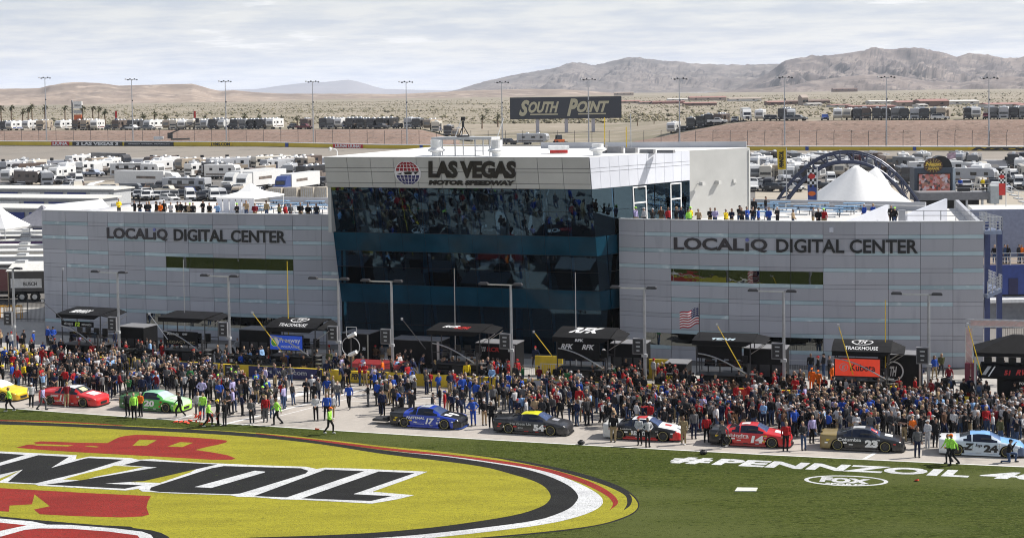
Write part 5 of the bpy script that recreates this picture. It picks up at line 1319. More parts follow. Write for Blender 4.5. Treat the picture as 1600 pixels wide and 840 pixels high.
board(151, 209, M_yw, 'PENNZOIL', M_black, bold=.05, shear=.2); board(214, 268, M_bgrey); board(268, 340, mat('board_blue', (.05, .08, .25), .5)); board(352, 372, M_dark, 'Z', M_lgrey)
board(389, 503, M_navy, 'Freeway .com', M_lgrey, pad=.2, bold=.015); board(546, 588, M_yw, 'PENNZOIL', M_black, bold=.05, shear=.2); board(640, 700, M_dark, '', None) if False else None
board(700, 748, M_bgrey, 'M', M_black, pad=.35); board(770, 832, M_yw, 'PENNZOIL', M_black, bold=.05, shear=.2); board(834, 900, M_bgrey, '6', M_dark, pad=.3); board(905, 955, M_bgrey, 'KOHLER', M_grey, bold=.01)
board(980, 1010, M_yw, 'PENNZOIL', M_black, bold=.05); board(1050, 1120, M_bgrey); board(1140, 1230, M_red); board(1262, 1292, mat('board_orange', (.4, .08, .02), .6)); board(1300, 1420, M_dark); board(1538, 1600, M_black, 'FORD', M_white, bold=.03, pad=.12)

M_canopy = mat('canopy_black', (.010, .010, .011), .7, var=.3, vscale=2, spec=.15); M_cab = mat('cabinet_black', (.010, .010, .011), .5, var=.2, spec=.2); M_drawer = mat('drawer_front', (.10, .10, .105), .35, .4)
M_scr = mat('monitor_glass', (.01, .012, .016), .08); M_alu = mat('aluminium', (.5, .51, .52), .35, .8)
rp = random.Random(5)
def frame_at(px, v):
    X = xv(px, v); return PV(X, v, .014), head(X)
def pit_box(px, label, W=4.3, ztop=4.15, panel=None, canopy_text=None, fascia_text=None, front=None, cm=None, v=18.0, boom=True, curved=False, lift=.35, mast=None, flagpole=False):
    p, a = frame_at(px, v)
    o = thing('pit_box', label, 'pit box', p, a, 'team pit boxes behind the pit wall'); cm = cm or M_canopy
    D = 2.3
    # tool cabinet with drawers
    cab = MB().box((0, 1.0, .72), (3.5, 1.2, 1.25)).build('cabinet', M_cab, o)
    for sx in (-1.2, 1.2):
        for k in range(5): MB().box((sx, .385, .26 + k * .15), (.95, .03, .10)).build('drawer', M_drawer, cab)
    MB().box((0, .385, .75), (.9, .03, 1.0)).build('cabinet_door', M_dsteel, cab)
    for sx in (-1.2, 1.2): MB().box((sx, .385, 1.15), (.95, .03, .22)).build('name_plate', M_dark, cab)
    for sx in (-1.5, 1.5):
        for sy in (.6, 1.4): MB().tube((sx - .06, sy, .12), (sx + .06, sy, .12), .12, n=10).build('caster', M_rubber, o)
    MB().box((0, 1.1, 1.42), (W - .3, 2.2, .08)).build('deck', M_dsteel, o)
    # posts, guard rail, seats, monitors
    for sx in (-1, 1):
        for y in (.1, 2.1): MB().tube((sx * (W / 2 - .25), y, 1.4), (sx * (W / 2 - .2), y, ztop - lift - .02), .045, n=6).build('post', M_dsteel, o)
    MB().path([(-W / 2 + .25, .1, 2.3), (W / 2 - .25, .1, 2.3)], .03).path([(-W / 2 + .25, 2.1, 2.3), (W / 2 - .25, 2.1, 2.3)], .03).build('guard_rail', M_dsteel, o)
    for k in range(4):
        x = -1.3 + k * .85
        MB().box((x, 1.35, 1.95), (.5, .5, .1)).box((x, 1.62, 2.3), (.5, .1, .7)).tube((x, 1.35, 1.45), (x, 1.35, 1.95), .05, n=6).build('seat', M_black, o)
    for k in range(3): MB().box((-1.0 + k, .35, 2.25), (.72, .07, .46)).build('monitor', M_scr, o)
    if panel:
        pm, s, tm, z0, z1, x0, x1, kw = panel
        f = MB().box(((x0 + x1) / 2, .0, (z0 + z1) / 2), (x1 - x0, .08, z1 - z0)).build('front_panel', pm, o)
        MB().box(((x0 + x1) / 2, .06, (z0 + z1) / 2), (x1 - x0 + .16, .08, z1 - z0 + .16)).build('panel_frame', M_black, o)
        for (txt, fx0, fx1, fz0, fz1, m_, b_, sh) in s:
            lettering('lettering', txt, 1, 1, lambda x, y, d, A=(fx0, fx1, fz0, fz1): Vector((x0 + (x1 - x0) * (A[0] + (A[1] - A[0]) * x), -.046, z0 + (z1 - z0) * (A[2] + (A[3] - A[2]) * y))), m_, f, b_, sh, 0.0)
    # canopy: shallow curved shell with a valance
    n = 7; rings = []; ft = []
    for i in range(n):
        t = i / (n - 1); y = -.35 + 2.85 * t; z = ztop - lift * (1 - math.sin(min(1, t * 1.15 + .12) * math.pi / 2)) ** 1.2 if curved else ztop - lift * (1 - t) ** 1.6
        rings.append((y, z))
    mb = MB(); mb.loft([[(-W / 2, y, z - .08), (W / 2, y, z - .08), (W / 2 + .02, y, z), (-W / 2 - .02, y, z)] for y, z in rings]); can = mb.build('canopy', cm, o)
    y0, z0 = rings[0]
    MB().hexa([(-W / 2, y0, z0 - .34), (W / 2 - .5, y0, z0 - .34), (W / 2 - .5, y0 + .04, z0 - .34), (-W / 2, y0 + .04, z0 - .34), (-W / 2, y0, z0 - .06), (W / 2, y0, z0 - .06), (W / 2, y0 + .04, z0 - .06), (-W / 2, y0 + .04, z0 - .06)]).build('valance', cm, can)
    side = MB(); side.hexa([(W / 2 - .02, 0, z0 - .1), (W / 2 + .9, .3, z0 - .25), (W / 2 + .9, 2.2, z0 + .0), (W / 2 - .02, 2.4, ztop - .08), (W / 2 - .02, 0, z0 - .05), (W / 2 + .9, .3, z0 - .2), (W / 2 + .9, 2.2, z0 + .05), (W / 2 - .02, 2.4, ztop - .03)])
    side.build('side_awning', cm, can)
    for y in (.3, 2.2): MB().tube((W / 2 + .9, y, z0 - .2), (W / 2 - .2, y, z0 - .95), .03, n=5).build('awning_strut', M_alu, can)
    if canopy_text:
        def cfn(s, x0, x1, t0, t1, m_, b_, sh):
            def yz(t):
                f = t * (n - 1); i = min(n - 2, int(f)); q = f - i; return rings[i][0] + (rings[i + 1][0] - rings[i][0]) * q, rings[i][1] + (rings[i + 1][1] - rings[i][1]) * q
            def g(x, y, d): Y_, Z_ = yz(t0 + (t1 - t0) * y); return Vector((-W / 2 + W * (x0 + (x1 - x0) * x), Y_, Z_ + .012))
            lettering('lettering', s, 1, 1, g, m_, can, b_, sh, 0.0)
        for q in canopy_text: cfn(*q)
    if fascia_text:
        for (s, x0, x1, m_, b_) in fascia_text:
            lettering('lettering', s, 1, 1, lambda x, y, d, A=(x0, x1): Vector((-W / 2 + W * (A[0] + (A[1] - A[0]) * x), y0 - .012, z0 - .29 + .2 * y)), m_, can, b_, .1, 0.0)
    if front:                                                     # black cloth front under the canopy
        f = MB().box((-.25, -.02, (front[0] + front[1]) / 2), (W - 1.1, .05, front[1] - front[0])).build('front_cloth', M_canopy, o)
        for (txt, fx0, fx1, fz0, fz1, m_, b_, sh) in front[2]:
            lettering('lettering', txt, 1, 1, lambda x, y, d, A=(fx0, fx1, fz0, fz1): Vector((-.25 + (W - 1.1) * (-.5 + A[0] + (A[1] - A[0]) * x), -.055, front[0] + (front[1] - front[0]) * (A[2] + (A[3] - A[2]) * y))), m_, f, b_, sh, 0.0)
    if boom:                                                      # curved arm carrying hoses
        ptsb = [(W / 2 - .3 - 3.6 * t, -.9 + .7 * t, 1.75 + 1.25 * math.sin(t * 1.5)) for t in [i / 9 for i in range(10)]]
        MB().path(ptsb, .05, 6).build('hose_boom', M_alu, o)
    MB().tube((W / 2 - .35, -.1, .1), (W / 2 - .35, -.1, 2.4), .09, n=8).build('boom_mast', M_dsteel, o)
    for k in range(5): MB().box((W / 2 - .05, .2, .3 + k * .32), (.5, .35, .05)).build('ladder_step', M_alu, o)
    if mast: MB().tube((mast[0], 1.6, 1.5), (mast[0], 1.6, mast[1]), .045, .025, 6).build('antenna_mast', mast[2], o)
    # clutter below and beside: gas bottles, boxes
    for k in range(rp.randrange(2, 4)):
        x = rp.uniform(-1.9, 1.9); MB().tube((x, .1, .02), (x, .1, .75), .1, n=8).ellip((x, .1, .75), (.1, .1, .12), 8, 5).build('gas_bottle', rp.choice((M_red, M_dsteel, M_lgrey, M_dark)), o)
    return o
LTX = mat('lettering_pale', (.7, .7, .7), .5)
pit_box(127, 'black pit box with a lime number 12 under its canopy', canopy_text=[('MENARDS', .2, .62, .2, .55, LTX, .04, .3)], front=(2.95, 3.4, [('MENARDS', .08, .36, .3, .65, LTX, .01, 0), ('12', .42, .58, .12, .88, mat('lime_number', (.5, .75, .05), .5), .06, .2), ('MENARDS', .64, .94, .3, .65, LTX, .01, 0)]), ztop=4.25, lift=.25)
pit_box(288, 'black pit box with a thin flat roof and a row of sponsor names', canopy_text=None, front=(1.9, 3.0, [('LEGACY MC', .1, .92, .12, .3, mat('lettering_brass', (.4, .33, .2), .5), 0, 0), ('Allbirds', .1, .45, .72, .9, LTX, .02, 0), ('ADVENT', .55, .7, .74, .88, LTX, .03, 0)]), ztop=4.3, lift=.18, mast=(-.9, 8.6, M_alu))
pit_box(458, 'black curved-roof pit box with a blue insurance sign panel', panel=(mat('panel_royal_blue', (.015, .045, .30), .4, emis=(.012, .06, .40, .45)), [('Freeway', .30, .95, .42, .86, M_white, .02, 0), ('INSURANCE', .34, .93, .14, .30, M_white, .01, 0)], None, 1.95, 3.05, -1.95, .85, {}), canopy_text=[('TH', .42, .58, .45, .8, LTX, .05, .3), ('TRACKHOUSE', .22, .78, .08, .25, LTX, .01, 0)], curved=True, lift=.55, mast=(-1.2, 8.7, M_yellow))
pit_box(712, 'open black pit box with a red and grey roof logo', canopy_text=[('RCR', .2, .5, .35, .6, LTX, .05, .4), ('RACING', .44, .72, .25, .5, M_red, .04, .4)], lift=.22, ztop=4.2, mast=(-.6, 8.5, M_alu))
pit_box(910, 'black pit box with large white three-letter marks on roof and front', canopy_text=[('RFK', .22, .78, .35, .85, LTX, .06, .4)], fascia_text=[('RFK', .4, .55, LTX, .06)], front=(2.2, 3.45, [('RFK', .08, .38, .6, .9, LTX, .04, .3), ('RFK', .58, .88, .6, .9, LTX, .04, .3)]), ztop=4.25, lift=.4, mast=(-.9, 8.4, M_lgrey))
pit_box(1130, 'black pit box flying a national flag with white open lower rack', canopy_text=[('TEAM', .3, .7, .1, .3, mat('lettering_ice', (.45, .55, .6), .5), .05, .2)], front=(2.65, 3.55, []), ztop=4.15, lift=.2)
pit_box(1346, 'black curved-roof pit box with an orange-red sign panel', W=4.0, panel=(mat('panel_orange_red', (.50, .055, .025), .45, emis=(.75, .05, .02, .40)), [('Kubota', .34, .9, .3, .7, BkT, .02, 0)], None, 1.75, 2.95, -1.8, 1.25, {}), canopy_text=[('TH', .42, .58, .45, .8, LTX, .05, .3), ('TRACKHOUSE', .22, .78, .08, .25, LTX, .01, 0)], curved=True, lift=.55, ztop=3.95, mast=(1.55, 6.9, M_yellow))
# round marks of the two curved-roof boxes and the panel emblems
def ring_mark(o_name, label, fn, rx_, ry_, m, parent):
    mb = MB(); n = 28
    for i in range(n):
        t0, t1 = 2 * math.pi * i / n, 2 * math.pi * (i + 1) / n
        mb.face([fn(rx_ * math.cos(t0), ry_ * math.sin(t0)), fn(rx_ * math.cos(t1), ry_ * math.sin(t1)), fn(rx_ * .86 * math.cos(t1), ry_ * .86 * math.sin(t1)), fn(rx_ * .86 * math.cos(t0), ry_ * .86 * math.sin(t0))])
    return mb.build(o_name, m, parent)
for o in [q for q in bpy.data.objects if q.get('category') == 'pit box']:
    lab = o['label']
    can = [c for c in bpy.data.objects if c.parent == o and c.name.startswith('canopy')][0]
    if 'curved-roof' in lab:
        me = can.data; zs = sorted({(round(v.co.y, 3), round(v.co.z, 3)) for v in me.vertices}, key=lambda q: (q[0], q[1]))
        tops = [max([z for y, z in zs if abs(y - yy) < 1e-3]) for yy in sorted({y for y, z in zs})]; ys = sorted({y for y, z in zs})
        def zc(y): return interp(list(zip(ys, tops)), y)
        ring_mark('ring_logo', '', lambda x, y: (x, 1.35 + y, zc(1.35 + y) + .014), .75, .75, LTX, can)
    fp = [c for c in bpy.data.objects if c.parent == o and c.name.startswith('front_panel')]
    if fp and 'blue' in lab:
        mb = MB(); n = 24; cx, cz = -1.95 + .42, 2.52
        mb.face([(cx + .36 * math.cos(2 * math.pi * i / n), -.044, cz + .36 * math.sin(2 * math.pi * i / n)) for i in range(n)]); mb.build('emblem_disc', M_white, fp[0])
        mb = MB(); mb.face([(cx + .32 * math.cos(t), -.048, cz + .32 * math.sin(t)) for t in [math.pi * (.6 + 1.15 * i / 16) for i in range(17)]]); mb.build('emblem_leaf', mat('emblem_green', (.08, .4, .05), .5), fp[0])
    elif fp:
        ring_mark('ring_logo', '', lambda x, y: (-1.2 + x, -.047, 2.36 + y), .30, .28, M_lgrey, fp[0])
        lettering('lettering', 'K', .28, .34, plane_fn((-1.34, -.048, 2.19), (1, 0, 0), (0, 0, 1), (0, -1, 0)), M_lgrey, fp[0], .03, .3, 0.0)
# big tent with a sloping-front pit box at the right edge
p, a = frame_at(1585, 18.2); o = thing('pit_box', 'sloping charcoal pit box number 51 under a black peaked tent', 'pit box', p, a, 'team pit boxes behind the pit wall')
MB().loft([[(-2.3, -.3, 1.9), (2.6, -.3, 1.9), (2.6, 1.6, 1.9), (-2.3, 1.6, 1.9)], [(-2.35, -.35, 2.05), (2.6, -.35, 2.05), (2.6, 1.6, 2.05), (-2.35, 1.6, 2.05)], [(-2.15, -.1, 2.75), (2.6, -.1, 2.75), (2.6, 1.6, 2.75), (-2.15, 1.6, 2.75)]]).build('upper_body', M_canopy, o)
MB().hexa([(-2.2, -.34, 2.06), (-1.95, -.34, 2.06), (-1.95, -.3, 2.06), (-2.2, -.3, 2.06), (-1.75, -.15, 2.72), (-1.5, -.15, 2.72), (-1.5, -.1, 2.72), (-1.75, -.1, 2.72)]).build('stripe', M_lgrey, o)
MB().hexa([(-1.75, -.35, 2.06), (-1.66, -.35, 2.06), (-1.66, -.3, 2.06), (-1.75, -.3, 2.06), (-1.32, -.165, 2.72), (-1.23, -.165, 2.72), (-1.23, -.1, 2.72), (-1.32, -.1, 2.72)]).build('stripe', M_white, o)
fnp = plane_fn((-.7, -.35, 2.17), (1, 0, 0), (0, .3, 1), (0, -1, .3)); lettering('lettering', '51', .45, .34, fnp, M_red, o, .05, .2, .01)
fnp = plane_fn((0.05, -.35, 2.2), (1, 0, 0), (0, .3, 1), (0, -1, .3)); lettering('lettering', 'RWR', 1.2, .38, fnp, M_red, o, .04, .4, .01)
MB().box((.6, .5, .9), (3.4, 1.1, 1.7)).build('cabinet', M_cab, o); lettering('lettering', 'FORD', .7, .18, plane_fn((.3, -.07, 1.5), (1, 0, 0), (0, 0, 1), (0, -1, 0)), M_white, o, .04, 0, .01)
for k in range(6): MB().box((-1.7 + k * .8, 1.0, 2.95), (.5, .5, .4)).build('seat', M_black, o)
for x in (-1.4, .4): MB().loft([[(x + r * math.cos(t), y, .35 + r * math.sin(t)) for t in [2 * math.pi * i / 16 for i in range(16)]] for r, y in ((.33, -.3), (.33, -.05), (.12, -.05), (.12, -.3))], cap=False).build('spare_wheel', M_rubber, o)
p, a = frame_at(1590, 19.2); o = thing('canopy_tent', 'black peaked tent over the pit box at the right edge', 'tent', p, a)
mb = MB(); mb.loft([[(-2.9, -1.6, 3.45), (2.9, -1.6, 3.45), (2.9, 1.9, 3.45), (-2.9, 1.9, 3.45)], [(-2.9, -1.6, 3.7), (2.9, -1.6, 3.7), (2.9, 1.9, 3.7), (-2.9, 1.9, 3.7)], [(-.3, -.1, 4.75), (.3, -.1, 4.75), (.3, .3, 4.75), (-.3, .3, 4.75)]]); mb.build('tent_roof', M_canopy, o)
for x in (-2.8, 2.8):
    for y in (-1.5, 1.8): MB().tube((x, y, 0), (x, y, 3.5), .04, n=6).build('pole', M_lgrey, o)
# service trailers / equipment carts behind
def trailer(px, w, h, v, label, txt=None, open_=False, rz=0.0):
    p, a = frame_at(px, v); o = thing('equipment_trailer', label, 'trailer', p, a + rz, 'equipment trailers behind the pit boxes')
    b = MB().box((0, 1.0, .3 + h / 2), (w, 2.0, h)).build('trailer_body', M_cab, o); MB().box((0, 1.0, .33 + h), (w + .08, 2.08, .06)).build('roof_edge', M_grey, o)
    for x in (-w * .3, w * .3): MB().tube((x - .1, .05, .28), (x - .1, .25, .28), .28, n=14).build('wheel', M_rubber, o)
    if open_:
        for k in range(3): MB().box((-w * .3 + k * w * .3, -.02, .3 + h * .45), (w * .24, .04, h * .3)).build('shelf_door', M_dsteel, o)
    else: MB().box((w * .46, -.015, .3 + h / 2), (w * .05, .03, h * .96)).build('corner_trim', M_alu, o)
    if txt:
        for (s, x, z, ww, hh, m_) in txt: lettering('lettering', s, ww, hh, plane_fn((x, -.012, z), (1, 0, 0), (0, 0, 1), (0, -1, 0)), m_, o, .04, .1, .01)
    return o
trailer(205, 2.6, 2.3, 21.0, 'black open trailer between the first and second pit boxes', open_=True)
trailer(398, 2.8, 2.4, 22.0, 'black open trailer left of the blue sign panel', open_=True)
trailer(556, 2.4, 2.4, 22.5, 'black trailer behind the round camera rig', [('3S', .6, 1.4, .3, .25, M_white)])
trailer(650, 4.2, 1.9, 23.5, 'long low dark trailer in front of the glass block')
trailer(775, 3.2, 2.3, 21.0, 'black trailer with a barcode mark right of the open pit box', [('||||', -1.4, 2.0, .6, .35, LTX), ('RCR', -.7, 2.0, 1.0, .35, M_red)])
trailer(981, 2.6, 2.5, 22.0, 'black trailer right of the white-lettered pit box', open_=True)
trailer(1195, 3.0, 2.8, 20.0, 'black shelf trailer with pale notice sheets', open_=True)
th = trailer(1406, 3.0, 2.6, 20.5, 'black trailer with a white ring emblem beside the orange-red panel')
ring_mark('ring_logo', '', lambda x, y: (-.45 + x, -.02, 1.75 + y), .72, .72, LTX, th); lettering('lettering', 'TH', .5, .7, plane_fn((-.7, -.02, 1.4), (1, 0, 0), (0, 0, 1), (0, -1, 0)), LTX, th, .05, .3, 0.0)
trailer(1056, 1.6, 1.4, 20.5, 'small black tool trolley beside the tyre stacks', open_=True)
# tyre stacks
tyre_me = MB().loft([[(r * math.cos(2 * math.pi * i / 18), r * math.sin(2 * math.pi * i / 18), z) for i in range(18)] for r, z in ((.20, 0), (.31, 0), (.345, .04), (.345, .24), (.31, .28), (.20, .28))], cap=False).mesh('tyre', [M_rubber], True)
def tyres(px, v, n, label):
    p, a = frame_at(px, v); o = thing('tyre_stack', label, 'tyre stack', p, rp.uniform(0, 6), 'stacks of race tyres')
    for k in range(n): link('tyre', tyre_me, o, (rp.uniform(-.02, .02), rp.uniform(-.02, .02), k * .285))
for i, (px, v, n, s) in enumerate([(84, 17.4, 4, 'by the first pit box'), (957, 17.6, 5, 'left of the standing crew chief'), (985, 18.0, 5, 'right of the standing crew chief'), (1002, 18.0, 4, 'next to the scoreboard pole'), (1030, 18.2, 4, 'by the tool trolley'), (1236, 17.6, 3, 'left of the orange crew'), (1245, 18.2, 3, 'behind the orange crew'), (250, 17.2, 3, 'beside the second pit box'), (262, 17.3, 3, 'nearest the second pit box'), (225, 17.6, 3, 'under the open trailer'), (378, 17.5, 2, 'left of the blue sign panel'), (1222, 18.4, 2, 'under the pole scoreboard'), (1470, 19.5, 4, 'at the right lamp pole'), (1478, 20.2, 5, 'behind the right lamp pole')]):
    tyres(px, v, n, 'stack of black race tyres ' + s)
# horizontal tyre racks
for px, v, lab in ((210, 17.8, 'long tyre rack with red ends beside the first pit box'), (388, 17.6, 'tyre rack with pale rails left of the insurance sign')):
    p, a = frame_at(px, v); o = thing('tyre_rack', lab, 'tyre rack', p, a)
    for z in (.5, 1.15):
        MB().tube((-1.8, -.2, z), (1.8, -.2, z), .03, n=5).tube((-1.8, .3, z), (1.8, .3, z), .03, n=5).build('rail', M_alu, o)
        for k in range(5): q = link('tyre', tyre_me, o, (-1.5 + k * .72, -.1, z + .02)); q.rotation_euler = (0, 0, 0)
    for x in (-1.8, 1.8): MB().tube((x, .05, 0), (x, .05, 1.5), .05, n=6).build('upright', M_red, o)
# lamp posts with score boxes
def lamp_post(px, v, label, arm=-1, board_=True):
    p, a = frame_at(px, v); o = thing('lamp_post', label, 'lamp post', p, a, 'twin-head lamp posts along the pit wall')
    H = 7.45
    MB().tube((0, 0, 0), (0, 0, H), .13, .09, 10).build('pole', M_steel, o)
    MB().box((0, 0, .12), (.4, .4, .24)).build('base', M_conc, o)
    MB().box((-.85, 0, H + .03), (2.1, .09, .09)).box((.28, 0, H + .03), (.5, .09, .09)).build('arm', M_alu, o)
    for x in (-2.15, .55): MB().loft([[(x - .36, -.17, H), (x + .36, -.17, H), (x + .36, .17, H), (x - .36, .17, H)], [(x - .36, -.17, H + .12), (x + .36, -.17, H + .12), (x + .36, .17, H + .12), (x - .36, .17, H + .12)], [(x - .26, -.1, H + .2), (x + .26, -.1, H + .2), (x + .26, .1, H + .2), (x - .26, .1, H + .2)]]).build('lamp_head', M_dsteel, o)
    if board_:
        b = MB().box((-.42, -.18, 3.3), (.82, .3, 1.15)).build('score_box', M_grey, o)
        MB().box((-.42, -.345, 3.3), (.7, .03, 1.0)).build('screen', M_dark, b)
        for k in range(3): MB().box((-.42, -.365, 3.6 - k * .3), (.34 - .06 * k, .01, .09)).build('digit_row', M_lgrey, b)
        MB().box((0, -.12, 2.62), (.4, .2, .2)).build('junction_box', M_lgrey, o)
for px, s in ((24, 'leftmost twin-head lamp post with a score box'), (187, 'lamp post with score box beside the number 12 pit box'), (360, 'lamp post with score box between the second and third pit boxes'), (531, 'lamp post with score box right of the blue sign panel'), (614, 'lamp post with score box at the left of the glass block'), (800, 'lamp post with score box in front of the glass block centre'), (1008, 'lamp post with score box at the start of the right wing'), (1225, 'lamp post with score box left of the orange-red panel'), (1451, 'rightmost lamp post with score box')):
    lamp_post(px, 18.4 if px not in (531,) else 18.8, s)
# thin poles and long yellow poles leaning over the wall
def pole_stick(px0, py0, px1, py1, v, m, label, r=.035):
    X = xv(px1, v); b = PV(X, v, 1.0); D = b.y
    top = at(px0, py0, D - .3); bot = at(px1, py1, D)
    o = thing('pole', label, 'pole', (bot.x, bot.y, 0)); q = Vector((bot.x, bot.y, 0))
    MB().tube(bot - q, top - q, r, r * .7, 6).build('shaft', m, o); MB().box(top - q, (.16, .1, .16)).build('tip', M_lgrey, o)
for a_ in [(98, 420, 98, 500, 19.5, M_dsteel, 'thin dark mast left of the number 12 pit box'), (66, 470, 150, 545, 17.2, M_dsteel, 'long dark pole slanting over the number 12 pit box'), (233, 490, 262, 530, 17.2, M_alu, 'pale pole slanting left of the second pit box'), (394, 488, 440, 549, 17.2, M_yellow, 'yellow pole slanting across the insurance sign'), (628, 498, 665, 545, 17.2, M_dsteel, 'dark pole slanting left of the open pit box'), (834, 518, 866, 560, 17.2, M_yellow, 'yellow pole slanting left of the white-lettered pit box'), (1120, 507, 1158, 575, 17.2, M_yellow, 'yellow pole slanting across the flag pit box'), (1310, 508, 1333, 585, 17.2, M_yellow, 'yellow pole slanting across the orange-red panel'), (1512, 506, 1534, 585, 17.2, M_yellow, 'yellow pole slanting by the lattice gantry')]:
    pole_stick(*a_)
# flag on the pit box
p, a = frame_at(1094, 18.2); o = thing('national_flag', 'stars and stripes flag blowing left from a pole on a pit box', 'flag', p, 0)
MB().tube((0, .2, 1.5), (0, .2, 6.5), .035, n=6).build('flagpole', M_dsteel, o)
Mr, Mb = mat('flag_red', (.40, .02, .03), .8), mat('flag_navy', (.015, .02, .11), .8)
def flag_pt(s, t): # s along fly 0..1, t 0 top..1 bottom
    return Vector((-1.4 * s, .2 + .12 * math.sin(s * 7 + t), 6.2 - 1.2 * t - .35 * s + .06 * math.sin(s * 9)))
mb = MB()
for i in range(10):
    for j in range(13):
        s0, s1, t0, t1 = i / 10, (i + 1) / 10, j / 13, (j + 1) / 13
        mb.face([flag_pt(s0, t1), flag_pt(s1, t1), flag_pt(s1, t0), flag_pt(s0, t0)], 2 if (i < 4 and j < 7) else (0 if j % 2 == 0 else 1))
cl = mb.build('cloth', [Mr, M_white, Mb], o); mb = MB()
for i in range(5):
    for j in range(4):
        q = flag_pt(.04 + i * .075, .06 + j * .12) + Vector((0, -.02, 0)); mb.face([q + Vector((.03, 0, -.03)), q + Vector((.03, 0, .03)), q + Vector((-.03, 0, .03)), q + Vector((-.03, 0, -.03))])
mb.build('stars', M_white, cl)
# lattice gantry with pink banner by the right wing
g0, g1 = gp(1516, 590), gp(1600, 590); g0 = gp(1514, 595); o = thing('lattice_gantry', 'pale lattice truss gantry with faded pink banners', 'gantry', g0, head(30))
M_pink = mat('faded_pink', (.55, .40, .38), .7)
def truss(mb, a, b, w, n):
    a, b = Vector(a), Vector(b); d = (b - a).normalized(); u = Vector((0, 1, 0)); v_ = d.cross(u)
    C = [(u * s + v_ * t) * w / 2 for s in (-1, 1) for t in (-1, 1)]
    for c in C: mb.tube(a + c, b + c, .03, n=5)
    for k in range(n):
        q0, q1 = a + (b - a) * k / n, a + (b - a) * (k + 1) / n
        for c0, c1 in ((0, 1), (1, 3), (3, 2), (2, 0)): mb.tube(q0 + C[c0], q1 + C[c1], .018, n=4)
for x0, x1, z0, z1 in ((0, 0, 0, 4.1), (5.2, 5.2, 0, 4.1)):
    mb = MB(); truss(mb, (x0, 0, z0), (x1, 0, z1), .5, 7); mb.build('upright', M_alu, o)
mb = MB(); truss(mb, (-.25, 0, 4.35), (5.45, 0, 4.35), .5, 9); mb.build('crossbeam', M_alu, o)
MB().box((0, .1, 2.6), (.42, .03, 2.6)).build('banner', M_pink, o); MB().box((2.6, .1, 4.35), (5.0, .03, .42)).build('banner', M_pink, o)
for x in (-.1, .35): MB().box((x, -.3, .7), (.42, .42, 1.4)).build('base_box', mat('maroon_crate', (.12, .01, .03), .5), o)
# round-ring camera rig
p, a = frame_at(549, 17.6); o = thing('ring_camera_rig', 'round ring rig with two white broadcast cameras on a mast', 'camera rig', p, a)
MB().path([(.75 * math.cos(2 * math.pi * i / 20), 0, 2.5 + .75 * math.sin(2 * math.pi * i / 20)) for i in range(21)], .03).build('ring', M_lgrey, o)
MB().tube((0, 0, 0), (0, 0, 3.6), .07, n=8).build('mast', M_dark, o); MB().path([(-.35, 0, 3.3), (-.35, 0, 4.0), (.5, 0, 4.0), (.5, 0, 3.3)], .025).build('hoop', M_lgrey, o)
for z, x in ((3.4, .15), (2.0, .2)): MB().tube((x - .3, -.1, z - .15), (x + .35, -.15, z + .15), .15, n=12).build('camera', M_white, o)
# small display car table and red-topped stand between wall and glass block
p, a = frame_at(590, 17.8); o = thing('display_stand', 'low stand with a red sloping top and stripe panels', 'display stand', p, a)
MB().hexa([(-2.6, 0, .9), (2.4, -.2, .9), (2.4, 1.2, .9), (-2.6, 1.2, .9), (-2.3, .2, 1.15), (2.2, .1, 1.15), (2.2, 1.1, 1.35), (-2.3, 1.1, 1.35)]).build('top', mat('stand_dark_red', (.24, .02, .02), .5), o)
MB().box((0, .5, .45), (4.6, .9, .88)).build('body', M_bgrey, o)
for k, c in enumerate((M_yellow, M_red, M_blue)): MB().box((-2.0 + k * .12, .03, .6), (.11, .03, .4)).build('stripe', c, o)
# barriers (bike racks) in front of the glass block
def barrier(px, py, rz, label):
    p = gp(px, py); p.z = .014; o = thing('crowd_barrier', label, 'barrier', p, rz, 'steel crowd barriers')
    MB().path([(-1.1, 0, .15), (-1.1, 0, 1.05), (1.1, 0, 1.05), (1.1, 0, .15), (-1.1, 0, .15)], .025).build('frame', M_steel, o)
    for k in range(12): MB().tube((-1.0 + k * .18, 0, .15), (-1.0 + k * .18, 0, 1.05), .012, n=4).build('bar', M_steel, o)
    for x in (-.8, .8): MB().box((x, 0, .03), (.05, .6, .06)).build('foot', M_steel, o)
for i, (px, py) in enumerate([(822, 592), (866, 590), (1210, 582), (1250, 584)]): barrier(px, py, -.3, 'steel crowd barrier ' + ['left of the white-lettered pit box', 'behind the white-lettered pit box', 'behind the shelf trailer', 'left of the orange-red panel'][i])
mb = MB()
ywl = MB().box((0, 0, .75), (2.2, .15, 1.5)).build('yellow_screen', M_yw, None, frame_at(858, 23)[0], -.3); tag(ywl, 'plain yellow screen behind the white-lettered pit box', 'screen')
tag(MB().box((0, 0, .75), (3.6, .15, 1.5)).box((-1.85, 0, .8), (.08, .2, 1.6)).build('yellow_screen', M_yw, None, frame_at(1024, 23.5)[0], -.3), 'plain yellow screen behind the tyre stacks', 'screen')
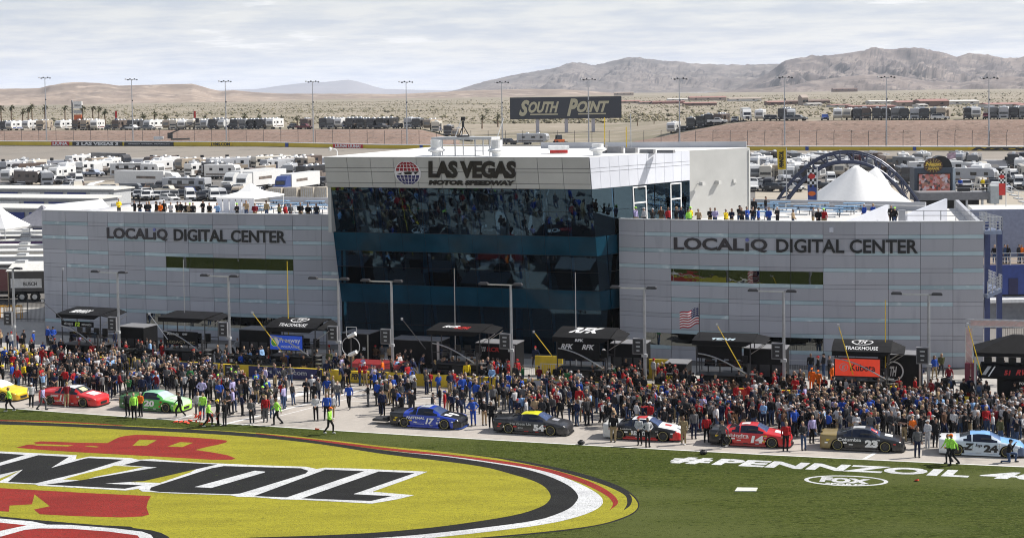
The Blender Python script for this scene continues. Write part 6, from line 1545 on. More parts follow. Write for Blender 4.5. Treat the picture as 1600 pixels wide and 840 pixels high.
# helmets / bags left on the grass edge, red flags
for i, (px, py, s) in enumerate([(908, 694, 'black bag on the grass edge in front of the matte black car'), (1099, 709.5, 'black bag on the grass edge below red car 14')]):
    p = gp(px, py); mb = MB(); mb.ellip((0, 0, .13), (.24, .18, .14), 12, 6).box((0, 0, .27), (.2, .05, .06)); tag(mb.build('bag', M_black, None, p), s, 'bag')
def red_flag(px, py, label, rz=.3):
    p = gp(px, py); p.z = .03; o = thing('signal_flag', label, 'flag', p, rz, 'red signal flags lying on the grass'); o.scale = (.62, .62, .8)
    MB().tube((-.35, 0, .02), (.4, 0, .06), .012, n=5).build('stick', M_black, o)
    MB().hexa([(-.05, 0, .0), (.4, 0, .02), (.42, .28, .03), (.0, .3, .01), (-.05, 0, .03), (.4, 0, .08), (.42, .28, .16), (.0, .3, .06)]).build('cloth', mat('flag_cloth_red', (.75, .07, .03), .7), o)
for i, (px, py) in enumerate([(271, 660.5), (281, 660.8), (291, 661), (297, 662), (301, 657.5), (498, 670.5), (1431, 750), (312, 663)]):
    red_flag(px, py, 'small red signal flag lying on the grass, %s counted from the left' % ordn[i], i * .7)
def bundle(px, py, label):
    p = gp(px, py); o = thing('flag_bundle', label, 'flags', p, .4); o.scale = (.8, .8, .9)
    for k in range(16):
        c = Vector((rp.gauss(0, .2), rp.gauss(0, .14), .75 + rp.gauss(0, .16))); d1 = Vector((rp.uniform(-.2, .2), rp.uniform(-.1, .1), rp.uniform(-.28, -.1))); d2 = Vector((rp.uniform(-.2, .2), rp.uniform(-.12, .12), rp.uniform(-.1, .12))); e_ = Vector((.0, .012, .004))
        MB().hexa([c, c + d1, c + d1 * .8 + d2, c + d2, c + e_, c + d1 + e_, c + d1 * .8 + d2 + e_, c + d2 + e_]).build('cloth', mat('flag_cloth_red', (.75, .07, .03), .7), o)
bundle(333, 666, 'bundle of red flags carried by the striding marshal'); bundle(311, 664, 'bundle of red flags held left of the striding marshal')
# crates, coolers and jacks among the pit boxes
def crate(px, v, kind, label):
    p, a = frame_at(px, v); o = thing({'crate': 'equipment_crate', 'cooler': 'cooler_box', 'jack': 'trolley_jack', 'cart': 'fuel_cart'}[kind], label, {'crate': 'crate', 'cooler': 'cooler', 'jack': 'jack', 'cart': 'cart'}[kind], p, a + rp.uniform(-.4, .4), 'loose equipment between the pit boxes')
    if kind == 'crate':
        m = rp.choice((M_black, M_dsteel, M_grey, M_red, M_blue)); h = rp.uniform(.5, .9); MB().box((0, 0, h / 2), (.9, .6, h)).build('body', m, o); MB().box((0, 0, h + .04), (.94, .64, .08)).build('lid', M_dark, o)
        for x in (-.47, .47): MB().box((x, 0, h * .7), (.04, .2, .08)).build('handle', M_alu, o)
    elif kind == 'cooler':
        MB().box((0, 0, .25), (.8, .45, .46), 0, 0, -.08).build('body', rp.choice((M_white, M_red, M_blue, M_orange)), o); MB().box((0, 0, .52), (.86, .5, .08)).build('lid', M_white, o)
    elif kind == 'jack':
        MB().box((0, 0, .14), (1.1, .4, .12)).build('frame', M_red, o); MB().tube((-.5, 0, .2), (-1.3, 0, 1.05), .035, n=6).build('handle', M_alu, o)
        for x in (-.45, .45): MB().tube((x, -.24, .1), (x, .24, .1), .1, n=10).build('wheel', M_rubber, o)
    else:
        MB().tube((0, 0, .3), (0, 0, 1.15), .24, n=12).build('tank', rp.choice((M_red, M_lgrey, M_yellow)), o); MB().path([(-.3, .2, .1), (-.3, .2, 1.3), (.3, .2, 1.3), (.3, .2, .1)], .03).build('frame', M_alu, o); MB().path([(0, -.2, 1.1), (.2, -.5, 1.4), (.5, -.5, .8), (.6, -.4, .1)], .04).build('hose', M_black, o)
SPOTS = {'crate': ('left of the first pit box', 'behind the tyre rack', 'under the second canopy', 'right of the second pit box', 'beside the blue sign panel', 'at the camera rig', 'by the red display stand', 'left of the open pit box', 'right of the open pit box', 'by the yellow screen', 'left of the tool trolley', 'under the flag pit box', 'by the shelf trailer', 'right of the orange crew', 'at the ring emblem trailer', 'by the gantry'), 'cooler': (), 'jack': (), 'cart': ()}
for i, (px, v) in enumerate([(62, 18.0), (158, 17.6), (240, 18.4), (335, 17.8), (420, 17.3), (530, 18.2), (600, 19.5), (668, 17.6), (758, 17.6), (846, 18.0), (1046, 18.6), (1092, 17.5), (1180, 17.6), (1290, 18.4), (1396, 18.0), (1500, 18.8)]):
    kind = ('crate', 'cooler', 'cart', 'jack')[i % 4]; nm = {'crate': 'lidded equipment crate ', 'cooler': 'drinks cooler box ', 'cart': 'fuel tank cart with hose ', 'jack': 'red trolley jack '}[kind]
    crate(px, v, kind, nm + SPOTS['crate'][i]); crate(px + 14, v + .5, 'crate', 'second lidded crate ' + SPOTS['crate'][i])
# crew around the pit boxes and people sitting on the wall, on stages, on the roofs
CREW = [(1268, 612, 'orange'), (1277, 616, 'orange'), (1300, 606, 'orange'), (1325, 604, 'orange'), (1336, 606, 'orange'), (1345, 608, 'orange')]
for i, (px, py, c) in enumerate(CREW):
    p = gp(px, py); p.z = .014; person(p, RD(180 + rc.uniform(-60, 60)), rc.choice(['stand', 'clasp', 'cross']), 'cap', c, c, rc.choice(['white', 'orange', 'black']), 'crew member in orange overalls by the orange-red sign, %s from the left' % ordn[i], rnd=rc, group='orange crew')
WALLSIT = [(176, 'white', 'denim blue', 'left of two sitting on the yellow wall in white hoodies'), (184, 'white', 'black', 'right of two sitting on the yellow wall in white hoodies'), (755, 'black', 'grey', 'in black shirt sitting on the yellow wall'), (769, 'light blue', 'charcoal', 'in pale blue shirt sitting on the yellow wall'), (888, 'green', 'white', 'in green and white overalls sitting on the grey wall board'), (905, 'white', 'green', 'in white overalls sitting on the grey wall board')]
for px, t, l, s in WALLSIT:
    X = xv(px, VW); p = PV(X, VW - .02, .02); person(p, head(X) + RD(180), 'sit', 'short', t, l, None, 'person ' + s, rnd=rc, group='people sitting on the pit wall')
STAND = [(35, 555, 'black'), (52, 548, 'royal blue'), (75, 540, 'royal blue'), (83, 541, 'royal blue'), (100, 565, 'black'), (145, 568, 'red'), (165, 545, 'grey'), (180, 548, 'navy'), (223, 545, 'grey'), (372, 560, 'white'), (398, 556, 'red'), (405, 575, 'navy'), (437, 577, 'white'), (455, 583, 'black'), (470, 592, 'black'), (511, 598, 'navy'), (525, 596, 'white'), (537, 604, 'charcoal'), (545, 606, 'black'), (515, 573, 'grey'), (551, 566, 'white'), (567, 570, 'grey'), (587, 573, 'brown'), (597, 572, 'grey'), (609, 573, 'tan'), (562, 602, 'red'), (571, 602, 'red'), (595, 598, 'orange'), (622, 588, 'orange'), (636, 604, 'red'), (633, 580, 'charcoal'), (642, 580, 'black'), (693, 595, 'black'), (730, 601, 'yellow'), (738, 590, 'black'), (795, 600, 'red'), (808, 597, 'red'), (836, 575, 'navy'), (934, 605, 'green'), (943, 580, 'green'), (977, 597, 'black'), (988, 606, 'charcoal'), (1022, 596, 'white'), (1028, 604, 'red'), (1290, 565, 'navy'), (1266, 588, 'black'), (1279, 592, 'black'), (1287, 588, 'charcoal'), (1296, 592, 'black'), (1420, 610, 'royal blue'), (1438, 608, 'navy'), (1460, 592, 'royal blue'), (1470, 588, 'olive'), (1483, 608, 'maroon'), (1517, 592, 'yellow'), (1526, 596, 'green'), (1429, 628, 'red'), (1567, 600, 'tan')]
for i, (px, py, t) in enumerate(STAND):
    p = gp(px, py); X_, v_ = gv(p); p.z = .014
    if v_ < VW + .5 and v_ > VW - .4: p = PV(X_, VW + .8, .014)
    legs = 'royal blue' if (px == 1420) else rc.choice(['black', 'denim blue', 'charcoal', 'khaki', 'navy'])
    cap = rc.random() < .4
    person(p, RD(rc.choice((180, 160, 210, 90, 270))) + rc.uniform(-.4, .4), rc.choice(['stand', 'clasp', 'hips', 'cross', 'stand', 'wide']) if px not in (1470, 1526) else 'walk', 'cap' if cap else rc.choice(['short', 'short', 'long']), t, legs, rc.choice(['black', 'white', 'red']) if cap else None, 'crew person in %s top, %s trousers, behind the pit wall, %s from left' % (t, legs, ordw(i + 1)), rnd=rc, group='people behind the pit wall')
TERR = [(186, 330, 'yellow'), (211, 335, 'black'), (219, 336, 'black'), (229, 334, 'black'), (233, 336, 'charcoal'), (245, 336, 'black'), (250, 337, 'orange'), (256, 336, 'black'), (267, 337, 'white'), (277, 330, 'black'), (283, 336, 'black'), (291, 334, 'black'), (297, 332, 'tan'), (302, 336, 'black'), (317, 337, 'black'), (328, 337, 'black'), (340, 337, 'light blue'), (371, 338, 'charcoal'), (385, 338, 'tan'), (398, 338, 'maroon'), (417, 337, 'khaki'), (436, 338, 'olive'), (447, 338, 'red'), (454, 338, 'grey'), (470, 338, 'black'), (482, 338, 'black'), (495, 335, 'charcoal'),
        (993, 342, 'lilac'), (1007, 342, 'white'), (1019, 342, 'charcoal'), (1034, 342, 'brown'), (1044, 343, 'red'), (1056, 340, 'black'), (1064, 343, 'navy'), (1078, 337, 'yellow'), (1076, 344, 'lime green'), (1092, 345, 'tan'), (1109, 345, 'black'), (1117, 342, 'lilac'), (1134, 344, 'yellow'), (1143, 344, 'navy'), (1155, 345, 'black'), (1160, 341, 'charcoal'), (1168, 344, 'royal blue'), (1176, 341, 'black'), (1185, 345, 'royal blue'), (1201, 345, 'royal blue'), (1215, 345, 'charcoal'), (1239, 346, 'tan'), (1270, 345, 'grey'), (1279, 343, 'black'), (1287, 346, 'red'), (1351, 333, 'royal blue'), (1365, 331, 'royal blue'), (1393, 333, 'black'), (1177, 322, 'black'), (1196, 319, 'black'), (1398, 340, 'black')]
for i, (px, py, t) in enumerate(TERR):
    W = WL if px < 600 else WR; X = W.X(px); q = W.pt(X, TER, 0); p = at(px, py, q.y)
    # stand a little behind the parapet; the pixel gives the height seen, so go back until it stands on the terrace
    g = gp(px, py + 20, TER); p = Vector((g.x, max(g.y, q.y + rc.choice((.8, .9, 1.0, 1.6, 2.6, 4.0))), TER)); p.x = (at(px, py, p.y)).x
    if px > 985 and px < 1140: p.y = min(p.y, q.y + 2.2); p.x = at(px, py, p.y).x
    legs = rc.choice(['black', 'denim blue', 'charcoal', 'khaki']); cap = rc.random() < .3
    person(p, RD(180 + rc.uniform(-70, 70)), rc.choice(['stand', 'clasp', 'cross', 'phone']), 'cap' if cap else rc.choice(['short', 'short', 'long']), t, legs, rc.choice(['black', 'white', 'lime green']) if cap else None, 'spectator in %s on the %s roof terrace, %s in line from left' % (t, 'left' if px < 600 else 'right', ordw(i + 1 if px < 600 else i - 26)), rnd=rc, sc=rc.uniform(.95, 1.05), group='spectators on the roof terraces')
bpy.data.scenes.remove(TMP)
# ================================================================== background: vehicles, stands, signs, trees
VB = {k: mat('vehicle_' + k, c, .35, var=.06, coat=.3) for k, c in {'white': (.70, .70, .69), 'cream': (.60, .56, .48), 'tan': (.36, .30, .23), 'silver': (.42, .43, .45), 'grey': (.17, .175, .18), 'dark': (.035, .035, .04), 'black': (.014, .014, .016), 'brown': (.10, .07, .055), 'blue': (.03, .06, .22), 'pale blue': (.34, .38, .46), 'maroon': (.12, .02, .025), 'red': (.4, .03, .03)}.items()}
M_vglass = mat('vehicle_glass', (.012, .014, .018), .08, spec=.7)
M_stripe = mat('coach_graphics', (.16, .13, .11), .4, var=.6, vscale=.8)
PARK = {}
def proto(kind):
    o = thing('prototype', None, None, (0, 0, -500)); P = []
    def part(name, mb, m, smooth=False, parent=o): q = mb.build(name, m, parent, smooth=smooth); return q
    def wheels(ys, w, r):
        for y in ys:
            for s in (-1, 1): part('wheel', MB().tube((s * (w / 2 - .22), y, r), (s * (w / 2 + .01), y, r), r, n=14), [M_rubber])
    if kind == 'coach':
        L, W, H = 11.0, 2.55, 3.5
        part('body', MB().loft([[(-W / 2, y, .45), (W / 2, y, .45), (W / 2, y, H - .15 + dz), (W / 2 - .18, y, H + dz), (-W / 2 + .18, y, H + dz), (-W / 2, y, H - .15 + dz)] for y, dz in ((0, -.12), (.12, 0), (L, 0))]), [VB['white']])
        part('windscreen', MB().hexa([(-1.12, -.02, 1.55), (1.12, -.02, 1.55), (1.12, .1, 1.55), (-1.12, .1, 1.55), (-1.1, .03, 3.0), (1.1, .03, 3.0), (1.1, .16, 3.0), (-1.1, .16, 3.0)]), [M_vglass])
        part('grille', MB().box((0, -.015, .85), (1.5, .05, .4)), [M_dark])
        for s in (-1, 1):
            part('side_graphics', MB().box((s * (W / 2 + .006), 5.8, 1.25), (.02, 9.6, .9)).box((s * (W / 2 + .006), 6.5, 2.0), (.022, 5, .3)), [M_stripe])
            for y, l in ((1.0, 1.1), (3.4, 1.4), (6.5, 1.2), (9.0, .9)): part('side_window', MB().box((s * (W / 2 + .012), y, 2.45), (.03, l, .75)), [M_vglass])
            part('mirror', MB().box((s * (W / 2 + .2), -.05, 2.2), (.2, .15, .45)), [M_dark]); part('headlamp', MB().box((s * .95, -.03, .95), (.35, .05, .25)), [M_lgrey])
        part('slide_out', MB().box((W / 2 + .2, 5.0, 1.95), (.5, 3.2, 1.9)), [VB['white']])
        for y in (2.5, 5.5, 8.5): part('roof_unit', MB().box((0, y, H + .16), (.8, .95, .34), 0, 0, .25), [M_white])
        part('awning', MB().tube((-W / 2 - .08, 2.5, 3.2), (-W / 2 - .08, 9.0, 3.2), .1, n=8), [M_dark]); wheels((1.9, 8.0), W, .48)
    elif kind == 'trailer':
        L, W, H = 9.5, 2.5, 3.45
        part('body', MB().loft([[(-W / 2, y, z0), (W / 2, y, z0), (W / 2, y, z1 - .1), (W / 2 - .15, y, z1), (-W / 2 + .15, y, z1), (-W / 2, y, z1 - .1)] for y, z0, z1 in ((-.1, 1.5, 2.7), (.25, 1.15, 3.3), (.9, .75, 3.45), (L, .6, 3.45))]), [VB['white']])
        part('front_cap', MB().hexa([(-.95, -.13, 1.75), (.95, -.13, 1.75), (.95, .1, 1.75), (-.95, .1, 1.75), (-.95, -.12, 2.6), (.95, -.12, 2.6), (.95, .1, 2.6), (-.95, .1, 2.6)]), [VB['grey']])
        for s in (-1, 1):
            part('side_graphics', MB().box((s * (W / 2 + .006), 5.0, 1.1), (.02, 8, .35)), [M_stripe])
            for y, l in ((1.6, .8), (4.2, 1.3), (7.4, .9)): part('side_window', MB().box((s * (W / 2 + .012), y, 2.3), (.03, l, .65)), [M_vglass])
        part('door', MB().box((W / 2 + .015, 3.0, 1.8), (.03, .75, 1.9)), [M_lgrey]); part('rear_window', MB().box((0, L + .01, 2.3), (1.4, .03, .7)), [M_vglass])
        for y in (3.0, 6.5): part('roof_unit', MB().box((0, y, H + .15), (.75, .9, .32), 0, 0, .25), [M_white])
        wheels((6.0, 7.0), W, .36)
    elif kind in ('pickup', 'suv', 'van'):
        W = 1.95; hood, cab, tail, H, L = {'pickup': (1.15, 1.9, 1.15, 1.85, 5.6), 'suv': (1.1, 1.9, 1.05, 1.82, 4.9), 'van': (1.2, 2.45, 2.4, 2.6, 5.9)}[kind]
        if kind == 'pickup': prof = [(0, .55), (0, .95), (.25, 1.08), (1.35, 1.18), (1.95, 1.8), (3.3, 1.86), (3.65, 1.2), (5.6, 1.18), (5.6, .55)]
        elif kind == 'suv': prof = [(0, .5), (0, .85), (.2, 1.0), (1.2, 1.1), (1.95, 1.7), (4.5, 1.74), (4.9, 1.1), (4.9, .5)]
        else: prof = [(0, .5), (0, .95), (.9, 1.2), (1.55, 2.35), (2.0, 2.55), (5.9, 2.55), (5.9, .5)]
        mb = MB(); k = len(prof); rings = []
        for sx, ins in ((-1, 0), (1, 0)): rings.append([(sx * W / 2 * (1 - .12 * max(0, (z - 1.15)) / .7 if z > 1.15 else 1), y, z) for y, z in prof])
        mb.loft(rings); part('body', mb, [VB['white']])
        wz0, wz1 = (1.22, 1.74) if kind != 'van' else (1.45, 2.2)
        y0, y1 = {'pickup': (1.42, 1.92), 'suv': (1.3, 1.9), 'van': (1.02, 1.5)}[kind]
        part('windscreen', MB().hexa([(-.82, y0 - .02, wz0), (.82, y0 - .02, wz0), (.82, y0 + .08, wz0), (-.82, y0 + .08, wz0), (-.76, y1 - .02, wz1), (.76, y1 - .02, wz1), (.76, y1 + .06, wz1), (-.76, y1 + .06, wz1)]), [M_vglass])
        for s in (-1, 1):
            a, b = {'pickup': (2.0, 3.3), 'suv': (2.0, 4.4), 'van': (1.7, 2.8)}[kind]
            part('side_window', MB().hexa([(s * W / 2 * .995, a - .25, wz0 + .02), (s * W / 2 * .995, b + .15, wz0 + .02), (s * W / 2 * .93, b + .15, wz0 + .02), (s * W / 2 * .93, a - .25, wz0 + .02), (s * W / 2 * .925, a + .05, wz1 - .03), (s * W / 2 * .925, b, wz1 - .03), (s * W / 2 * .86, b, wz1 - .03), (s * W / 2 * .86, a + .05, wz1 - .03)]), [M_vglass])
            part('headlamp', MB().box((s * .75, -.01, .88), (.35, .05, .16)), [M_lgrey])
        part('grille', MB().box((0, -.015, .78), (1.0, .05, .3)), [M_dark]); part('bumper', MB().box((0, -.05, .5), (1.85, .2, .2)), [M_dark])
        wheels((.95, L - 1.15), W, .38)
    elif kind == 'semi':
        part('trailer_body', MB().loft([[(-1.28, y, 1.1), (1.28, y, 1.1), (1.28, y, 4.05), (-1.28, y, 4.05)] for y in (4.5, 20)]), [VB['white']])
        part('chassis', MB().box((0, 12, .95), (1.0, 15, .25)), [M_dark])
        part('cab', MB().loft([[(-1.2, y, .8), (1.2, y, .8), (1.2, y, z), (-1.2, y, z)] for y, z in ((0, 1.7), (1.3, 1.9), (1.5, 2.9), (2.4, 3.7), (4.1, 3.8))]), [VB['white']])
        part('windscreen', MB().hexa([(-1.0, 1.28, 2.0), (1.0, 1.28, 2.0), (1.0, 1.4, 2.0), (-1.0, 1.4, 2.0), (-.95, 1.46, 2.75), (.95, 1.46, 2.75), (.95, 1.56, 2.75), (-.95, 1.56, 2.75)]), [M_vglass]); part('grille', MB().box((0, -.02, 1.2), (1.1, .06, .8)), [M_dsteel])
        for s in (-1, 1): part('side_graphics', MB().box((s * 1.29, 10, 2.6), (.02, 6, .6)), [M_stripe])
        wheels((1.0, 3.2, 16.5, 17.8), 2.5, .5)
    return o
PROTO = {}; VKIDS = {}
NV = [0]
def vehicle(kind, p, rz, colour, label, group, second=None):
    if kind not in PROTO: PROTO[kind] = proto(kind); VKIDS[kind] = kids(PROTO[kind]); o = PROTO[kind]
    else:
        o = PROTO[kind].copy(); COL.objects.link(o)
        for k in VKIDS[kind]: c = k.copy(); COL.objects.link(c); c.parent = o
    o.name = {'coach': 'motorhome', 'trailer': 'travel_trailer', 'pickup': 'pickup_truck', 'suv': 'parked_car', 'van': 'van', 'semi': 'transporter_truck'}[kind]
    o.location = p; o.rotation_euler = (0, 0, rz); s = rv.uniform(.94, 1.06); o.scale = (1, s, rv.uniform(.95, 1.05))
    tag(o, label, {'coach': 'motorhome', 'trailer': 'trailer', 'pickup': 'pickup', 'suv': 'car', 'van': 'van', 'semi': 'truck'}[kind], group)
    NEW.append((o, colour))
    return o
NEW = []; rv = random.Random(17)
KN = {'coach': 'motorhome', 'trailer': 'travel trailer', 'pickup': 'pickup truck', 'suv': 'car', 'van': 'van', 'semi': 'transporter truck'}
# vehicles parked along the top of the gravel banks
BANK = [(-22, 'coach', 'white'), (4, 'coach', 'dark'), (13, 'trailer', 'white'), (39, 'trailer', 'white'), (62, 'coach', 'tan'), (90, 'trailer', 'white'), (117, 'coach', 'brown'), (130, 'coach', 'tan'), (146, 'trailer', 'white'), (167, 'pickup', 'dark'), (180, 'coach', 'brown'), (191, 'suv', 'dark'), (204, 'coach', 'dark'), (217, 'pickup', 'white'), (229, 'trailer', 'white'), (241, 'suv', 'grey'), (259, 'trailer', 'tan'), (270, 'coach', 'cream'), (283, 'trailer', 'white'), (297, 'trailer', 'cream'), (310, 'coach', 'cream'), (318, 'trailer', 'silver'), (331, 'coach', 'dark'), (345, 'trailer', 'white'), (365, 'coach', 'dark'), (378, 'coach', 'grey'), (391, 'coach', 'black'), (405, 'coach', 'dark'), (421, 'trailer', 'white'), (453, 'pickup', 'dark'), (475, 'coach', 'brown'), (487, 'pickup', 'maroon'), (504, 'coach', 'dark'), (516, 'coach', 'grey'), (528, 'trailer', 'white'), (545, 'coach', 'dark'), (563, 'coach', 'black'), (578, 'coach', 'dark'), (593, 'coach', 'black'), (607, 'pickup', 'dark'), (617, 'suv', 'black'), (637, 'coach', 'silver'), (650, 'coach', 'dark'), (667, 'trailer', 'tan'), (680, 'coach', 'cream'), (699, 'coach', 'dark'), (711, 'trailer', 'tan'), (722, 'pickup', 'white'), (732, 'suv', 'silver'),
        (1048, 'trailer', 'white'), (1066, 'suv', 'dark'), (1079, 'coach', 'dark'), (1094, 'coach', 'black'), (1108, 'coach', 'dark'), (1121, 'coach', 'brown'), (1136, 'pickup', 'white'), (1147, 'suv', 'silver'), (1168, 'semi', 'white'), (1186, 'trailer', 'white'), (1198, 'suv', 'black'), (1208, 'suv', 'dark'), (1222, 'coach', 'dark'), (1236, 'trailer', 'white'), (1250, 'suv', 'grey'), (1261, 'pickup', 'grey'), (1290, 'pickup', 'blue'), (1309, 'trailer', 'white'), (1323, 'trailer', 'cream'), (1340, 'coach', 'dark'), (1354, 'coach', 'brown'), (1370, 'coach', 'dark'), (1384, 'coach', 'black'), (1399, 'coach', 'grey'), (1413, 'coach', 'dark'), (1429, 'coach', 'silver'), (1445, 'coach', 'dark'), (1461, 'coach', 'grey'), (1470, 'coach', 'tan'), (1483, 'suv', 'white'), (1514, 'coach', 'black'), (1525, 'trailer', 'white'), (1541, 'pickup', 'maroon'), (1553, 'coach', 'grey'), (1568, 'coach', 'silver'), (1584, 'coach', 'dark'), (1600, 'coach', 'grey'), (1618, 'trailer', 'white')]
for i, (px, kind, col) in enumerate(BANK):
    Y = kY(px, 494 + rv.uniform(0, 2.5)); d = ray(px, 200); X = d.x / d.y * Y; left = px < 800; n = (i + 1) if left else (i + 1 - sum(1 for b in BANK if b[0] < 800))
    vehicle(kind, (X, Y, zt(X, Y) - .05), rv.uniform(-.35, .05) - (.1 if kind in ('coach', 'trailer') else 0) + (rv.choice((0, 0, 1.3)) if kind in ('pickup', 'suv') else 0), col, '%s %s on the %s gravel bank, %s from left' % (col, KN[kind], 'left' if left else 'right', ordw(n)), 'vehicles parked on the gravel banks')
INF = [('trailer', 8, 288, 'white', 0), ('coach', 30, 288, 'white', 0), ('trailer', 18, 272, 'white', .2), ('trailer', 45, 271, 'cream', 0), ('coach', 62, 283, 'grey', .1), ('trailer', 82, 283, 'white', -.1), ('trailer', 97, 276, 'white', 0), ('pickup', 84, 287, 'white', .4), ('pickup', 117, 282, 'dark', .6), ('coach', 124, 275, 'white', -.4), ('trailer', 143, 273, 'white', 0), ('pickup', 160, 276, 'pale blue', 1.3), ('trailer', 168, 269, 'white', .1), ('pickup', 186, 274, 'black', 1.0), ('pickup', 206, 274, 'black', 1.2), ('semi', 204, 263, 'dark', .9), ('trailer', 228, 272, 'white', -.35), ('trailer', 243, 268, 'white', -.3), ('trailer', 252, 277, 'white', 1.15), ('coach', 307, 269, 'tan', -.5), ('coach', 325, 270, 'silver', -.8), ('suv', 370, 270, 'white', 1.2), ('coach', 378, 266, 'silver', -.6), ('coach', 396, 266, 'cream', -.7), ('coach', 412, 270, 'silver', -.5), ('coach', 430, 268, 'tan', -.6), ('coach', 452, 266, 'brown', -.5), ('trailer', 474, 266, 'silver', 1.2), ('pickup', 480, 272, 'white', 1.1), ('pickup', 497, 273, 'silver', .4), ('pickup', 452, 275, 'dark', .8),
       ('semi', 285, 296, 'white', 1.15), ('semi', 352, 297, 'white', -.25), ('semi', 372, 301, 'white', -.2), ('semi', 434, 304, 'blue', -.15), ('van', 455, 300, 'pale blue', .2), ('suv', 471, 292, 'blue', .6), ('pickup', 487, 290, 'black', .4), ('suv', 20, 300, 'dark', 1.2), ('suv', 45, 300, 'grey', 1.2), ('pickup', 33, 298, 'black', .4), ('suv', 187, 302, 'grey', 1.2), ('suv', 162, 303, 'white', 1.2), ('suv', 246, 313, 'white', .3), ('suv', 258, 313, 'silver', .3), ('suv', 272, 312, 'grey', .3), ('suv', 285, 311, 'dark', .3), ('van', 299, 316, 'white', .4), ('suv', 316, 314, 'dark', .4), ('suv', 325, 312, 'grey', .4), ('van', 337, 316, 'white', .4), ('van', 350, 315, 'silver', .5), ('suv', 300, 306, 'blue', .5), ('suv', 318, 304, 'black', .5), ('suv', 338, 305, 'dark', .5), ('van', 357, 308, 'dark', .4), ('suv', 215, 312, 'silver', .3), ('suv', 228, 314, 'white', .3),
       ('coach', 1182, 262, 'white', .0), ('coach', 1197, 260, 'grey', .1), ('trailer', 1180, 282, 'white', .1), ('coach', 1196, 285, 'cream', -.1), ('coach', 1212, 283, 'tan', -.2), ('coach', 1228, 268, 'dark', 0), ('coach', 1246, 262, 'grey', .1), ('trailer', 1232, 285, 'white', -.1), ('trailer', 1250, 279, 'white', .5), ('suv', 1185, 292, 'white', .5), ('suv', 1196, 293, 'white', .5), ('suv', 1210, 296, 'silver', .5), ('suv', 1230, 300, 'dark', 1.1), ('suv', 1255, 300, 'white', 1.1), ('trailer', 1275, 266, 'white', .2), ('coach', 1296, 272, 'dark', .1), ('trailer', 1285, 285, 'white', 1.0), ('coach', 1330, 262, 'dark', .2), ('coach', 1350, 265, 'maroon', .1), ('coach', 1372, 262, 'brown', .1), ('trailer', 1392, 266, 'tan', .1), ('coach', 1412, 264, 'white', -.1), ('pickup', 1415, 275, 'grey', 0), ('coach', 1418, 288, 'dark', 0), ('trailer', 1496, 264, 'silver', -.3), ('suv', 1530, 262, 'dark', 1.2), ('trailer', 1526, 284, 'white', -.25), ('trailer', 1540, 282, 'white', .2), ('coach', 1583, 264, 'dark', -.2), ('coach', 1594, 274, 'white', -.2), ('van', 1588, 285, 'white', .1), ('coach', 1606, 285, 'cream', -.1), ('pickup', 1560, 270, 'dark', .3), ('suv', 1576, 300, 'pale blue', .4), ('suv', 1502, 288, 'white', .6), ('van', 1519, 281, 'red', 0), ('pickup', 1398, 292, 'white', .4), ('trailer', 1446, 262, 'white', 0)]
used = [(q[1], q[2]) for q in INF]
for a_, b_, ya, yb, n_ in ((0, 505, 262, 280, 34), (0, 130, 286, 298, 10), (200, 400, 300, 318, 18), (400, 505, 272, 296, 14), (1176, 1330, 258, 300, 24), (1480, 1620, 258, 304, 24), (1330, 1440, 256, 276, 8)):
    for _ in range(n_):
        for _t in range(12):
            px, py = rv.uniform(a_, b_), rv.uniform(ya, yb)
            if 128 < px < 300 and py > 281 and py < 300: continue
            if all(abs(px - u_) > (9 if py < 285 else 7) or abs(py - v_) > 5 for u_, v_ in used):
                used.append((px, py)); k_ = rv.choices(('coach', 'trailer', 'pickup', 'suv', 'van'), (4, 4, 3, 4, 1) if py < 285 else (1, 1, 3, 6, 2))[0]
                INF.append((k_, px, py, rv.choice(('white', 'white', 'white', 'cream', 'silver', 'grey', 'dark', 'tan', 'black', 'brown')), rv.uniform(-.5, .5) + rv.choice((0, 0, 0, 1.2)))); break
for i, (kind, px, py, col, rz) in enumerate(INF):
    p = infield(px, py); left = px < 800; n = sorted([q[1] for q in INF if (q[1] < 800) == left]).index(px) + 1
    sm = {'white': 'white', 'pale blue': 'pale blue'}.get(col, col)
    vehicle(kind, (p.x, p.y, p.z + .06), rz - .12, col, '%s %s in the %s infield, %s counting from the left edge' % (sm, KN[kind], 'left' if left else 'right', ordw(n)), 'vehicles parked in the infield')
# vehicles in the gap by the billboard
for kind, px, py, col, rz, lab in (('pickup', 826, 221, 'dark', 1.3, 'dark pickup truck in the gap left of the billboard legs'), ('trailer', 856, 224, 'silver', 1.2, 'silver trailer in the gap under the billboard'), ('suv', 806, 224, 'dark', 1.0, 'dark car behind the barrier in the gap')):
    Y = kY(px, 475); d = ray(px, 220); X = d.x / d.y * Y; vehicle(kind, (X, Y, zt(X, Y)), rz, col, lab, 'vehicles in the gap between the banks')
bykids = {}
for c in bpy.data.objects:
    if c.parent: bykids.setdefault(c.parent.name, []).append(c)
for o, colour in NEW:
    for c in bykids.get(o.name, []):
        n = c.name.split('.')[0]
        if n in ('body', 'cab', 'slide_out') or (n == 'trailer_body' and colour != 'blue'): set_mat(c, 0, VB[colour])
        if n == 'side_graphics' and rv.random() < .3: set_mat(c, 0, rv.choice((VB['maroon'], VB['blue'], VB['grey'], VB['tan'])))
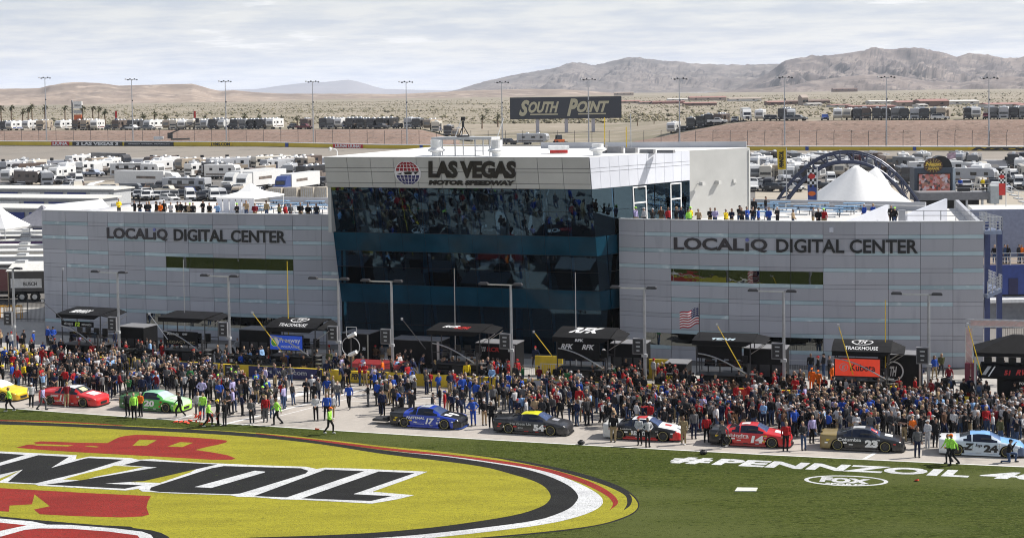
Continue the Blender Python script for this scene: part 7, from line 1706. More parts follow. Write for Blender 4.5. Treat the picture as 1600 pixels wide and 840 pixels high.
# orange loader in the gap
p = at(874, 223, 455); o = thing('wheel_loader', 'orange wheel loader parked under the billboard', 'loader', (p.x, p.y, zt(p.x, p.y)), .4)
MB().box((0, 0, 1.4), (2.0, 3.0, 1.0)).build('body', M_orange, o); MB().box((0, .4, 2.5), (1.6, 1.5, 1.4), 0, 0, .12).build('cab', M_glassd, o); MB().box((0, -2.4, .8), (2.6, .8, .9)).build('bucket', M_dark, o)
for x in (-1.0, 1.0):
    for y in (-1.0, 1.1): MB().tube((x - .25, y, .75), (x + .25, y, .75), .75, n=16).build('wheel', M_rubber, o)
    MB().tube((x * .5, -.9, 1.6), (x * .5, -2.2, .9), .12, n=6).build('lift_arm', M_orange, o)

# ---- track lights
TL = [(73, 122, 'leftmost'), (208, 124.5, 'second from left'), (354, 127.5, 'third from left'), (490, 128, 'fourth from left'), (636, 128.5, 'fifth from left'), (785, 129, 'just left of the billboard'), (920, 124.5, 'in front of the billboard'), (1062, 123.5, 'right of the billboard'), (1226, 121.5, 'left of the mesa'), (1385, 121, 'below the mesa top'), (1545, 122.5, 'rightmost')]
for px, ty, s in TL:
    Y = kY(px, 467.5); b = at(px, 225, Y); t = at(px - .8, ty, Y); z0 = zt(b.x, Y)
    o = thing('light_mast', 'tall grey track light mast with a lamp rack, %s' % s, 'light mast', (b.x, Y, z0), -.35, 'track light masts'); H = t.z - z0
    MB().tube((0, 0, -.5), (0, 0, H * .35), .24, .2, 8).build('lower_pole', M_steel, o); MB().tube((0, 0, H * .35), (0, 0, H), .19, .1, 8).build('upper_pole', M_steel, o)
    MB().box((0, 0, H), (4.6, .12, .1)).build('cross_arm', M_dsteel, o)
    for k in range(6): x = -2.1 + k * .84; MB().box((x, -.2 + .1 * (k % 2), H - .05 + .22 * ((k + 1) % 2)), (.42, .45, .38), 0, .2 * (k - 2.5), .25).build('lamp', M_black if k % 3 else M_lgrey, o)
    MB().box((.2, -.1, H * .68), (.35, .25, .45)).build('control_box', M_dark, o)
# catch fence on the far wall
fence = thing('catch_fence', 'tall wire catch fence with bent posts above the far yellow barrier', 'fence')
post_me = MB().path([(0, 0, 0), (0, 0, 3.6), (0, -.25, 4.2), (0, -.7, 4.6)], .07, 5).mesh('post', [M_dsteel])
for px in range(-20, 1640, 27):
    Y = kY(px, 464); d = ray(px, 225); X = d.x / d.y * Y; b = at(px, wall_top(px), Y); link('post', post_me, fence, (X, Y, b.z - .2))
for h in (1.0, 2.2, 3.4, 4.3):
    ptsf = []
    for px in range(-20, 1640, 54): Y = kY(px, 464); b = at(px, wall_top(px), Y); ptsf.append(b + Vector((0, -.1 - (.4 if h > 4 else 0), h)))
    MB().path(ptsf, .018, 3).build('cable', M_steel, fence)
# ---- billboard
Yb = 545; a, b, c = at(797, 186, Yb), at(971, 185, Yb), at(797, 152, Yb); o = thing('billboard', 'wide dark billboard with gold script lettering on pale legs', 'billboard', ((a.x + b.x) / 2, Yb, zt((a.x + b.x) / 2, Yb)))
z0 = o.location.z; W = b.x - a.x; H = c.z - a.z; zb = (a.z + b.z) / 2 - z0
MB().box((0, 0, zb + H / 2), (W, 1.6, H)).build('panel', mat('billboard_slate', (.03, .035, .048), .5), o); MB().box((0, -.86, zb + H / 2), (W - .4, .08, H - .4)).build('face', mat('billboard_face', (.035, .04, .055), .45), o)
Mg = mat('gold_lettering', (.52, .48, .34), .5); Mgo = mat('gold_outline', (.22, .2, .16), .5)
def bb(s, x0, x1, z0_, z1, sh=.35, bold=.045, m=Mg, d=.92):
    lettering('lettering', s, 1, 1, lambda x, y, q: Vector((-W / 2 + W * (x0 + (x1 - x0) * x), -d - q, zb + H * (z0_ + (z1 - z0_) * y))), m, o, bold, sh, .05)
bb('S', .08, .175, .14, .88); bb('OUTH', .165, .44, .28, .80); bb('P', .51, .61, .12, .92); bb('OINT', .60, .89, .28, .80)
for x0, x1 in ((.18, .43), (.61, .86)): MB().box((-W / 2 + W * (x0 + x1) / 2, -.93, zb + H * .21), (W * (x1 - x0), .06, H * .06)).build('underline', Mg, o)
for px in (840, 885, 927): x = at(px, 200, Yb).x - o.location.x; MB().box((x, .2, zb / 2 - .5), (1.15, 1.0, zb + 1)).build('leg', mat('pale_leg', (.5, .48, .52), .6), o)
# ---- pylon sign, roadside banners
p = at(121, 192, 600); o = thing('pylon_sign', 'tall white sign pylon with stacked panels beyond the left bank', 'sign', (p.x, p.y, p.z - 1.5)); s_ = 600 / 2500
MB().box((-7.5 * s_, 0, 5), (1.4 * s_, 1.2, 41 * s_)).build('post', M_grey, o); MB().box((1.5 * s_, 0, 8.2), (13 * s_, 1, 11 * s_)).build('panel', M_white, o); MB().box((1.5 * s_, 0, 5.6), (13 * s_, 1, 5 * s_)).build('panel', M_lgrey, o)
MB().box((1.5 * s_, -.1, 3.6), (12 * s_, 1, 8 * s_)).build('screen', mat('sign_red_yellow', (.5, .12, .04), .5, var=.6, vscale=.6), o); lettering('lettering', 'SPEEDWAY', 10 * s_, 3 * s_, plane_fn((-3.4 * s_, -.53, 7.6), (1, 0, 0), (0, 0, 1), (0, -1, 0)), M_grey, o, .03, 0, .02)
for x in (-2, 5): MB().box((x * s_, 0, 1.5), (1.2, 1.0, 4)).build('leg', M_blue, o)
for px, lab in ((180, 'red and blue banner pole beyond the left bank, left of two'), (303, 'red and blue banner pole beyond the left bank, right of two')):
    p = at(px, 196, 590); o = thing('banner_pole', lab, 'banner', (p.x, p.y, p.z - 2), 0); MB().tube((0, 0, 0), (0, 0, 7.5), .08, n=6).build('pole', M_grey, o); MB().box((.4, 0, 6.0), (.8, .06, 2.6)).build('banner', M_red, o); MB().box((.4, 0, 3.8), (.8, .06, 1.6)).build('lower_banner', M_blue, o)
# ---- camera crane on the left bank foot
p = at(266, 217, kY(266, 466)); o = thing('camera_crane', 'dark camera crane with a long raised boom at the far barrier', 'crane', (p.x, p.y, p.z), 0); u = kY(266, 466) / 2500
MB().box((0, 0, 5 * u), (7 * u, 1.5, 9 * u)).build('pedestal', M_dark, o); MB().hexa([(-4 * u, -.3, 8 * u), (2 * u, -.3, 8 * u), (2 * u, .3, 8 * u), (-4 * u, .3, 8 * u), (38 * u, -.3, 24 * u), (43 * u, -.3, 25 * u), (43 * u, .3, 25 * u), (38 * u, .3, 24 * u)]).build('boom', M_dark, o)
MB().box((43 * u, 0, 28 * u), (5 * u, .8, 7 * u)).build('camera_head', M_dark, o); MB().box((16 * u, 0, -.5 * u), (28 * u, 2, 2.5 * u)).build('base', M_dark, o); MB().box((-18 * u, 0, 1.5 * u), (14 * u, 1.6, 5 * u)).build('cabin', M_lgrey, o)
# ---- flashing boxes on the inner wall
for i, (px, py) in enumerate([(5, 254), (43, 253), (81, 252), (120, 251), (158, 250), (237, 248), (277, 248), (316, 248), (355, 247.5), (415, 247.5), (431, 248), (468, 247.5), (1268, 251), (1521, 252), (1573, 252)]):
    Y = kY(px, 429.6); p = at(px, py, Y); o = thing('caution_light', 'small black caution light box on the inner wall, %s from left' % ordw(i + 1), 'signal light', p, -.3, 'caution lights on the inner wall')
    MB().box((0, 0, .65), (.95, .5, .85)).build('housing', M_black, o); MB().tube((0, 0, -.5), (0, 0, .3), .06, n=6).build('stem', M_dsteel, o)
# ---- palms beyond the left bank
M_trunk = mat('palm_trunk', (.17, .12, .08), .9); M_frond = mat('palm_frond', (.10, .10, .045), .8, var=.35)
def palm(px, ty, by, i):
    Y = 575 + (i % 5) * 9; b, t = at(px, by, Y), at(px, ty, Y); z0 = zt(b.x, Y); H = t.z - z0 - .6
    o = thing('palm_tree', 'windblown fan palm beyond the left bank, %s from the left edge' % ordw(i + 1), 'palm tree', (b.x, Y, z0), 0, 'palm trees beyond the left bank')
    lean = rv.uniform(-.3, .3); mb = MB(); mb.tube((0, 0, -.5), (lean * .5, 0, H * .5), .30, .24, 7); mb.tube((lean * .5, 0, H * .5), (lean, 0, H), .24, .2, 7); mb.build('trunk', M_trunk, o)
    mb = MB()
    for k in range(26):
        az = k * 2.4; el = rv.uniform(-.9, 1.2); L = rv.uniform(1.1, 1.8); d = Vector((math.cos(az) * math.cos(el) + .45, math.sin(az) * math.cos(el), math.sin(el))).normalized(); s_ = d.cross(Vector((0, 0, 1))).normalized() * .22
        a0 = Vector((lean, 0, H)); m_ = a0 + d * L * .6; e = a0 + d * L + Vector((.1, 0, -.5 * L * .6))
        mb.face([a0, m_ + s_, e, m_ - s_]); mb.face([a0, m_ + s_ + Vector((0, 0, .1)), e + s_ * 1.4, m_])
    for k in range(10):
        az = k * .63; mb.face([(lean, 0, H), (lean + .35 * math.cos(az), .35 * math.sin(az), H - .9), (lean + .2 * math.cos(az + .5), .2 * math.sin(az + .5), H - 1.3)])
    mb.build('crown', M_frond, o)
for i, (px, ty, by) in enumerate([(3, 166, 196), (18, 164, 196), (35, 171, 194), (44, 167, 196), (51, 163, 196), (71, 165, 196), (102, 165, 196), (130, 166, 195), (145, 166, 195), (155, 167, 195), (165, 171, 194), (223, 178, 194), (242, 175, 194), (259, 180, 194), (320, 181, 193), (382, 178, 192), (404, 179, 192), (440, 181, 192), (465, 181, 192), (552, 181, 191), (620, 182, 190), (753, 180, 190), (778, 180, 190)]): palm(px, ty, by, i)
# joshua trees near the billboard
for i, (px, ty, by) in enumerate([(996, 181, 190), (1022, 182, 190)]):
    Y = 560; b, t = at(px, by, Y), at(px, ty, Y); o = thing('desert_tree', 'small bushy desert tree right of the billboard, %s of two' % ('left' if i == 0 else 'right'), 'tree', (b.x, Y, b.z - .6)); H = t.z - b.z
    MB().tube((0, 0, -1), (0, 0, H * .6), .2, .12, 6).tube((0, 0, H * .4), (.5, 0, H * .75), .1, .06, 5).tube((0, 0, H * .45), (-.45, 0, H * .8), .1, .06, 5).build('trunk', M_trunk, o); mb = MB()
    for k in range(60):
        c = Vector((rv.gauss(0, .55), rv.gauss(0, .5), H * .8 + rv.gauss(0, .35))); s_ = .3; mb.face([c + Vector((rv.uniform(-s_, s_), rv.uniform(-s_, s_), rv.uniform(-s_, s_))) for _ in range(3)])
    mb.build('crown', M_frond, o)
# ---- far low buildings on the right
M_fr = mat('far_roof_red', (.32, .17, .15), .8); M_fw = mat('far_wall_tan', (.40, .33, .28), .8); M_fwh = mat('far_wall_white', (.62, .60, .57), .8); M_fb = mat('far_wall_brown', (.19, .13, .11), .8)
FB = [(968, 1000, 157, 161.5, M_fw, M_fr), (1000, 1022, 158.5, 162, M_fw, M_fr), (960, 990, 144, 148, M_fw, M_fw), (1044, 1075, 154, 157.5, M_fwh, M_fwh), (1078, 1135, 151, 157, M_fw, M_fr), (1140, 1190, 153, 158, M_fwh, M_fw), (1020, 1070, 158, 162, M_fr, M_fr), (1070, 1120, 160, 165, M_fb, M_fr), (1200, 1228, 158, 164, M_fb, M_fr), (1230, 1254, 157, 163, M_fb, M_fb), (1254, 1263, 148, 164, M_fw, M_fw), (1264, 1297, 156, 162, M_fb, M_fb), (1263, 1285, 161, 165, M_fwh, M_fwh), (1302, 1340, 138, 142, M_fb, M_fb), (1360, 1398, 157, 162, M_fwh, M_fwh), (1403, 1438, 157.5, 166, M_fw, M_fr), (1438, 1483, 155, 166, M_fb, M_fr), (1437, 1450, 162.5, 167, M_fwh, M_fwh), (1484, 1530, 156.5, 163, M_fwh, M_fwh), (1543, 1600, 161, 168, M_fwh, M_fr), (1330, 1400, 165, 169, M_fr, M_fr), (1595, 1640, 163, 168, M_fwh, M_fr), (1300, 1330, 163, 167, M_fwh, M_fr)]
for i, (x0, x1, y0, y1, mw, mr) in enumerate(FB):
    lo_, hi_ = 640.0, 2600.0
    for _ in range(40):
        Y = (lo_ + hi_) / 2; q_ = at((x0 + x1) / 2, y1, Y)
        if q_.z > zt(q_.x, Y): lo_ = Y
        else: hi_ = Y
    a, b, c = at(x0, y1, Y), at(x1, y1, Y), at(x0, y0, Y); w = b.x - a.x; h = c.z - a.z
    o = thing('far_building', 'low %s building on the far plain at right, %s from left' % ({M_fw: 'tan', M_fwh: 'white', M_fb: 'brown', M_fr: 'red'}[mw], ordw(i + 1)), 'building', ((a.x + b.x) / 2, Y, a.z - 2), 0, 'far low buildings on the plain')
    MB().box((0, 8, (h * .7 + 2) / 2), (w, 16, h * .7 + 2)).build('wall', mw, o); MB().loft([[(-w / 2 - .3, -.5, h * .7 + 2), (-w / 2 - .3, 8, h + 2), (-w / 2 - .3, 16.5, h * .7 + 2)], [(w / 2 + .3, -.5, h * .7 + 2), (w / 2 + .3, 8, h + 2), (w / 2 + .3, 16.5, h * .7 + 2)]]).build('roof', mr, o)
    for k in range(max(2, int(w / 9))): MB().box((-w / 2 + w * (k + .5) / max(2, int(w / 9)), -.05, 2 + h * .35), (1.6, .2, h * .25)).build('window', M_glassd, o)
# ---- garages and transporters behind the left wing
M_groof = mat('garage_roof_white', (.66, .65, .61), .6); M_gblue = mat('garage_blue', (.025, .045, .22), .5)
for i, (D, px1) in enumerate(((262, 128), (285, 152), (309, 176))):
    b = at(px1, 300, D); xa, xb = b.x - 90, b.x; o = thing('garage_building', 'long low garage with white roof and blue doors, %s row behind the left wing' % ('near', 'middle', 'far')[i], 'garage', (xa, D + .33 * 90, 0), -.32, 'garage rows behind the left wing'); z = zf(b.x, D)
    L = 95; MB().box((L / 2, 3.2, z + 1.6), (L, 6.2, 3.2)).build('wall', M_lgrey, o)
    MB().loft([[(0, -.6, z + 3.2), (L + .5, -.6, z + 3.2), (L + .5, 7.0, z + 3.2), (0, 7.0, z + 3.2)], [(0, -.6, z + 3.4), (L + .5, -.6, z + 3.4), (L + .5, 7.0, z + 3.4), (0, 7.0, z + 3.4)], [(0, 2.9, z + 3.8), (L + .5, 2.9, z + 3.8), (L + .5, 3.5, z + 3.8), (0, 3.5, z + 3.8)]]).build('roof', M_groof, o)
    for k in range(14): MB().box((L - 3 - k * 5.2, -.06, z + 1.4), (4.2, .1, 2.5)).build('door', M_gblue if k % 3 else M_white, o)
def haul(D, px1, i, col, dark=False):
    b = at(px1, 400, D); o = thing('race_transporter', '%s race transporter parked lengthways behind the left wing, %s row' % (col, ordw(i + 1)), 'truck', (b.x, D, 0), -.05, 'race transporters behind the left wing')
    m = {'white': VB['white'], 'cream': VB['cream'], 'blue': VB['blue'], 'purple': mat('purple_vehicle', (.09, .03, .14), .4), 'dark': VB['dark'], 'silver': VB['silver']}[col]
    MB().box((-8, 1.3, 2.55), (16, 2.55, 2.9)).build('trailer_body', m, o); MB().box((-8, 1.3, 4.06), (16.1, 2.62, .12)).build('roof', M_groof, o); MB().box((-8, 1.3, .95), (14, 1.2, .3)).build('chassis', M_dark, o)
    for k in range(3): MB().box((-4 - k * 4.2, 1.3, 4.25), (1.1, 1.0, .28)).build('roof_unit', M_lgrey, o)
    for x in (-2.2, -3.6): MB().tube((x, -.02, .52), (x, .35, .52), .52, n=18).build('wheel', M_rubber, o).data; MB().tube((x, -.05, .52), (x, .0, .52), .28, n=14).build('hub', M_alu, o)
    for x in (-12, -13.4): MB().tube((x, -.02, .52), (x, .35, .52), .52, n=18).build('wheel', M_rubber, o)
    return o
for i, (D, px1, col) in enumerate(((172, 84, 'dark'), (180, 84, 'white'), (187, 84, 'cream'), (194, 84, 'white'), (201, 84, 'purple'), (208, 84, 'silver'), (215, 84, 'white'), (222, 84, 'blue'), (229, 84, 'white'))):
    h = haul(D, px1, i, col)
    if i == 0:
        MB().box((-3.1, -.03, 2.0), (3.4, .06, 1.0)).build('side_sign', M_white, h); lettering('lettering', 'BUSCH', 1.5, .42, plane_fn((-3.4, -.07, 1.72), (1, 0, 0), (0, 0, 1), (0, -1, 0)), M_black, h, .02, 0, .01)
        MB().hexa([(-4.5, -2.2, 3.5), (.2, -2.2, 3.5), (.2, 0, 4.1), (-4.5, 0, 4.1), (-4.5, -2.2, 3.58), (.2, -2.2, 3.58), (.2, 0, 4.18), (-4.5, 0, 4.18)]).build('awning', M_groof, h)
        for x in (-4.3, 0): MB().tube((x, -2.1, 0), (x, -2.1, 3.5), .06, n=6).build('awning_post', M_tyreline if False else mat('post_tan', (.35, .28, .2), .6), h)
        MB().box((-6.2, -.05, 2.4), (2.4, .08, 2.4)).build('side_panel', VB['maroon'], h); MB().box((-8.5, -.05, 2.2), (1.8, .08, 2.2)).build('side_panel', VB['blue'], h)
p = gp(14, 464); vehicle('suv', (p.x + 1.5, p.y, .01), RD(95), 'black', 'black car parked beside the dark transporter', None); set_mat([c for c in bpy.data.objects if c.parent == NEW[-1][0] and c.name.startswith('body')][0], 0, VB['black'])
tag(MB().tube((0, 0, 0), (0, 0, .95), .11, n=12).ellip((0, 0, .95), (.11, .11, .06), 12, 4).build('bollard', mat('bollard_yellow', (.62, .45, .08), .5), None, gp(53.5, 464)), 'yellow steel bollard left of the building corner', 'bollard')
fo = thing('iron_fence', 'dark iron railing fence left of the building', 'fence', (0, 0, 0)); A, B = gp(-40, 500), gp(70, 503)
MB().tube(A + Vector((0, 0, 1.9)), B + Vector((0, 0, 1.9)), .03, n=5).tube(A + Vector((0, 0, .25)), B + Vector((0, 0, .25)), .03, n=5).build('rail', M_dsteel, fo)
for k in range(56): q = A + (B - A) * k / 55; MB().tube(q, q + Vector((0, 0, 2.0 if k % 14 else 2.3)), .014 if k % 14 else .05, n=4).build('bar', M_dsteel, fo)
so = thing('yellow_scaffold', 'stack of yellow scaffold frames at the left edge', 'scaffold', gp(10, 498))
for x in (-1.6, -.8, 0, .8): MB().path([(x, 0, 0), (x, 0, 1.25), (x + .6, 0, 1.25), (x + .6, 0, 0)], .05, 6).path([(x, 0, .6), (x + .6, 0, .6)], .04, 6).path([(x, .6, 0), (x, .6, 1.25), (x + .6, .6, 1.25), (x + .6, .6, 0)], .05, 6).build('frame', mat('scaffold_yellow', (.75, .38, .02), .5), so)
# ---- tents
M_tent = mat('tent_white', (.82, .82, .81), .7, var=.03)
def peak_tent(px, py_top, D, w, h_eave, ztop, label, m=M_tent):
    p = at(px, py_top, D); o = thing('peak_tent', label, 'tent', (p.x, D, zf(p.x, D)), -.3); z = zf(p.x, D); rings = []
    for t in (0, .25, .5, .75, 1): r = w / 2 * (1 - t) ** 1.25 + .12; zz = h_eave + (ztop - h_eave) * t; rings.append([(sx * r, sy * r, zz) for sx, sy in ((-1, -1), (1, -1), (1, 1), (-1, 1))])
    MB().loft([[(sx * w / 2, sy * w / 2, h_eave - .3) for sx, sy in ((-1, -1), (1, -1), (1, 1), (-1, 1))]] + rings).build('tent_roof', m, o)
    for sx in (-1, 1):
        for sy in (-1, 1): MB().tube((sx * w * .48, sy * w * .48, 0), (sx * w * .48, sy * w * .48, h_eave), .06, n=6).build('pole', M_lgrey, o)
def ztop_at(px, py, D): q = at(px, py, D); return q.z - zf(q.x, D)
peak_tent(-2, 323, 205, 5.6, 5.6, ztop_at(-4, 322, 205), 'white peaked tent at the left edge'); peak_tent(66, 321, 222, 6.0, 4.4, ztop_at(66, 321, 222), 'grey peaked tent just left of the building', mat('tent_grey', (.22, .22, .25), .7))
p = at(60, 330, 205); o = thing('canopy_roof', 'large white sloping canopy behind the left wing corner', 'canopy', (0, 0, 0))
q0, q1, q2, q3 = at(66, 331, 200), at(174, 329, 190), at(160, 313, 206), at(80, 321, 212)
MB().hexa([q0, q1, q2, q3] + [q + Vector((0, 0, .15)) for q in (q0, q1, q2, q3)]).build('membrane', M_tent, o)
for q in (q0, q1, q2, q3): MB().tube((q.x, q.y, 0), q, .1, n=6).build('post', M_lgrey, o)
# tent on the left terrace
g = gp(378, 335, TER); o = thing('terrace_marquee', 'white marquee with a peaked roof on the left roof terrace', 'tent', (g.x, g.y + 3, TER), -.32); o.scale = (.62, .8, .74)
MB().loft([[(-3.3, -3, 1.9), (3.3, -3, 1.9), (3.3, 5, 1.9), (-3.3, 5, 1.9)], [(-3.3, -3, 2.1), (3.3, -3, 2.1), (3.3, 5, 2.1), (-3.3, 5, 2.1)], [(-1.2, -.6, 2.7), (1.2, -.6, 2.7), (1.2, 2.6, 2.7), (-1.2, 2.6, 2.7)], [(-.15, .8, 3.7), (.15, .8, 3.7), (.15, 1.2, 3.7), (-.15, 1.2, 3.7)]]).build('tent_roof', M_tent, o)
for k in range(6): MB().box((-2.75 + k * 1.1, -2.9, 1.0), (.95, .04, 1.9)).build('side_panel', M_wfascia, o)
for sx in (-3.2, 3.2):
    for sy in (-2.9, 4.9): MB().tube((sx, sy, 0), (sx, sy, 2), .05, n=6).build('pole', M_white, o)
# cooling units on roof edge behind left terrace
for i, (px, py) in enumerate(((433, 303), (457, 303), (483, 304), (504, 303))):
    p = at(px, py, 172); o = thing('cooling_unit', 'beige rooftop cooling unit behind the left terrace, %s of four' % ordw(i + 1), 'cooling unit', (p.x, 172, 10.2), -.3, 'cooling units behind the left terrace'); MB().box((0, 0, .95), (1.5, 1.2, 1.7)).build('housing', mat('unit_beige', (.42, .38, .32), .6), o)
    for k in range(6): MB().box((-.6 + k * .24, -.62, .95), (.06, .05, 1.4)).build('louvre', M_lgrey, o)
    MB().box((0, 0, .05), (1.7, 1.4, .1)).build('base', M_grey, o)
tag(MB().box((0, 0, 9.9), (16, 5, .5)).box((0, 2.4, 5), (16, .2, 9.6)).build('plant_roof', M_groof, None, (at(470, 305, 172).x, 172.5, 0), -.3), 'flat pale plant roof behind the left terrace', 'roof')
# ---- arch of blue lattice with big white tent
M_arch = mat('arch_blue_steel', (.035, .045, .085), .4, .2)
def arch(D, tilt, label):
    c = at(1323, 300, D); o = thing('lattice_arch', label, 'arch', (c.x, D, 0), -.1, 'twin lattice arches'); z = at(1323, 236 if D < 200 else 239, D).z; hw = 12.6
    def P(t, off): x = -hw + 2 * hw * t; h = z * (1 - abs(2 * t - 1) ** 2.2); nx = (2 * t - 1); return Vector((x - nx * off * .8, 0, h - off * (1 - abs(nx) * .5)))
    n = 30; mb = MB()
    up = [P(i / n, 0) for i in range(n + 1)]; dn = [P(i / n, 1.25) + Vector((0, .8, 0)) for i in range(n + 1)]; dm = [P(i / n, 1.25) + Vector((0, -.8, 0)) for i in range(n + 1)]
    for ch in (up, dn, dm): MB().path(ch, .12, 7).build('chord', M_arch, o)
    for i in range(n): mb.tube(up[i], dn[i + 1] if i % 2 else dn[i], .055, n=5); mb.tube(up[i], dm[i + 1] if i % 2 else dm[i], .055, n=5); mb.tube(dn[i], dm[i + 1], .05, n=4)
    q = mb.build('web', M_arch, o)
arch(196, 0, 'front blue lattice arch over the white tent'); arch(203, 0, 'rear blue lattice arch behind the white tent')
D = 182; c = at(1338, 300, D); zp = at(1338, 257, D).z; o = thing('tensile_tent', 'big white tensile tent under the blue lattice arches', 'tent', (c.x, D, 0), -.1)
def tp(az, t, cx, zp_): # concave profile from peak (t=0) to rim (t=1)
    r = 16.5 * t ** .95; return Vector((cx * (1 - t) + r * math.cos(az) * 1.0, r * .62 * math.sin(az), 3.6 + (zp_ - 3.6) * (1 - t) ** 1.35))
rings = [[tp(2 * math.pi * i / 48, t, 0, zp) + Vector((0, 0, (.35 * math.cos(8 * 2 * math.pi * i / 48) - .35) * t * 1.2)) for i in range(48)] for t in (1, .85, .7, .55, .42, .3, .2, .1, .04, .008)]
MB().loft(rings).build('membrane', M_tent, o, smooth=True)
z2 = at(1371, 262, D).z; x2 = at(1371, 262, D).x - c.x
MB().loft([[Vector((x2 + r * math.cos(2 * math.pi * i / 24) - .3 * r, 1 + r * .7 * math.sin(2 * math.pi * i / 24), zz)) for i in range(24)] for r, zz in ((5.5, z2 - 5.2), (2.8, z2 - 2.8), (1.2, z2 - 1.0), (.15, z2))]).build('second_peak', M_tent, o, smooth=True)
for k in range(12): az = 2 * math.pi * k / 12; q = tp(az, 1, 0, zp); MB().tube((q.x, q.y, 0), q, .1, n=6).build('pole', M_lgrey, o)
# ---- screen tower with neon sign
D = 205; u = D / FPX; c = at(1460, 290, D); o = thing('video_screen_tower', 'dark tower with a lit video screen under a round neon sign', 'video screen', (c.x, D, 0), -.05)
def zz(y): return at(1460, y, D).z
MB().box((0, 1.5, zz(313) / 2 + zz(262) / 2), (62 * u, 3, zz(262) - zz(313))).build('housing', mat('tower_slate', (.06, .075, .10), .5), o); MB().box((30 * u, 1.4, zz(288)), (4 * u, 3.1, zz(261) - zz(311))).build('side_wall', mat('tower_pale', (.45, .52, .56), .5), o)
def screen_mat():
    m = bpy.data.materials.new('video_picture'); m.use_nodes = True; n, l = m.node_tree.nodes, m.node_tree.links; b = n['Principled BSDF']
    t = N(n, 'ShaderNodeTexCoord'); v = N(n, 'ShaderNodeTexVoronoi'); v.inputs['Scale'].default_value = 3.0; l.new(t.outputs['Object'], v.inputs['Vector'])
    sp = N(n, 'ShaderNodeSeparateColor'); l.new(v.outputs['Color'], sp.inputs[0])
    r = N(n, 'ShaderNodeValToRGB'); e = r.color_ramp.elements; e[0].color = (.45, .03, .02, 1); e[1].color = (.03, .035, .05, 1)
    for p_, c_ in ((.22, (.55, .35, .33, 1)), (.4, (.6, .55, .65, 1)), (.55, (.5, .06, .03, 1)), (.7, (.4, .22, .17, 1)), (.85, (.12, .06, .06, 1))): q = e.new(p_); q.color = c_
    l.new(sp.outputs[0], r.inputs[0]); l.new(r.outputs[0], b.inputs['Emission Color']); b.inputs['Emission Strength'].default_value = .38; b.inputs['Base Color'].default_value = (.02, .02, .02, 1); b.inputs['Roughness'].default_value = .3
    return m
MB().box((-.3 * u, -.06, (zz(272) + zz(302)) / 2), (48 * u, .1, zz(272) - zz(302))).build('screen', screen_mat(), o); MB().box((-.3 * u, -.02, (zz(272) + zz(302)) / 2), (51 * u, .1, zz(272) - zz(302) + .25)).build('bezel', M_black, o)
mb = MB(); n = 30; mb.loft([[(12 * u + 17 * u * math.cos(math.pi * i / n), y, zz(263) + 19 * u * math.sin(math.pi * i / n)) for i in range(n + 1)] for y in (.6, 2.4)]); mb.build('dome', M_black, o)
sc_ = Vector((-2.5 * u, -.25, zz(258.5))); MB().loft([[sc_ + Vector((14.5 * u * math.cos(2 * math.pi * i / 32), y, 11.5 * u * math.sin(2 * math.pi * i / 32))) for i in range(32)] for y in (0, .3)]).build('sign_disc', mat('neon_brown', (.10, .045, .03), .5), o)
for k in range(8): a_ = math.pi * k / 8; dv = Vector((13.8 * u * math.cos(a_), 0, 10.8 * u * math.sin(a_))); MB().tube(sc_ - dv + Vector((0, -.03, 0)), sc_ + dv + Vector((0, -.03, 0)), .035, n=4).build('spoke', M_tyreline, o)
lettering('lettering', 'Neon', 24 * u, 6.5 * u, plane_fn(sc_ + Vector((-12.5 * u, -.12, -.8 * u)), (1, 0, 0), (0, 0, 1), (0, -1, 0)), mat('neon_yellow', (.75, .5, .08), .4), o, .05, .2, .05); lettering('lettering', 'GARAGE', 17 * u, 3.4 * u, plane_fn(sc_ + Vector((-8.5 * u, -.12, -6.5 * u)), (1, 0, 0), (0, 0, 1), (0, -1, 0)), mat('neon_yellow', (.75, .5, .08), .4), o, .04, 0, .05)
# viewing deck right of the screen
c = at(1510, 305, 200); o = thing('viewing_deck', 'dark two-level viewing deck with railings beside the screen tower', 'viewing deck', (c.x, 200, 0), -.05); u = 200 / FPX
def z5(y): return at(1510, y, 200).z
MB().box((-10 * u, 1.5, (z5(300) + z5(312)) / 2), (128 * u, 4, z5(300) - z5(312))).build('deck', M_grey, o); MB().box((-22 * u, 3, z5(313) / 2), (100 * u, .3, z5(313))).build('back_wall', M_black, o)
for x in (-38, -18, 0, 24, 44): MB().box((x * u, -.2, z5(312) / 2), (3 * u, .3, z5(312))).build('column', M_lgrey, o)
railing('railing', [(-18 * u, -.4, z5(300)), (34 * u, -.4, z5(300))], 1.05, M_lgrey, o, 2, 1.4)
MB().box((-5 * u, -.3, z5(300) + .5), (20 * u, .1, .8)).build('dark_panel', M_dark, o); MB().box((41 * u, 0, (z5(290) + z5(318)) / 2), (13 * u, 2, z5(290) - z5(318))).build('kiosk', mat('kiosk_grey', (.45, .48, .48), .6), o)
mb = MB()
for k in range(9): mb.box((62 * u + k * 7 * u, 1, z5(296) - k * .42), (7 * u, 2.4, .12))
mb.build('stair', M_lgrey, o); railing('stair_rail', [(58 * u, -.3, z5(297)), (122 * u, -.3, z5(297) - 3.5)], 1.0, M_white, o, 2, 1.0)
for i, (px, c_, lab) in enumerate(((1500, 'royal blue', 'spectator in royal blue on the viewing deck'), (1536, 'yellow', 'spectator in yellow on the viewing deck'), (1543, 'grey', 'spectator in grey on the viewing deck'))): q = at(px, 290, 200.6); person((q.x, 200.6, z5(300)), RD(180), 'stand', 'short', c_, 'black', None, lab, rnd=rc, group='spectators on the viewing deck')
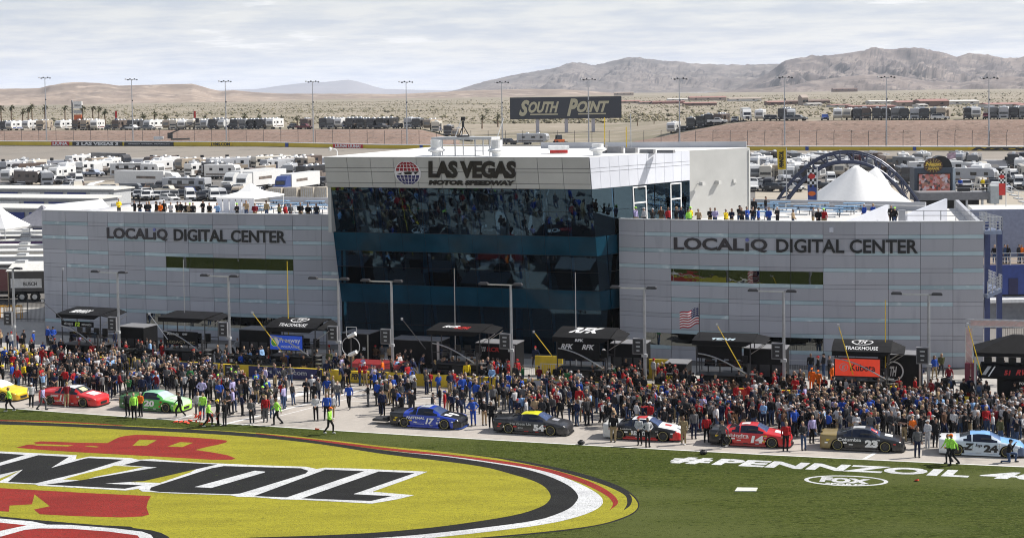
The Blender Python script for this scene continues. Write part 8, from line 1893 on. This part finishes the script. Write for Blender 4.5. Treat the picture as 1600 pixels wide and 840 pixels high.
# white and dark flat roofs between the terrace and the deck
for nm, pts_, m, lab in (('flat_roof', [(1512, 320, 180), (1650, 320, 178), (1650, 334, 160), (1530, 336, 160)], M_groof, 'pale flat roof behind the stair tower'),):
    P = [at(*q) for q in pts_]; mb = MB(); mb.hexa([q - Vector((0, 0, .4)) for q in P] + P); o = thing(nm, lab, 'roof'); mb.build('slab', m, o); MB().box(((P[2].x + P[3].x) / 2, P[2].y + 2, P[2].z / 2 - .3), (abs(P[2].x - P[3].x) * .95, .4, P[2].z - .6)).build('wall', M_black, o)
# ---- feather banners
def feather(px0, px1, y0, y1, D, bands, label, txt=None):
    a, b, c = at(px0, y1, D), at(px1, y1, D), at(px0, y0, D); o = thing('feather_banner', label, 'banner', (b.x, D, 0)); w = b.x - a.x; H = c.z - a.z; z0 = a.z
    MB().tube((.06, 0, 0), (.06, 0, c.z + .2), .05, n=6).build('pole', M_lgrey, o); k = len(bands); fl = MB(); 
    for i, m in enumerate(bands):
        t0, t1 = i / k, (i + 1) / k; MB().hexa([(-w * (1 - .1 * t1), 0, z0 + H * (1 - t1)), (0, 0, z0 + H * (1 - t1)), (0, .04, z0 + H * (1 - t1)), (-w * (1 - .1 * t1), .04, z0 + H * (1 - t1)), (-w * (1 - .1 * t0), 0, z0 + H * (1 - t0)), (0, 0, z0 + H * (1 - t0)), (0, .04, z0 + H * (1 - t0)), (-w * (1 - .1 * t0), .04, z0 + H * (1 - t0))]).build('cloth', m, o)
    return o, w, H, z0
o, w, H, z0 = feather(1214, 1228, 234, 265, 170, [M_yellow], 'yellow vertical sponsor banner above the right terrace')
lettering('lettering', 'PENNZOIL', H * .85, w * .5, lambda x, y, d: Vector((-w * .25 - y, -.03, z0 + H * .08 + x)), M_black, o, .06, .2, 0.0)
def checks(o, w, H, z0, t0, t1, nx=4, ny=6):
    mb = MB()
    for i in range(nx):
        for j in range(ny):
            if (i + j) % 2: x0, x1 = -w * .96 + w * .94 * i / nx, -w * .96 + w * .94 * (i + 1) / nx; a, b = z0 + H * (t0 + (t1 - t0) * j / ny), z0 + H * (t0 + (t1 - t0) * (j + 1) / ny); mb.face([(x0, -.012, a), (x1, -.012, a), (x1, -.012, b), (x0, -.012, b)])
    mb.build('checks', M_black, o)
    MB().loft([[(-w * .5 + w * .36 * math.cos(2 * math.pi * i / 16), y, z0 + H * .78 + w * .28 * math.sin(2 * math.pi * i / 16)) for i in range(16)] for y in (-.03, -.015)]).build('badge', M_red, o)
M_fblue = mat('banner_blue', (.05, .08, .26), .7)
b1 = feather(1261, 1276, 265, 313, 158, [M_white, M_white, M_fblue, M_fblue], 'checkered and blue banner in front of the white tent'); checks(b1[0], b1[1], b1[2], b1[3], .42, 1)
MB().loft([[(-b1[1] * .5 + b1[1] * .4 * math.cos(2 * math.pi * i / 16), y, b1[3] + b1[2] * .22 + b1[1] * .25 * math.sin(2 * math.pi * i / 16)) for i in range(16)] for y in (-.03, -.015)]).build('badge', M_orange, b1[0])
b2 = feather(1560, 1571, 268, 305, 175, [M_white, M_white, M_red, M_red], 'checkered and red banner near the right edge'); checks(b2[0], b2[1], b2[2], b2[3], .5, 1)
# small flags
p = at(1480, 240, 300); o = thing('flag', 'small faded flag on a slanting pole above the neon sign', 'flag', (p.x, 300, zf(p.x, 300))); zq = p.z - o.location.z
MB().tube((-2.0, 0, zq - 4.5), (0, 0, zq), .04, n=5).tube((-2.0, 0, 0), (-2.0, 0, zq - 4.5), .05, n=5).build('pole', M_lgrey, o); MB().hexa([(0, 0, zq - 1.2), (1.6, 0, zq - .9), (1.6, .05, zq - .9), (0, .05, zq - 1.2), (0, 0, zq), (1.6, 0, zq + .3), (1.6, .05, zq + .3), (0, .05, zq)]).build('cloth', mat('flag_faded', (.4, .3, .38), .7, var=.5, vscale=2), o)
# ---- stair tower and blue walkway at the right
o = thing('stair_tower', 'open steel stair tower with blue columns at the right end of the building', 'stair tower', (0, 0, 0)); M_bcol = mat('column_blue', (.04, .06, .17), .45)
for px, D in ((1541, 124.5), (1560, 124.5), (1544, 129), (1563, 129)): q = at(px, 400, D); MB().box((q.x, D, 5.6), (.26, .26, 11.2)).build('column', M_bcol, o)
def landing(z, xa, xb, Da, Db, slope=0.0):
    P = [Vector((xa, Da, z)), Vector((xb, Da, z + slope)), Vector((xb, Db, z + slope)), Vector((xa, Db, z))]; MB().hexa([q - Vector((0, 0, .3)) for q in P] + P).build('landing', mat('landing_blue_grey', (.25, .30, .42), .5), o); railing('railing', [P[0], P[1], P[2]], 1.05, M_lgrey, o, 4, .35)
xa, xb = at(1536, 400, 124).x, at(1563, 400, 124).x
landing(10.6, xa, xb, 123.6, 129.5); landing(5.6, xa + .25, xb, 123.6, 129.5, .5)
o = thing('raised_walkway', 'blue-walled raised walkway with spectators right of the building', 'walkway', (0, 0, 0)); D = 146
x0, x1 = at(1538, 440, D).x, at(1700, 440, D).x; wz = at(1570, 414, D).z; bz = at(1570, 460, D).z
MB().box(((x0 + x1) / 2, D + .2, (wz + bz) / 2), (x1 - x0, .4, wz - bz)).build('front_wall', mat('walkway_blue', (.03, .055, .22), .5), o); MB().box(((x0 + x1) / 2, D + 4, wz - .15), (x1 - x0, 7.6, .3)).build('deck', mat('deck_brown', (.25, .2, .16), .8), o)
MB().box(((x0 + x1) / 2, D + 8.2, wz + 2.2), (x1 - x0, .4, 4.6)).build('rear_wall', mat('rear_grey_blue', (.25, .28, .38), .6), o); MB().box(((x0 + x1) / 2, D - .8, bz - .35), (x1 - x0, 2.4, .3)).build('ledge', M_white, o); MB().box(((x0 + x1) / 2, D + .3, bz / 2 - .3), (x1 - x0, .4, bz - .6)).build('lower_wall', mat('lower_grey', (.30, .31, .34), .6), o)
MB().box((at(1583, 450, D).x, D - .03, bz + .75), (.85, .08, 1.5)).build('door', mat('door_navy', (.02, .02, .07), .5), o); railing('railing', [(x0, D - .1, wz), (x1, D - .1, wz)], 1.1, M_lgrey, o, 3, 2.0)
for i, (px, c_) in enumerate(((1554, 'black'), (1564, 'grey'), (1570, 'denim blue'), (1575, 'black'), (1592, 'charcoal'), (1597, 'orange'), (1603, 'navy'))): q = at(px, 410, D + 1.2); person((q.x, D + 1.2, wz), RD(180 + rc.uniform(-50, 50)), 'stand', 'short', c_, 'denim blue', None, 'spectator in %s on the blue walkway, %s from left' % (c_, ordw(i + 1)), rnd=rc, group='spectators on the blue walkway')
fo = thing('iron_fence', 'dark iron railing fence below the blue walkway', 'fence', (0, 0, 0)); A, B = gp(1560, 545), gp(1700, 548)
MB().tube(A + Vector((0, 0, 1.9)), B + Vector((0, 0, 1.9)), .03, n=5).tube(A + Vector((0, 0, .25)), B + Vector((0, 0, .25)), .03, n=5).build('rail', M_dsteel, fo)
for k in range(40): q = A + (B - A) * k / 39; MB().tube(q, q + Vector((0, 0, 2.0)), .016, n=4).build('bar', M_dsteel, fo)
# blue sponsor hoardings in the infield
for px0, px1, y0, y1, lab in ((222, 272, 296, 304, 'blue hoarding by the tan island'), (77, 123, 294.5, 299.5, 'blue hoarding beyond the garages'), (-6, 13, 293, 299.5, 'blue hoarding at the left edge'), (478, 506, 276, 282, 'blue hoarding left of the roof block')):
    a, b = infield(px0, y1), infield(px1, y1); c = at(px0, y0, a.y); h = c.z - a.z; mb = MB(); e = Vector((0, .3, 0)); up = Vector((0, 0, h)); o = thing('sponsor_hoarding', lab, 'hoarding', (0, 0, 0), 0, 'blue infield hoardings'); mb.hexa([a, b, b + e, a + e, a + up, b + up, b + e + up, a + e + up]); mb.build('board', mat('hoarding_blue', (.03, .06, .25), .5), o)
    m_ = a + (b - a) * .5; MB().box((m_.x, m_.y - .08, m_.z + h * .55), ((b - a).length * .3, .06, h * .3)).build('logo', M_white, o)

# ================================================================== the air: thin even haze over the whole place
hb = MB().box((0, 8950, 125), (24000, 19500, 290)).build('haze', None)
hb.data.materials.clear()
hm_ = bpy.data.materials.new('desert_haze'); hm_.use_nodes = True; hn, hl_ = hm_.node_tree.nodes, hm_.node_tree.links; hn.clear()
ho = N(hn, 'ShaderNodeOutputMaterial'); pvn = N(hn, 'ShaderNodeVolumePrincipled'); pvn.inputs['Color'].default_value = (.80, .87, 1.0, 1); pvn.inputs['Density'].default_value = 5.0e-5; pvn.inputs['Anisotropy'].default_value = .2
hl_.new(pvn.outputs[0], ho.inputs['Volume']); hb.data.materials.append(hm_); hb['kind'] = 'stuff'; hb['label'] = 'thin pale desert haze over the plain'; hb['category'] = 'haze'
